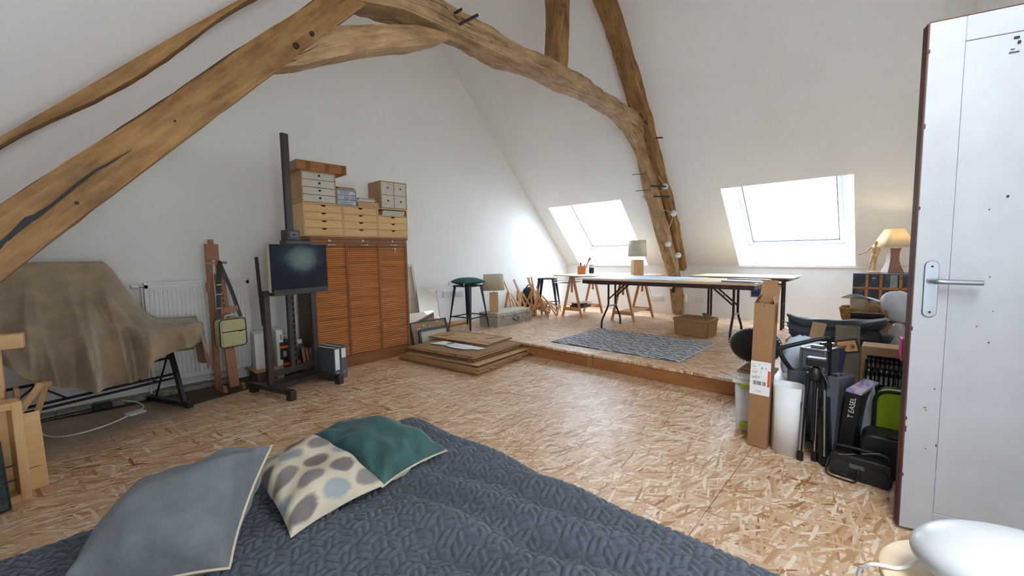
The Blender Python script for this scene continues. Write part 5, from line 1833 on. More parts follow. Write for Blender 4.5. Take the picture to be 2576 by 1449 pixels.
def block_lamp(label, x, y, z, rz, s, hb, r0, r1, hs, zn, seam=False):
    o = thing('table_lamp', label, 'lamp', (x, y, z), rz, group='block lamps with linen drum shades')
    box1('base_block', MT['lampwood'], o, -s / 2, s / 2, -s / 2, s / 2, 0, hb, bev=.002)
    if seam:
        MB().bx(-s / 2 - .0006, -s / 2, -.0008, .0008, .002, hb - .002).build('joint_line', MT['oakframe'], o)
    MB().tube([(0, 0, hb), (0, 0, zn + .03)], .006, 8).build('stem', MT['chrome'], o, smooth=60)
    n = 40
    b = MB()
    prof = [(r0, zn), (r1, zn + hs)]
    b.lathe(prof, n, sq=.62)
    sh = b.build('lamp_shade', MT['linen'], o, smooth=180, solid=.0025)
    b = MB()
    for r_, z_ in prof:
        b.tube([(r_ * math.cos(2 * PI * k / n), r_ * .62 * math.sin(2 * PI * k / n), z_) for k in range(n)], .0025, 6, closed=True)
    b.build('shade_rim', MT['canvas'], sh, smooth=180)
    MB().tube([(-r1, 0, zn + hs - .01), (r1, 0, zn + hs - .01)], .002, 5).build('shade_spider', MT['wire'], sh)
    MB().lathe([(0, zn + .03), (.014, zn + .03), (.014, zn + .07), (.028, zn + .10), (.025, zn + .13), (0, zn + .145)], 12).build('bulb', MT['whitepl'], o, smooth=60)
    return o


lm = block_lamp('table lamp with a square wooden base and linen drum shade, on the wicker trunk', 4.285, 4.335, PZ + .1955, R(-42), .125, .282, .165, .145, .232, .318)
MB().tube(catmull([(-.06, .0, .004), (-.12, -.03, .004), (-.10, -.13, .004), (.02, -.20, .003), (.05, -.235, -.05), (.03, -.245, -.16)], 5), .003, 5).build('flex', MT['cord'], lm)

# ------------------------------------------------------------------ bundle of small folding easels
def mini_easel(label, x, y, rz, tilt, h=.66, spread=.30, first=None, lean=0.0):
    if first is None:
        o = thing('table_easel', label, 'easel', (x, y, PZ), group='small beech table easels')
        z1 = .42
        for sx in (-1, 1):
            MB().bar((sx * spread / 2, 0, .01), (sx * .035, .07, z1), .034, .018, up=(0, 1, 0)).build('front_leg', MT['beech'], o, bev=.002)
        MB().bar((0, .02, .12), (0, .12, h), .036, .022, up=(0, 1, 0)).build('mast', MT['beech'], o, bev=.003)
        MB().bar((0, .33, .01), (0, .10, .46), .034, .018, up=(1, 0, 0)).build('rear_leg', MT['beech'], o, bev=.002)
        MB().bar((-spread * .40, .012, .12), (spread * .40, .012, .12), .016, .030).build('crossbar', MT['beech'], o, bev=.002)
        MB().bar((-.17, -.02, .155), (.17, -.02, .155), .04, .012).build('picture_ledge', MT['beech'], o, bev=.002)
        MB().bar((-.09, .065, .36), (.09, .065, .36), .012, .022).build('top_bar', MT['beech'], o, bev=.002)
    else:
        o = copy_tree(first)
        o.location = (x, y, PZ)
        tag(o, label)
    o.rotation_euler = (tilt, lean, rz)
    return o


e0 = mini_easel('beech table easel at the left end of the bundle, mast highest against the wall', 4.93, 4.40, R(10), R(-9), lean=R(-10))
mini_easel('second beech table easel from the wicker trunk, its mast tilted left', 5.19, 4.42, R(-4), R(-8), first=e0, lean=R(-13))
mini_easel('beech table easel standing upright in the middle of the bundle', 5.34, 4.33, R(20), R(-3), first=e0, lean=R(5))
mini_easel('beech table easel crossing behind the upright middle one', 5.44, 4.40, R(-18), R(-4), first=e0, lean=R(-11))
mini_easel('beech table easel folded low in front of the bundle', 5.30, 4.17, R(60), R(-7), first=e0, lean=R(-8)).scale = (.9, .9, .82)
mini_easel('beech table easel sagging to the right next to the bare stool', 5.55, 4.26, R(35), R(-14), first=e0, lean=R(-24)).scale = (.9, .9, .78)
mini_easel('rightmost beech table easel of the bundle, lying nearly flat', 5.66, 4.14, R(28), R(-20), first=e0, lean=R(-34)).scale = (.85, .85, .72)
o = thing('dark_green_bag', 'dark green bag slumped behind the small easels', 'bag', (5.42, 4.62, PZ))
MB().grid(lambda u, v: Vector((.17 * math.sin(v * PI) ** .6 * math.cos(2 * PI * u), .10 * math.sin(v * PI) ** .6 * math.sin(2 * PI * u), .46 * (1 - math.cos(v * PI)) / 2 + .01 * math.sin(9 * u * 6.28))), 24, 14, cu=True).build('bag_body', plain('dark_green_nylon', lin(20, 42, 40), .7, bump=.5, bscale=60, var=.2), o, smooth=180)
MB().tube(catmull([(-.08, 0, .44), (-.05, -.02, .50), (.05, -.02, .50), (.08, 0, .44)], 4), .01, 6).build('bag_handle', MT['black'], o, smooth=60)

# ------------------------------------------------------------------ rug and basket
rm, nt, bs = mat0('blue_rug')
tc = nd(nt, 'TexCoord')
wv_ = nd(nt, 'TexWave', {'Vector': nd(nt, 'Mapping', {'Vector': tc.outputs['Object'], 'Rotation': (0, 0, R(6)), 'Scale': (1, 1, 1)}).outputs[0], 'Scale': 5.6, 'Distortion': 4.5, 'Detail': 2.0, 'Detail Scale': 2.6}, wave_type='BANDS', bands_direction='X')
nt.links.new(ramp(nt, wv_.outputs['Fac'], [(.30, lin(86, 104, 132)), (.52, lin(112, 128, 152)), (.66, lin(222, 222, 216))]), bs.inputs['Base Color'])
bs.inputs['Roughness'].default_value = .95
bp = nd(nt, 'Bump', {'Height': wv_.outputs['Fac'], 'Strength': .6, 'Distance': .004})
nt.links.new(bp.outputs[0], bs.inputs['Normal'])
o = thing('rug', 'flat woven blue and cream rug near the edge of the raised floor', 'rug', (4.38, 2.19, PZ))
MB().grid(lambda u, v: Vector((-.535 + 1.08 * u + .03 * (v - .5) * (u - .5), -.745 + 1.49 * v + .03 * (u - .5), .0075 + .002 * math.sin(u * 11) * math.sin(v * 13))), 20, 26).build('pile', rm, o, solid=.006)
for y in (-.745, .745):
    MB().bar((-.54, y, .006), (.545, y, .006), .008, .010).build('hem', MT['paperb'], o)
bk = thing('wicker_basket', 'square seagrass basket standing beneath the folding table', 'basket', (5.29, 1.795, PZ), R(-4))
s_b, hb_ = .205, .190
wb = MB()
rows = 15
for j in range(rows):
    z = .010 + j * hb_ / rows
    k = .93 + .07 * j / rows
    ring = []
    for x, y in rrect(2 * s_b * .80 * k, 2 * s_b * 1.02 * k, .05, 3):
        ring.append((x + .002 * (-1) ** j, y, z))
    wb.tube(ring, .0098, 6, closed=True)
wv2 = wb.build('coiled_strands', MT['wicker'], bk, smooth=60)
b = MB()
for k in range(44):
    t = k / 44
    pts_ = rrect(2 * s_b * .80, 2 * s_b * 1.02, .05, 10)
    x, y = pts_[int(t * len(pts_))]
    b.bar((x * .955, y * .955, .005), (x * 1.02, y * 1.02, hb_), .010, .008)
b.build('basket_stakes', MT['wicker'], bk)
b = MB()
for k in range(2):
    b.tube([(x, y, hb_ + .004 + .012 * k) for x, y in rrect(2 * s_b * .80 + .01, 2 * s_b * 1.02 + .01, .05, 4)], .014, 6, closed=True)
b.build('rim', MT['wicker'], bk, smooth=60)
MB().prism(rrect(.29, .37, .04), .01, Matrix.Translation((0, 0, .006))).build('base', MT['wicker'], bk)
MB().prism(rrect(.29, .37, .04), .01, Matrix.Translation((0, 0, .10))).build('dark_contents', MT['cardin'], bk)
o = thing('small_clamp', 'small grey screw clamp on the rim of the seagrass basket', 'clamp', (5.42, 1.73, PZ + .205))
b = MB().bar((0, 0, .03), (0, 0, .055), .05, .012).bar((-.03, 0, .03), (.06, -.06, .03), .012, .012).bar((.05, -.06, -.01), (.05, -.06, .04), .014, .02)
b.tube([(0, 0, 0), (0, 0, .05)], .006, 8)
b.build('clamp_body', MT['greym'], o)


# ------------------------------------------------------------------ trestle table by the knee wall
def trestle(label, x, y, first=None):
    """A-shaped beech trestle with a slatted shelf; its two A frames stand at y and across the depth x"""
    if first:
        o = copy_tree(first)
        o.location = (x, y, PZ)
        tag(o, label)
        return o
    o = thing('trestle', label, 'trestle', (x, y, PZ), group='beech trestles with slatted shelves')
    for sx in (-.32, .32):
        for sy in (-1, 1):
            MB().bar((sx, sy * .185, 0), (sx, sy * .022, .655), .032, .032, up=(1, 0, 0)).build('leg', MT['beech'], o, bev=.002)
        MB().bar((sx, 0, .40), (sx, 0, .655), .03, .022, up=(1, 0, 0)).build('height_post', MT['beech'], o, bev=.002)
        MB().bar((sx, -.15, .125), (sx, .15, .125), .022, .055).build('lower_rail', MT['beech'], o, bev=.002)
        MB().bar((sx + .012, -.06, .50), (sx + .012, .06, .50), .008, .008).build('pin', MT['steel'], o)
    for k in range(5):
        y_ = -.11 + .055 * k
        MB().bar((-.32, y_, .135), (.32, y_, .135), .028, .010).build('shelf_slat', MT['beech'], o)
    MB().bar((-.36, 0, .655), (.36, 0, .655), .045, .035).build('top_beam', MT['beech'], o, bev=.002)
    return o


t1 = trestle('beech trestle at the gable end, books lying on its shelf', 5.93, 3.86)
trestle('beech trestle with an empty slatted shelf, before the curved leg of the truss', 6.0, 2.985, t1)
tb = MB().bx(5.33, 6.42, 2.62, 4.02, PZ + .675, PZ + .691).build('table_board', MT['ply'], None, bev=.001)
tag(tb, 'long plywood board resting on the two beech trestles', 'board')
for k, (dx, dy, rz, c, w_, d_, h_) in enumerate(((0, 0, .1, 'oakdark', .30, .24, .030), (-.02, .01, .3, 'black', .22, .20, .032), (.0, -.01, -.1, 'canvas', .34, .20, .012))):
    o = MB().box((0, 0, h_ / 2), (w_, d_, h_)).build('book', MT[c], None, bev=.002)
    o.location = (5.86 + dx, 3.86 + dy, PZ + .1415 + (0, .031, .064)[k])
    o.rotation_euler = (0, 0, rz)
    tag(o, ('large brown book at the bottom of the pile on the trestle shelf', 'black book in the middle of the pile on the trestle shelf', 'thin pale book on top of the pile on the trestle shelf')[k], 'book', 'books on the trestle shelf')


def wire_basket(label, x, y, z, w, d_, h, fill=None, group='wire baskets under the tables'):
    o = thing('wire_basket', label, 'basket', (x, y, z), group=group)
    b = MB()
    for zz, k in ((h, 1.0), (h * .5, .97), (0, .94)):
        b.tube([(a * k, c * k, zz) for a, c in rrect(w, d_, .03, 3)], .0028, 5, closed=True)
    b.build('wire_hoop', MT['wire'], o, smooth=60)
    b = MB()
    n1, n2 = int(w / .035), int(d_ / .035)
    for k in range(n1 + 1):
        a = -w / 2 + .02 + (w - .04) * k / n1
        b.tube([(a, -d_ / 2, h), (a * .94, -d_ / 2 * .94, 0), (a * .94, d_ / 2 * .94, 0), (a, d_ / 2, h)], .0016, 4)
    for k in range(n2 + 1):
        a = -d_ / 2 + .02 + (d_ - .04) * k / n2
        b.tube([(-w / 2, a, h), (-w / 2 * .94, a * .94, 0), (w / 2 * .94, a * .94, 0), (w / 2, a, h)], .0016, 4)
    g_ = b.build('wire_grid', MT['wire'], o)
    g_['kind'] = 'stuff'
    b = MB()
    for sx in (-1, 1):
        b.tube([(sx * w / 2, -d_ / 2 + .03, h), (sx * w / 2, -d_ / 2 + .03, h + .03), (sx * w / 2, d_ / 2 - .03, h + .03), (sx * w / 2, d_ / 2 - .03, h)], .003, 5)
    b.build('hanger', MT['wire'], o)
    if fill:
        MB().prism(rrect(w * .86, d_ * .86, .02, 3), h * .86, Matrix.Translation((0, 0, .006))).build('blue_tray', MT['blue'], o, bev=.006)
    return o


zb = PZ + .675
wire_basket('wire basket hung under the board at its gable end', 5.60, 3.94, zb - .112, .44, .30, .08)
wire_basket('wire basket hung under the board between the two trestles', 5.80, 3.36, zb - .122, .50, .42, .09)
wire_basket('wire basket hung under the board by the curved timber leg', 6.12, 2.86, zb - .112, .30, .28, .08)

# things on the board
tz = PZ + .6915
o = thing('pencil_box', 'square orange wooden box of brushes on the end of the board', 'box', (5.82, 3.80, tz), R(24))
b = MB()
for a, c, e_, f_ in ((-.065, -.056, -.065, .065), (.056, .065, -.065, .065), (-.056, .056, -.065, -.056), (-.056, .056, .056, .065)):
    b.bx(a, c, e_, f_, 0, .13)
b.bx(-.06, .06, -.06, .06, 0, .008)
b.build('box_body', wood('orange_wood', lin(206, 124, 56), lin(226, 150, 80), (1.5, 20), .5), o, bev=.002)


def brush(par, x, y, z0, tilt, az, L, r, mat, tip=None, nm='paint_brush', lab=None, grp=None):
    o = thing(nm, lab, 'brush', (x, y, z0), group=grp)
    d_ = Vector((math.sin(tilt) * math.cos(az), math.sin(tilt) * math.sin(az), math.cos(tilt)))
    MB().tube([d_ * 0, d_ * L * .5, d_ * L * .8], [r * .6, r, r * .8], 6).build('handle', mat, o, smooth=60)
    MB().tube([d_ * L * .8, d_ * L * .92, d_ * L], [r * .9, r * 1.5, r * .4], 6).build('bristles', tip or MT['oakdark'], o, smooth=60)
    return o


for k in range(6):
    brush(None, 5.80 + .012 * (k % 3), 3.80 + .02 * (k // 3) - .01, tz + .012, R(8 + 5 * k), R(70 + 47 * k), .17 + .012 * (k % 4), .005, MT[('oakdark', 'beech', 'black')[k % 3]],
          lab='thin paint brush sticking out of the orange wooden box', grp='brushes in the orange box')
o = thing('wide_brush', 'broad flat brush leaning far out of the orange wooden box', 'brush', (5.82, 3.78, tz + .012))
MB().bar((0, 0, 0), (.01, -.10, .20), .03, .012, up=(0, 0, 1)).build('handle', MT['oakframe'], o, bev=.003)
MB().bar((.01, -.10, .20), (.012, -.135, .262), .040, .018).build('bristles', MT['greym'], o, bev=.004)
o = thing('brush_jar', 'clear glass jar with a dark band, holding brushes', 'jar', (5.78, 3.595, tz))
MB().lathe([(0, 0), (.036, 0), (.038, .01), (.038, .150), (.035, .150), (.035, .012), (0, .012)], 20).build('glass', MT['clear'], o, smooth=40)
MB().lathe([(.0385, .018), (.0388, .02), (.0388, .105), (.0385, .107)], 20).build('dark_band', MT['inkb'], o, smooth=40)
for k in range(4):
    brush(None, 5.78, 3.595 + .004 * k, tz + .014, R(7 + 4 * k), R(60 + 85 * k), .24 + .02 * (k % 3), .004, MT[('beech', 'black', 'oakdark', 'beech')[k]], MT['canvas'] if k == 2 else None,
          lab='slender paint brush standing in the clear jar', grp='brushes in the jar')
lm2 = block_lamp('table lamp with square wooden base and linen drum shade, on the trestle board', 5.85, 2.845, tz, R(44), .148, .232, .205, .182, .235, .283, seam=True)
MB().tube(catmull([(.075, -.02, .004), (.27, -.19, .005), (.44, -.31, .006), (.505, -.35, -.01), (.52, -.36, -.2), (.66, -.47, -.40), (.80, -.59, -.445)], 5), .003, 5).build('flex', MT['wire'], lm2)
for lab, pts, mt in (('pale blue cutting sheet nearest the brush jar on the tables', [(5.34, 2.7), (6.0, 2.66), (6.02, 3.42), (5.36, 3.44)], 'paperb'),):
    b = MB().prism(pts, .003, Matrix.Translation((0, 0, tz))).build('drawing_sheet', MT[mt], None)
    tag(b, lab, 'sheet')


# ------------------------------------------------------------------ folding tables
def wishbone(par, y, s, x0, x1, ztop, b0, b1):
    """leg frame of a folding table: two straight tubes that bow outwards low down"""
    for x, xb in ((x0, b0), (x1, b1)):
        path = catmull([(x, y, ztop), (x, y, .42), (x + (xb - x) * .04, y, .31), (x + (xb - x) * .55, y, .20), (x + (xb - x) * .95, y, .11), (xb, y, .0)], 5)
        MB().tube(path, .0135, 10).build('leg', MT['tableleg'], par, smooth=60)
    MB().tube([(x0, y, .30), (x1, y, .30)], .011, 8).build('leg_crossbar', MT['alu'], par, smooth=60)
    for x in (x0 + .02, x1 - .02):
        MB().bar((x, y + .0, .40), (x, y - s * .30, ztop - .01), .010, .018).build('folding_strut', MT['tableleg'], par)
    MB().tube([(x0 + .02, y - s * .12, .40 + .115), (x1 - .02, y - s * .12, .40 + .115)], .010, 8).build('strut_crossbar', MT['alu'], par, smooth=60)


TZ = .697
t = thing('folding_table', 'long folding table with dark edge and bowed brown steel legs, nearest the rug', 'table', (5.13, 2.06, PZ))
box1('table_top', MT['ply'], t, -.38, .40, -1.02, 1.04, TZ - .022, TZ, bev=.002)
b = MB().bx(-.38, -.362, -1.02, 1.04, TZ - .068, TZ - .0225).bx(.382, .40, -1.02, 1.04, TZ - .068, TZ - .0225).bx(-.362, .382, -1.02, -1.0, TZ - .068, TZ - .0225).bx(-.362, .382, 1.02, 1.04, TZ - .068, TZ - .0225)
b.build('apron', MT['tableedge'], t, bev=.002)
wishbone(t, .84, 1, -.03, .16, TZ - .022, -.215, .305)
wishbone(t, -.725, -1, .03, .21, TZ - .022, -.08, .395)
t = thing('folding_table', 'second folding table with straight dark legs, against the knee wall', 'table', (6.06, 1.50, PZ))
box1('table_top', MT['tableedge'], t, -.36, .36, -.60, .55, TZ - .03, TZ - .004, bev=.002)
for x, y in ((.20, -.45), (.32, -.45), (.20, .45), (.32, .45)):
    MB().tube([(x, y, 0), (x, y, TZ - .03)], .015, 10).build('leg', MT['tableleg'], t, smooth=60)
MB().tube([(.20, -.45, .33), (.32, -.45, .33)], .008, 8).build('leg_crossbar', MT['alu'], t)
MB().bar((.2, .45, .55), (.2, .30, TZ - .03), .012, .012).build('folding_strut', MT['tableleg'], t)
sz = PZ + TZ + .0005
b = MB().prism([(5.70, .86), (6.36, .86), (6.42, 2.03), (5.76, 2.05)], .014, Matrix.Translation((0, 0, sz - .003))).build('plywood_sheet', MT['ply'], None, bev=.001)
tag(b, 'pale plywood sheet overhanging the second folding table', 'board')
for lab, pts, mt, z in (('pale blue drawing sheet on the near folding table', [(4.77, 2.36), (5.50, 2.30), (5.52, 3.07), (4.80, 3.09)], 'paperb', 0),
                        ('pale blue cutting mat with a dark edge, overlapping sheets on the near table', [(4.80, 1.93), (5.50, 1.72), (5.51, 2.50), (4.82, 2.52)], 'paperb', .0035),
                        ('thin plywood drawing board in the middle of the near table', [(4.78, 1.40), (5.50, 1.36), (5.50, 1.72), (4.80, 1.92)], 'ply', .0005),
                        ('greyish white sheet at the door end of the near table', [(4.78, 1.06), (5.48, 1.05), (5.50, 1.38), (4.80, 1.42)], 'paper', .0035)):
    b = MB().prism(pts, .003, Matrix.Translation((0, 0, sz + z))).build('drawing_sheet' if mt != 'ply' else 'drawing_board', MT[mt], None)
    tag(b, lab, 'sheet' if mt != 'ply' else 'board')
for k, (x0, y0, x1, y1) in enumerate(((4.80, 1.00, 5.10, 1.25), (5.2, 1.0, 5.46, 1.3))):
    b = MB().bar((x0, y0, sz + .0145), (x0 + .02, y1 + .12, sz + .0145), .035, .012).build('ruler', MT['alu'], None)
    tag(b, ('aluminium ruler by the near edge of the table end', 'aluminium ruler further back on the table end')[k], 'ruler', 'rulers on the table')
wire_basket('white wire basket with a blue tray, slung under the second folding table', 5.92, 1.20, PZ + TZ - .235, .34, .24, .15, fill=True)
o = thing('table_clamp', 'small black clamp under the table corner behind the tall carton', 'clamp', (5.58, .985, PZ + TZ - .105))
MB().grid(lambda u, v: Vector((.05 * math.sin(v * PI / 2) * math.cos(2 * PI * u), .07 * math.sin(v * PI / 2) * math.sin(2 * PI * u), .055 * (1 - math.cos(v * PI / 2)))), 16, 8, cu=True).build('clamp_hood', MT['black'], o, smooth=180)
MB().tube([(0, 0, .05), (0, 0, .075)], .008, 8).build('clamp_screw', MT['steel'], o)


# ------------------------------------------------------------------ storage pile by the door
def soft(fn_r, n=28, m=18):
    return MB().grid(lambda u, v: fn_r(2 * PI * u, PI * v), n, m, cu=True)


def blob(c, rx, ry, rz_, p=.8, wr=.0, sd=0, flat=0.0):
    rg = random.Random(sd)
    a1, a2, a3 = rg.uniform(0, 6), rg.uniform(0, 6), rg.uniform(0, 6)

    def f(th, ph):
        s, cz = math.sin(ph), math.cos(ph)

        def sp(v): return math.copysign(abs(v) ** p, v)
        w_ = 1 + wr * (math.sin(3 * th + a1 + 2 * ph) + .7 * math.sin(7 * th - 4 * ph + a2) + .5 * math.sin(13 * th + 9 * ph + a3))
        return Vector((c[0] + rx * sp(s) * sp(math.cos(th)) * w_, c[1] + ry * sp(s) * sp(math.sin(th)) * w_, c[2] - rz_ * sp(cz) * w_))
    return soft(f)


# tall opened carton with parcel label
o = thing('tall_carton', 'tall narrow brown carton with open top flaps and a parcel label', 'carton', (2.797, .565, 0.001), 0, rot=(R(1.2), 0, 0))
b = MB()
hw, hd, H = .052, .050, .868
for x0, x1, y0, y1 in ((-hd, -hd + .004, -hw, hw), (hd - .004, hd, -hw, hw), (-hd + .004, hd - .004, -hw, -hw + .004), (-hd + .004, hd - .004, hw - .004, hw)):
    b.bx(x0, x1, y0, y1, 0, H)
b.bx(-hd, hd, -hw, hw, 0, .004)
b.build('carton_body', MT['card'], o, bev=.001)
MB().bar((hd, .0, H - .002), (hd + .055, .0, H + .10), .100, .003, up=(1, 0, 0)).build('back_flap', MT['card'], o)
MB().bar((hd + .055, .005, H + .10), (hd + .058, .005, H + .128), .075, .003, up=(1, 0, 0)).build('tuck_flap', MT['card'], o)
MB().bar((0, hw, H - .002), (-.0, hw - .022, H + .046), .092, .003, up=(0, 1, 0)).build('side_flap', MT['card'], o)
MB().bar((0, -hw, H - .002), (0, -hw + .012, H + .042), .092, .003, up=(0, 1, 0)).build('side_flap', MT['card2'], o)
MB().bx(-hd + .02, hd - .012, -hw - .0012, -hw, H - .11, H + .005).build('torn_tape', MT['tape'], o)
MB().bx(-hd - .0006, -hd, .0, .002, H - .022, H).build('slot', MT['inkb'], o)
lb = MB().bx(-hd - .0012, -hd - .0002, -hw + .001, hw + .001, .322, .523).build('parcel_label', MT['paper'], o)
xl_ = -hd - .0018


def lab_rect(b, y0, y1, z0, z1):   # y measured from the label's left edge (towards +y), z from its top
    b.bx(xl_, xl_ + .0007, hw - y1, hw - y0, .523 - z1, .523 - z0)


b = MB()
rg = random.Random(4)
for y in range(30):     # barcode
    y0 = .016 + y * .0022
    if .056 < y0 < .061:
        continue
    lab_rect(b, y0, y0 + rg.choice((.0008, .0013, .0017)), .118, .142)
b.build('barcode', MT['ink'], lb)
b = MB()
for z, y0, y1 in ((.012, .04, .08), (.018, .006, .05), (.030, .006, .028), (.034, .006, .026), (.046, .006, .030), (.058, .006, .036), (.062, .006, .040), (.066, .006, .034), (.071, .006, .038),
                  (.088, .024, .056), (.094, .006, .050), (.099, .008, .048), (.104, .008, .044), (.176, .03, .06), (.180, .028, .064)):
    n = 9
    for k in range(n):
        if rg.random() < .8:
            a, c = y0 + (y1 - y0) * k / n, y0 + (y1 - y0) * (k + .75) / n
            lab_rect(b, a, c, z, z + .0016 + (.0012 if z in (.088, .094) else 0))
lab_rect(b, .054, .0548, .03, .075)
lab_rect(b, .075, .082, .036, .041)
lab_rect(b, .056, .0585, .033, .042)
lab_rect(b, .0605, .063, .033, .046)
b.build('label_print', MT['ink'], lb)
b = MB()
lab_rect(b, .089, .102, .050, .145)
b.build('orange_stripe', MT['orange'], lb)

# translucent tub with lime clips
o = thing('storage_tub', 'translucent white storage tub with lime green clips behind the tall carton', 'tub', (3.10, .60, .001))
b = MB()
for z0, z1, a, c in ((.0, .30, .118, .142),):
    P0 = [(x * .92, y * .92) for x, y in rrect(.29, .30, .03, 3)]
    P1 = rrect(.29, .30, .03, 3)
    m = len(P0)
    vs = [(x, y, .0) for x, y in P0] + [(x, y, .31) for x, y in P1]
    b.add(vs, [(i, (i + 1) % m, m + (i + 1) % m, m + i) for i in range(m)] + [tuple(range(m - 1, -1, -1))])
b.build('tub_body', MT['tubpl'], o, smooth=40, solid=.004)
b = MB().prism(rrect(.33, .33, .03, 3), .022, Matrix.Translation((0, 0, .312)))
b.prism(rrect(.29, .29, .03, 3), .018, Matrix.Translation((0, 0, .334)))
b.build('tub_lid', MT['tubpl'], o, bev=.004)
for z in (.02, .285):
    MB().bx(-.158, -.135, .05, .11, z, z + .035).build('clip', MT['limepl'], o, bev=.004)
MB().bx(-.152, -.13, -.03, .03, .25, .31).build('clip', MT['tubpl'], o, bev=.004)
o = thing('cardboard_wedge', 'folded cardboard piece lying on the storage tub', 'cardboard', (3.16, .66, .354))
MB().bx(-.10, .14, -.10, .10, 0, .012).bx(-.08, .12, -.08, .08, .0125, .026).build('folded_sheet', MT['card'], o)
# dark round pouf
o = thing('round_pouf', 'dark blue-black round pouf with a stitched rim, resting on its edge behind the tall carton', 'pouf', (3.28, .70, .382))
MB().grid(lambda u, v: Vector((.075 * math.cos(v * PI) ** 1 * (1 if True else 0), .165 * math.sin(v * PI) ** .55 * math.cos(2 * PI * u), .125 + .125 * math.sin(v * PI) ** .55 * math.sin(2 * PI * u))), 40, 20, cu=True).build('cover', MT['blackfab'], o, smooth=180)
b = MB()
for k in range(44):
    a = 2 * PI * k / 44
    b.box((-.03, .163 * math.cos(a), .125 + .1235 * math.sin(a)), (.016, .006, .006))
b.build('stitched_rim', MT['cord'], o)
# grey-white cloth bundle behind
o = thing('white_cloth_bundle', 'pale blue-white cloth bundle stuffed behind the trolley handle', 'cloth', (3.34, .43, .28))
blob((0, 0, .15), .12, .125, .16, .8, .05, 3).build('bundle', MT['paperb'], o, smooth=180)
# white roll
o = thing('paper_roll', 'wide white roll of heavy paper standing upright on the floor', 'roll', (2.815, .420, .001), rot=(0, R(-1), R(0)))
b = MB()
pts = []
for k in range(70):
    t = k / 69
    a = 2 * PI * 2.2 * t + 2.2
    r = .083 - .012 * t
    pts.append((r * math.cos(a), r * math.sin(a)))
vs = [(x, y, 0) for x, y in pts] + [(x, y, .395 + .004 * math.sin(i * .3)) for i, (x, y) in enumerate(pts)]
n = len(pts)
b.add(vs, [(i, i + 1, n + i + 1, n + i) for i in range(n - 1)])
b.build('paper', MT['paper'], o, smooth=180, solid=.003)
o = thing('drawing_tube', 'short grey cardboard tube behind the white roll', 'tube', (3.02, .42, .001))
MB().lathe([(0, 0), (.045, 0), (.045, .44), (.038, .44), (.038, .3), (0, .3)], 18).build('tube', MT['greym'], o, smooth=40)
# luggage trolley handle
o = thing('luggage_trolley', 'black folding luggage trolley with a bent tube handle', 'trolley', (3.05, .37, .001))
MB().tube(catmull([(0, .01, .28), (-.03, .055, .40), (-.05, .115, .50), (-.05, .135, .55), (-.045, .118, .572), (-.03, .04, .605), (-.01, -.05, .640), (.0, -.085, .645), (.03, -.10, .62), (.06, -.10, .45), (.06, -.10, .05)], 6), .013, 10).build('handle_tube', MT['black'], o, smooth=60)
MB().tube([(0, .01, .28), (.01, .01, .05)], .012, 8).build('frame_tube', MT['black'], o)
MB().bx(-.03, .10, -.14, .05, .03, .05).build('foot_plate', MT['black'], o, bev=.003)
for y in (-.13, .04):
    MB().lathe([(0, 0), (.04, 0), (.045, .006), (.045, .02), (.04, .026), (0, .026)], 18, M=frame_m((.10, y, .045), (1, 0, 0), (0, 0, 1))).build('wheel', MT['black'], o, smooth=40)

# big aluminium case
o = thing('equipment_case', 'big grey case with aluminium edges and latches on top, standing upright', 'case', (3.19, .315, .001), rot=(0, R(3), R(-12)))
box1('case_shell', MT['greym'], o, -.17, .19, -.062, .062, 0, .565, bev=.008)
b = MB()
for y in (-.062, .062):
    b.bar((-.172, y, .563), (.19, y, .563), .012, .012).bar((-.170, y, 0.006), (-.170, y, .563), .012, .012)
b.bar((-.172, -.062, .563), (-.172, .062, .563), .012, .012)
b.build('aluminium_edge', MT['alu'], o, bev=.002)
for x in (-.10, .09):
    MB().bx(x - .025, x + .025, -.03, .03, .565, .584).build('latch', MT['chrome'], o, bev=.003)
MB().bx(-.04, .05, -.012, .012, .565, .592).build('case_handle', MT['black'], o, bev=.004)
# tripod
o = thing('tripod', 'folded black tripod with silver legs standing before the grey case', 'tripod', (2.755, .285, .0))
for k, (x0, y0, x1, y1) in enumerate(((.0, .055, -.02, .062), (.02, .0, .02, .0), (.0, -.035, -.015, -.048))):
    MB().tube([(x1, y1, .04), (x0, y0, .30), (x0 * .7, y0 * .7, .50)], [.009, .011, .013], 8).build('leg', MT['black'], o, smooth=60)
    MB().tube([(x1 - .014, y1, .06), (x0 - .014, y0, .42)], .0055, 8).build('leg_tube', MT['alu'], o, smooth=60)
    MB().tube([(x1, y1, .0), (x1, y1, .045)], [.017, .014], 8).build('rubber_foot', MT['black'], o, smooth=60)
    MB().bx(x0 - .018, x0 + .012, y0 - .012, y0 + .012, .30, .33).build('leg_lock', MT['black'], o, bev=.002)
MB().tube([(0, .01, .12), (0, .01, .56)], .010, 8).build('centre_column', MT['black'], o, smooth=60)
MB().lathe([(.02, .46), (.03, .47), (.032, .50), (.024, .53), (.012, .54)], 14, c=(0, .01, 0)).build('spider', MT['black'], o, smooth=40)
MB().bx(-.035, .03, -.042, .052, .545, .59).build('pan_head', MT['black'], o, bev=.008, seg=2)
MB().tube([(.0, -.01, .53), (-.03, -.045, .47), (-.04, -.055, .44)], .007, 8).build('pan_handle', MT['black'], o, smooth=60)
MB().tube([(-.0, .03, .52), (-.02, .062, .52)], .009, 8).build('clamp_knob', MT['black'], o)
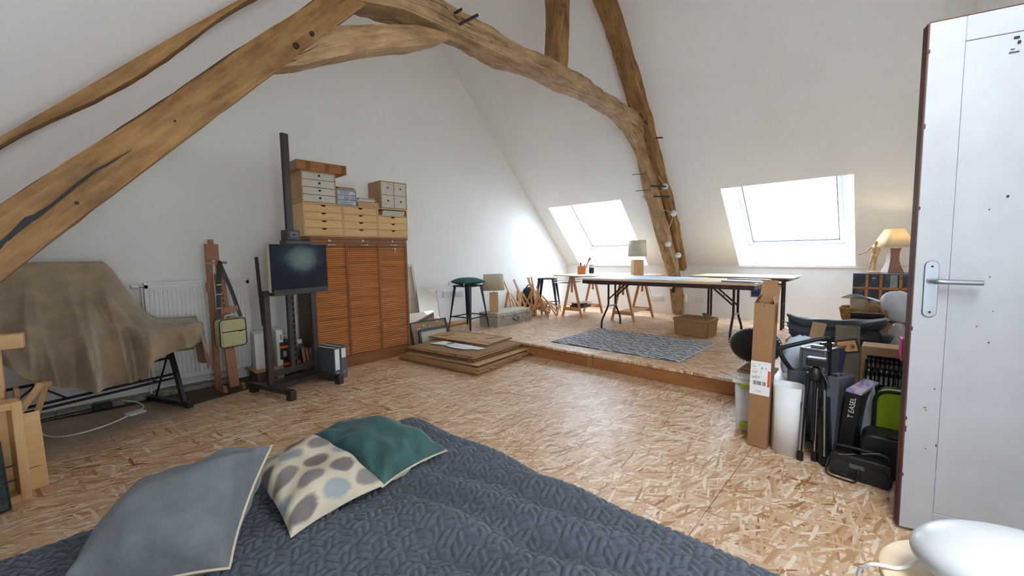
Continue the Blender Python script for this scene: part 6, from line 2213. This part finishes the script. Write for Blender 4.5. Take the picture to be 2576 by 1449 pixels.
# second case, black slab, box with purple lid
o = thing('slim_case', 'slim grey metal case with two chrome latches, leaning behind the tripod', 'case', (2.93, .215, .001), rot=(R(0), R(6), R(-14)))
box1('case_shell', MT['greym'], o, -.10, .14, -.028, .028, 0, .455, bev=.006)
for x in (-.06, .0):
    MB().bx(x - .018, x + .018, -.014, .014, .455, .472).build('latch', MT['chrome'], o, bev=.002)
o = thing('black_folder', 'thin black portfolio leaning against the slim grey case', 'portfolio', (2.79, .236, .001), rot=(R(-6), R(4), R(-16)))
box1('cover', MT['black'], o, -.05, .07, -.016, .016, 0, .355, bev=.004)
o = thing('easel_box', 'black box with a shimmering purple top and white lettering on its end', 'box', (3.00, .140, .001), rot=(R(5), R(0), R(-12)))
hm, nt, bs = mat0('holographic_print')
nz = nd(nt, 'TexNoise', {'Vector': coords(nt, 'Object', (4, 9, 9)), 'Scale': 1.6, 'Detail': 2.0})
nt.links.new(ramp(nt, nz.outputs[0], [(.3, lin(118, 150, 196)), (.48, lin(158, 122, 190)), (.6, lin(196, 176, 206)), (.75, lin(150, 190, 190))]), bs.inputs['Base Color'])
bs.inputs['Roughness'].default_value = .25
box1('box_body', MT['black'], o, -.14, .16, -.034, .034, 0, .395, bev=.002)
box1('printed_lid', hm, o, -.141, .161, -.035, .035, .396, .412, bev=.002)
fc = bpy.data.curves.new('lettering', 'FONT')
fc.body = 'T EASEL'
fc.size = .034
fc.extrude = .0006
fc.align_x = 'RIGHT'
fc.align_y = 'CENTER'
ft = bpy.data.objects.new('lettering_curve', fc)
COL.objects.link(ft)
fm = bpy.data.meshes.new_from_object(ft.evaluated_get(bpy.context.evaluated_depsgraph_get()))
bpy.data.objects.remove(ft)
fm.materials.clear()
fm.materials.append(MT['paper'])
fo = bpy.data.objects.new('lettering', fm)
COL.objects.link(fo)
fo.parent = o
fo.matrix_local = frame_m((-.1412, -.004, .375), (0, 0, 1), (0, 1, 0)) 
o = thing('clear_bag', 'crumpled clear plastic bag of pale scraps beside the purple-topped box', 'bag', (3.06, .085, .001))
blob((0, 0, .20), .10, .045, .22, .85, .06, 8).build('bag', MT['clear'], o, smooth=180)
b = MB()
for k in range(7):
    b.box((random.uniform(-.05, .05), random.uniform(-.02, .02), .10 + .035 * k), (.03, .02, .09), rz=random.random() * 3)
b.build('pale_scraps', MT['canvas'], o)
# lime bag, black suitcase, radio
o = thing('lime_backpack', 'lime green backpack with black trim behind the black suitcase', 'backpack', (2.99, -.055, .10))
Mg = frame_m((-.02, 0, .155), (0, -1, 0), (.08, 0, 1))
MB().prism(rrect(.21, .31, .06), .12, Mg @ Matrix.Translation((0, 0, -.10))).build('bag_body', MT['lime'], o, bev=.02, seg=3, smooth=60)
b = MB()
for zz in (.022, -.085):
    b.tube([Mg @ Vector((x, y, zz)) for x, y in rrect(.208, .308, .06)], .009, 8, closed=True)
b.build('black_piping', MT['black'], o, smooth=180)
MB().tube(catmull([Mg @ Vector((-.02, -.13, .024)), Mg @ Vector((-.02, -.075, .03)), Mg @ Vector((.05, -.075, .03)), Mg @ Vector((.08, -.075, .024))], 4), .008, 8).build('front_handle', MT['black'], o, smooth=60)
MB().bx(-.12, .10, -.105, .105, -.1, -.004).build('stiff_base', MT['black'], o, bev=.01)
o = thing('black_suitcase', 'black hard suitcase with rounded corners lying in front of the lime backpack', 'suitcase', (2.80, -.035, .001))
MB().prism(rrect(.30, .215, .05), .17, frame_m((.035, .0, .1085), (0, -1, 0), (0, 0, 1)) @ Matrix.Translation((0.02, 0, -.11))).build('shell', plain('black_vinyl', lin(34, 36, 42), .38, bump=.2, bscale=120, var=.1), o, bev=.012, seg=2, smooth=50)
MB().bx(-.03, .09, -.03, .03, .2165, .226).build('suitcase_handle', MT['black'], o, bev=.004)
o = thing('portable_radio', 'black portable radio with carrying handle and two aerials, frontmost on the floor', 'radio', (2.685, .085, .001), R(-6))
Mr = frame_m((0, 0, 0), (0, -1, 0), (0, 0, 1))
MB().prism(rrect(.245, .12, .02), .07, Mr @ Matrix.Translation((0, .062, -.035))).build('body', MT['black'], o, bev=.006, smooth=50)
for y in (-.075, .075):
    MB().lathe([(0, 0), (.036, 0), (.040, .003), (.034, .006), (.0, .002)], 22, M=Mr @ Matrix.Translation((y, .055, .035))).build('speaker_grille', MT['blackfab'], o, smooth=40)
MB().box((-.01, .075, .036), (.06, .022, .003), M=Mr).build('dial_window', MT['greym'], o)
MB().box((-.058, .018, .0365), (.018, .004, .002), M=Mr).build('maker_plate', MT['alu'], o)
MB().tube(catmull([(0, -.105, .11), (-.005, -.105, .15), (-.005, -.06, .158), (-.005, .06, .158), (-.005, .105, .15), (0, .105, .11)], 4), .008, 8).build('handle', MT['black'], o, smooth=60)
MB().tube([(-.04, .085, .118), (-.035, .02, .140)], .0018, 6).build('aerial', MT['chrome'], o)
MB().tube([(-.02, -.005, .145), (-.02, -.075, .172)], .0018, 6).build('aerial', MT['chrome'], o)
MB().tube(catmull([(-.03, .125, .09), (-.055, .13, .045), (-.06, .125, .012), (-.065, .09, .004), (-.07, .035, .005), (-.07, .008, .012), (-.062, .0, .05), (-.05, .0, .075)], 6), .0042, 8).build('power_cable', MT['black'], o, smooth=180)

# crates on the step behind them
o = thing('brown_carton', 'brown carton under the dark folded bag, on the raised floor', 'carton', (3.98, .36, PZ))
box1('carton_body', MT['card'], o, -.16, .20, -.30, .25, 0, .335, bev=.003)
MB().bar((-.16, .02, .336), (-.20, .10, .35), .30, .003, up=(1, 0, 0)).build('flap', MT['card2'], o)
o = thing('brown_carton', 'pale brown carton behind the black crate, under the pink folder', 'carton', (3.52, .03, .001))
box1('carton_body', MT['card2'], o, -.07, .09, -.20, .105, 0, .555, bev=.003)
o = thing('black_crate', 'black slotted plastic crate full of white paint tubes', 'crate', (3.38, .01, .32))
b = MB()
x0, x1, y0, y1, hz = -.075, .055, -.14, .098, .19
for k in range(3):
    z = .01 + k * .075
    b.bx(x0, x0 + .006, y0, y1, z, z + .022).bx(x1 - .006, x1, y0, y1, z, z + .022).bx(x0, x1, y1 - .006, y1, z, z + .022).bx(x0, x1, y0, y0 + .006, z, z + .022)
for k in range(12):
    y = y0 + (y1 - y0 - .008) * k / 11
    b.bx(x0, x0 + .006, y, y + .008, .01, .182).bx(x1 - .006, x1, y, y + .008, .01, .182)
b.bx(x0, x1, y0, y1, 0, .01)
b.build('crate_lattice', MT['black'], o)
for k in range(8):
    q = thing('paint_tube', 'white tube standing upright in the black slotted crate', 'tube', (3.335, .09 - .027 * k, .331), group='white tubes in the black crate')
    MB().tube([(0, 0, .0), (0, 0, .085), (0, 0, .092)], [.011, .010, .005], 8).build('tube_body', MT['whitepl'], q, smooth=60)
    MB().tube([(0, 0, .092), (0, 0, .106)], .0055, 8).build('cap', MT['whitepl'], q, smooth=60)
o = thing('black_bin', 'large black plastic bin under the slotted crate', 'bin', (3.30, -.02, .001))
box1('bin_body', MT['black'], o, -.10, .14, -.16, .125, 0, .318, bev=.01)
o = thing('pink_folder', 'bright pink folder standing upright beside the door edge', 'folder', (3.36, -.055, .512))
MB().box((0, 0, .066), (.10, .022, .135), rz=.12).build('folder', MT['pink'], o, bev=.003)
o = thing('display_board', 'grey-brown board leaning in the pile, a dark-framed orange picture fixed on it', 'board', (3.345, .20, .30), rot=(0, 0, 0))
Mo = frame_m((0, 0, 0), (.10, -1, 0), (.16, .30, 1))
MB().box((.0, .19, 0), (.125, .40, .012), M=Mo).build('board', plain('grey_brown_board', lin(112, 100, 82), .8, var=.1, vscale=9), o, bev=.001)
pf = MB()
Mo2 = Mo @ Matrix.Translation((.0, .255, .008)) @ Matrix.Rotation(R(14), 4, 'Z')
pf.box((0, 0, 0), (.115, .09, .006), M=Mo2)
pf = pf.build('picture_frame', MT['inkb'], o)
MB().box((0, 0, .0035), (.095, .068, .003), M=Mo2).build('orange_picture', plain('orange_picture', lin(208, 146, 84), .6, var=.12, vscale=30), pf)
MB().box((.028, -.005, .0055), (.018, .022, .002), M=Mo2).build('dark_motif', MT['oakdark'], pf)
o = thing('indigo_portfolio', 'indigo cloth portfolio leaning against the grey-brown board', 'portfolio', (3.26, .225, .32))
MB().bar((0, .03, 0), (.04, -.0, .22), .05, .02, up=(1, 0, 0)).build('cover', plain('indigo_cloth', lin(42, 38, 74), .8, var=.1), o, bev=.003)
MB().box((-.018, .035, .17), (.004, .012, .02)).build('yellow_tag', MT['limepl'], o)
o = thing('dark_crate', 'dark grey crate carrying the leaning board and portfolio', 'crate', (3.36, .22, .001))
box1('crate_body', MT['black'], o, -.10, .09, -.09, .095, 0, .296, bev=.004)
MB().bx(-.104, -.099, -.085, -.05, .25, .275).build('yellow_sticker', MT['limepl'], o)

# big folded bag on the carton
o = thing('folding_chair_bag', 'long dark blue nylon bag folded over the brown carton', 'bag', (3.93, .30, .478))


def bagfn(u, v, r, y0, y1, zc, xo, droop):
    a = 2 * PI * u
    y = y0 + (y1 - y0) * v
    e = min(1, min(v, 1 - v) * 9 + .72)
    w_ = 1 + .06 * math.sin(5 * a + 9 * v) + .04 * math.sin(23 * v + 3 * a)
    ca, sa = math.cos(a), math.sin(a)
    ca, sa = math.copysign(abs(ca) ** .75, ca), math.copysign(abs(sa) ** 1.5, sa)     # folded cloth: flat with pinched edges
    tip = .030 * max(0, 1 - v * 9) * (1 if sa > 0 else -.2)
    return Vector((xo + r * 1.7 * e * w_ * ca - .01 * math.sin(v * 3), y + .02 * sa * (1 - 2 * v), zc + r * e * w_ * sa * (1 + .1 * math.sin(v * 6)) + droop * v + tip))


MB().grid(lambda u, v: bagfn(u, v, .052, .30, -.30, .055, 0, -.01), 22, 34, cu=True).build('lower_roll', MT['bluefab'], o, smooth=180)
MB().grid(lambda u, v: bagfn(u, v, .036 + .02 * v, .31, -.27, .130 - .02 * math.sin(v * PI), .02, .022), 22, 34, cu=True).build('upper_roll', MT['bluefab'], o, smooth=180)
MB().grid(lambda u, v: Vector((-.085 - .015 * math.sin(v * 9 + u * 4) + .03 * v, -.05 - .25 * u + .012 * math.sin(7 * v), .06 - .115 * v + .01 * math.sin(u * 8))), 16, 12).build('hanging_flap', MT['bluefab'], o, smooth=180, solid=.012)
b = MB().tube(catmull([(-.03, -.21, .12), (-.10, -.245, .10), (-.115, -.26, .04), (-.09, -.27, -.04)], 5), .008, 6)
b.build('strap', MT['black'], o, smooth=180)
b = MB()
for k in range(4):
    b.bar((.0 - .03 * k, .29, .03 + .03 * k), (-.03 * k, .335, .035 + .035 * k), .012, .004)
b.build('loose_ends', MT['black'], o)
o = thing('black_handle_roll', 'short black padded roll lying on the dark blue bag', 'roll', (4.02, .13, .675))
MB().tube([(0, .10, 0), (0, -.09, .004)], .024, 12).build('roll', MT['blackfab'], o, smooth=60)
o = thing('brown_carton', 'stacked brown cartons carrying the shallow straw basket', 'carton', (4.62, .13, PZ))
box1('carton_body', MT['card'], o, -.14, .16, -.22, .19, 0, .43, bev=.003)
o = thing('straw_basket', 'shallow straw basket with looped handles holding jute and plastic', 'basket', (4.62, .165, PZ + .431))
b = MB()
for j in range(6):
    b.tube([(x * (1 + .02 * j), y * (1 + .02 * j), .010 + .017 * j) for x, y in rrect(.24, .31, .08, 4)], .0105, 6, closed=True)
b.build('coiled_strands', plain('straw', lin(150, 116, 66), .8, bump=.6, bscale=120, var=.22, vscale=30), o, smooth=60)
MB().prism(rrect(.22, .29, .07, 4), .01).build('base', MT['wicker'], o)
MB().tube(catmull([(-.135, -.005, .075), (-.15, -.03, .13), (-.15, -.075, .135), (-.14, -.115, .08)], 5), .011, 8).build('loop_handle', MT['wicker'], o, smooth=60)
o = thing('jute_pot', 'beige jute wrapped pot standing in the straw basket', 'pot', (4.60, .215, PZ + .442))
MB().lathe([(0, 0), (.052, 0), (.060, .17), (.054, .17), (.05, .02), (0, .02)], 20).build('pot', MT['beigefab'], o, smooth=40)
o = thing('jute_roll', 'roll of beige burlap standing next to the jute pot', 'roll', (4.61, .12, PZ + .442))
MB().tube([(0, 0, 0), (-.005, -.01, .15)], .033, 14).build('burlap', MT['beigefab'], o, smooth=40)
o = thing('plastic_sheet', 'white plastic sheet spilling over the straw basket', 'plastic sheet', (4.58, .22, PZ + .62))
MB().grid(lambda u, v: Vector((-.02 + .10 * v + .012 * math.sin(9 * u), .115 - .31 * u, .012 * math.sin(7 * u + 3 * v) + .025 * math.sin(PI * u) - .085 * max(0, u - .45) ** 1.0 - .02 * v)), 24, 8).build('sheet', MT['bagfilm'], o, smooth=180, solid=.002)
o = thing('white_bag', 'crumpled white plastic bag bulging beside the door edge', 'bag', (4.60, -.03, PZ + .4312))
blob((0, 0, .125), .11, .115, .125, .75, .035, 12).build('bag', MT['bagfilm'], o, smooth=180)
o = thing('grey_cloth', 'grey translucent plastic bag hanging at the end of the dark blue bag', 'bag', (3.99, -.035, .45))
blob((0, 0, .09), .05, .05, .10, .85, .06, 15).build('bag', MT['clear'], o, smooth=180)
# steamer trunk with lamp and artist's figure
o = thing('wooden_box_stand', 'plain brown box under the old steamer trunk', 'box', (5.95, .11, PZ))
box1('box_body', MT['card'], o, -.20, .22, -.24, .20, 0, .425, bev=.003)
o = thing('steamer_trunk', 'old blue-black steamer trunk with orange wooden slats', 'trunk case', (5.95, .11, PZ + .4255))
tm_, nt, bs = mat0('worn_trunk_paint')
nz = nd(nt, 'TexNoise', {'Vector': coords(nt, 'Object', (1, 1, 1)), 'Scale': 7.0, 'Detail': 6.0, 'Roughness': .7})
nt.links.new(ramp(nt, nz.outputs[0], [(.42, lin(40, 50, 66)), (.56, lin(62, 74, 88)), (.66, lin(128, 132, 132)), (.72, lin(70, 78, 90))]), bs.inputs['Base Color'])
bs.inputs['Roughness'].default_value = .5
w0, w1, Ht = -.245, .215, .347
box1('trunk_body', tm_, o, -.235, .235, w0, w1, 0, Ht, bev=.008)
MB().bx(-.236, .236, w0 - .001, w1 + .001, Ht - .012, Ht + .002).build('top_rim', MT['greym'], o, bev=.003)
sl = wood('orange_slat', lin(150, 92, 48), lin(196, 136, 84), (1.4, 24), .5)
for y in (w1 - .115, w1 - .225, w1 - .375):
    MB().bx(-.247, -.235, y - .012, y + .012, .0, Ht - .012).build('vertical_slat', sl, o, bev=.002)
for z0 in (.185, .02):
    MB().bx(-.2445, -.2352, w0, w1, z0, z0 + .022).build('cross_slat', sl, o, bev=.002)
b = MB()
for y in (w1 - .115, w1 - .225, w1 - .375):
    for z in (Ht - .045, .195):
        b.lathe([(0, 0), (.006, 0), (.004, .004), (0, .005)], 8, M=frame_m((-.247, y, z), (0, -1, 0), (0, 0, 1)))
b.build('slat_nail', MT['iron'], o)
MB().bx(-.2372, -.2348, w1 - .185, w1 - .155, Ht - .05, Ht - .042).build('lock_plate', MT['chrome'], o)
MB().bx(-.2375, -.2349, w1 - .35, w1 - .295, .19, Ht - .012).build('grey_patch', plain('trunk_patch', lin(138, 150, 148), .6, var=.12, vscale=20), o)
tzt = PZ + .4255 + Ht + .0025
# lit lamp with waisted base
o = thing('table_lamp', 'lit table lamp with flared brown base and pyramid shade on the steamer trunk', 'lamp', (5.96, .022, tzt), R(22))
prof = [(0, .088), (.03, .078), (.08, .060), (.13, .049), (.18, .046), (.22, .050), (.262, .060)]
b = MB()
vs, fs, us = [], [], []
for z, s_ in prof:
    vs += [(-s_, -s_ * .8, z), (s_, -s_ * .8, z), (s_, s_ * .8, z), (-s_, s_ * .8, z)]
for i in range(len(prof) - 1):
    for k in range(4):
        k2 = (k + 1) % 4
        fs.append((4 * i + k, 4 * i + k2, 4 * i + 4 + k2, 4 * i + 4 + k))
        us.append([(prof[i][0], k * .1), (prof[i][0], k * .1 + .1), (prof[i + 1][0], k * .1 + .1), (prof[i + 1][0], k * .1)])
fs += [(3, 2, 1, 0), tuple(4 * len(prof) - 4 + k for k in range(4))]
us += [None, None]
b.add(vs, fs, us).build('waisted_base', MT['lampwoodd'], o, bev=.003, smooth=30)
shm, nt, bs = mat0('lit_shade')
bs.inputs['Base Color'].default_value = lin(232, 222, 196)
bs.inputs['Roughness'].default_value = .9
tl = nd(nt, 'BsdfTranslucent', {0: lin(240, 222, 180)})
mx = nd(nt, 'MixShader', {0: .35, 1: bs.outputs[0], 2: tl.outputs[0]})
nt.links.new(mx.outputs[0], nt.nodes['Material Output'].inputs[0])
b = MB()
vs, fs = [], []
for z, a, c in ((.268, .178, .135), (.46, .080, .062)):
    vs += [(x, y, z) for x, y in rrect(2 * a, 2 * c, .03, 4)]
m = len(vs) // 2
b.add(vs, [(i, (i + 1) % m, m + (i + 1) % m, m + i) for i in range(m)])
b.build('lamp_shade', shm, o, smooth=40, solid=.002)
MB().tube([(0, 0, .26), (0, 0, .33)], .008, 8).build('lamp_holder', MT['steel'], o)
MB().lathe([(0, .33), (.014, .335), (.028, .36), (.028, .375), (.016, .395), (0, .40)], 14).build('bulb', emis('warm_bulb', (1, .82, .55, 1), 22), o, smooth=180)
# jointed artist's figure
o = thing('artist_mannequin', 'small jointed wooden artist figure with one arm stretched out, on the steamer trunk', 'mannequin', (5.84, .165, tzt))
wm = MT['birch']
MB().lathe([(0, 0), (.052, 0), (.052, .012), (.048, .016), (0, .016)], 24).build('stand', wm, o, smooth=40)
MB().tube([(.0, .0, .015), (.0, .0, .15)], .002, 6).build('support_rod', MT['steel'], o)


def limb(nm, pts, rs):
    MB().tube(catmull(pts, 4), [rs[min(int(i / 4), len(rs) - 2)] * (1 - (i % 4) / 4) + rs[min(int(i / 4) + 1, len(rs) - 1)] * ((i % 4) / 4) if i < 4 * (len(rs) - 1) else rs[-1] for i in range(4 * (len(pts) - 1) + 1)], 10).build(nm, wm, o, smooth=180)


# y grows to the left in the room; the figure faces the room (-x)
limb('torso', [(0, .0, .205), (0, -.002, .235), (0, -.004, .262), (0, -.006, .282)], [.018, .024, .027, .014])
limb('pelvis', [(0, .006, .155), (0, .004, .175), (0, .002, .198)], [.017, .025, .019])
limb('waist', [(0, .002, .195), (0, .0, .212)], [.013, .013])
limb('neck', [(0, -.006, .28), (0, -.007, .296)], [.007, .007])
limb('head', [(0, -.007, .292), (-.002, -.007, .308), (-.002, -.008, .326), (0, -.008, .338)], [.008, .0155, .016, .006])
limb('upper_arm', [(0, .022, .272), (-.004, .045, .256), (-.008, .064, .228)], [.008, .009, .007])
limb('forearm', [(-.008, .066, .226), (-.012, .088, .214), (-.016, .108, .204)], [.007, .0075, .005])
limb('hand', [(-.016, .108, .204), (-.018, .122, .198), (-.020, .136, .195)], [.004, .008, .003])
limb('upper_arm', [(0, -.034, .270), (.0, -.040, .245), (.0, -.036, .222)], [.008, .009, .007])
limb('forearm', [(0, -.036, .220), (-.003, -.030, .198), (-.006, -.024, .178)], [.007, .0075, .005])
limb('hand', [(-.006, -.024, .178), (-.008, -.021, .164), (-.009, -.019, .152)], [.004, .008, .003])
limb('thigh', [(0, .016, .160), (0, .022, .128), (.0, .028, .092)], [.012, .014, .009])
limb('shin', [(0, .028, .090), (.002, .036, .060), (.004, .047, .026)], [.009, .010, .006])
limb('foot', [(.004, .048, .024), (-.006, .046, .020), (-.02, .044, .018)], [.005, .008, .004])
limb('thigh', [(0, -.010, .160), (0, -.010, .128), (.0, -.008, .092)], [.012, .014, .009])
limb('shin', [(0, -.008, .090), (.001, -.008, .060), (.002, -.010, .026)], [.009, .010, .006])
limb('foot', [(.002, -.010, .024), (-.008, -.010, .020), (-.02, -.011, .018)], [.005, .008, .004])
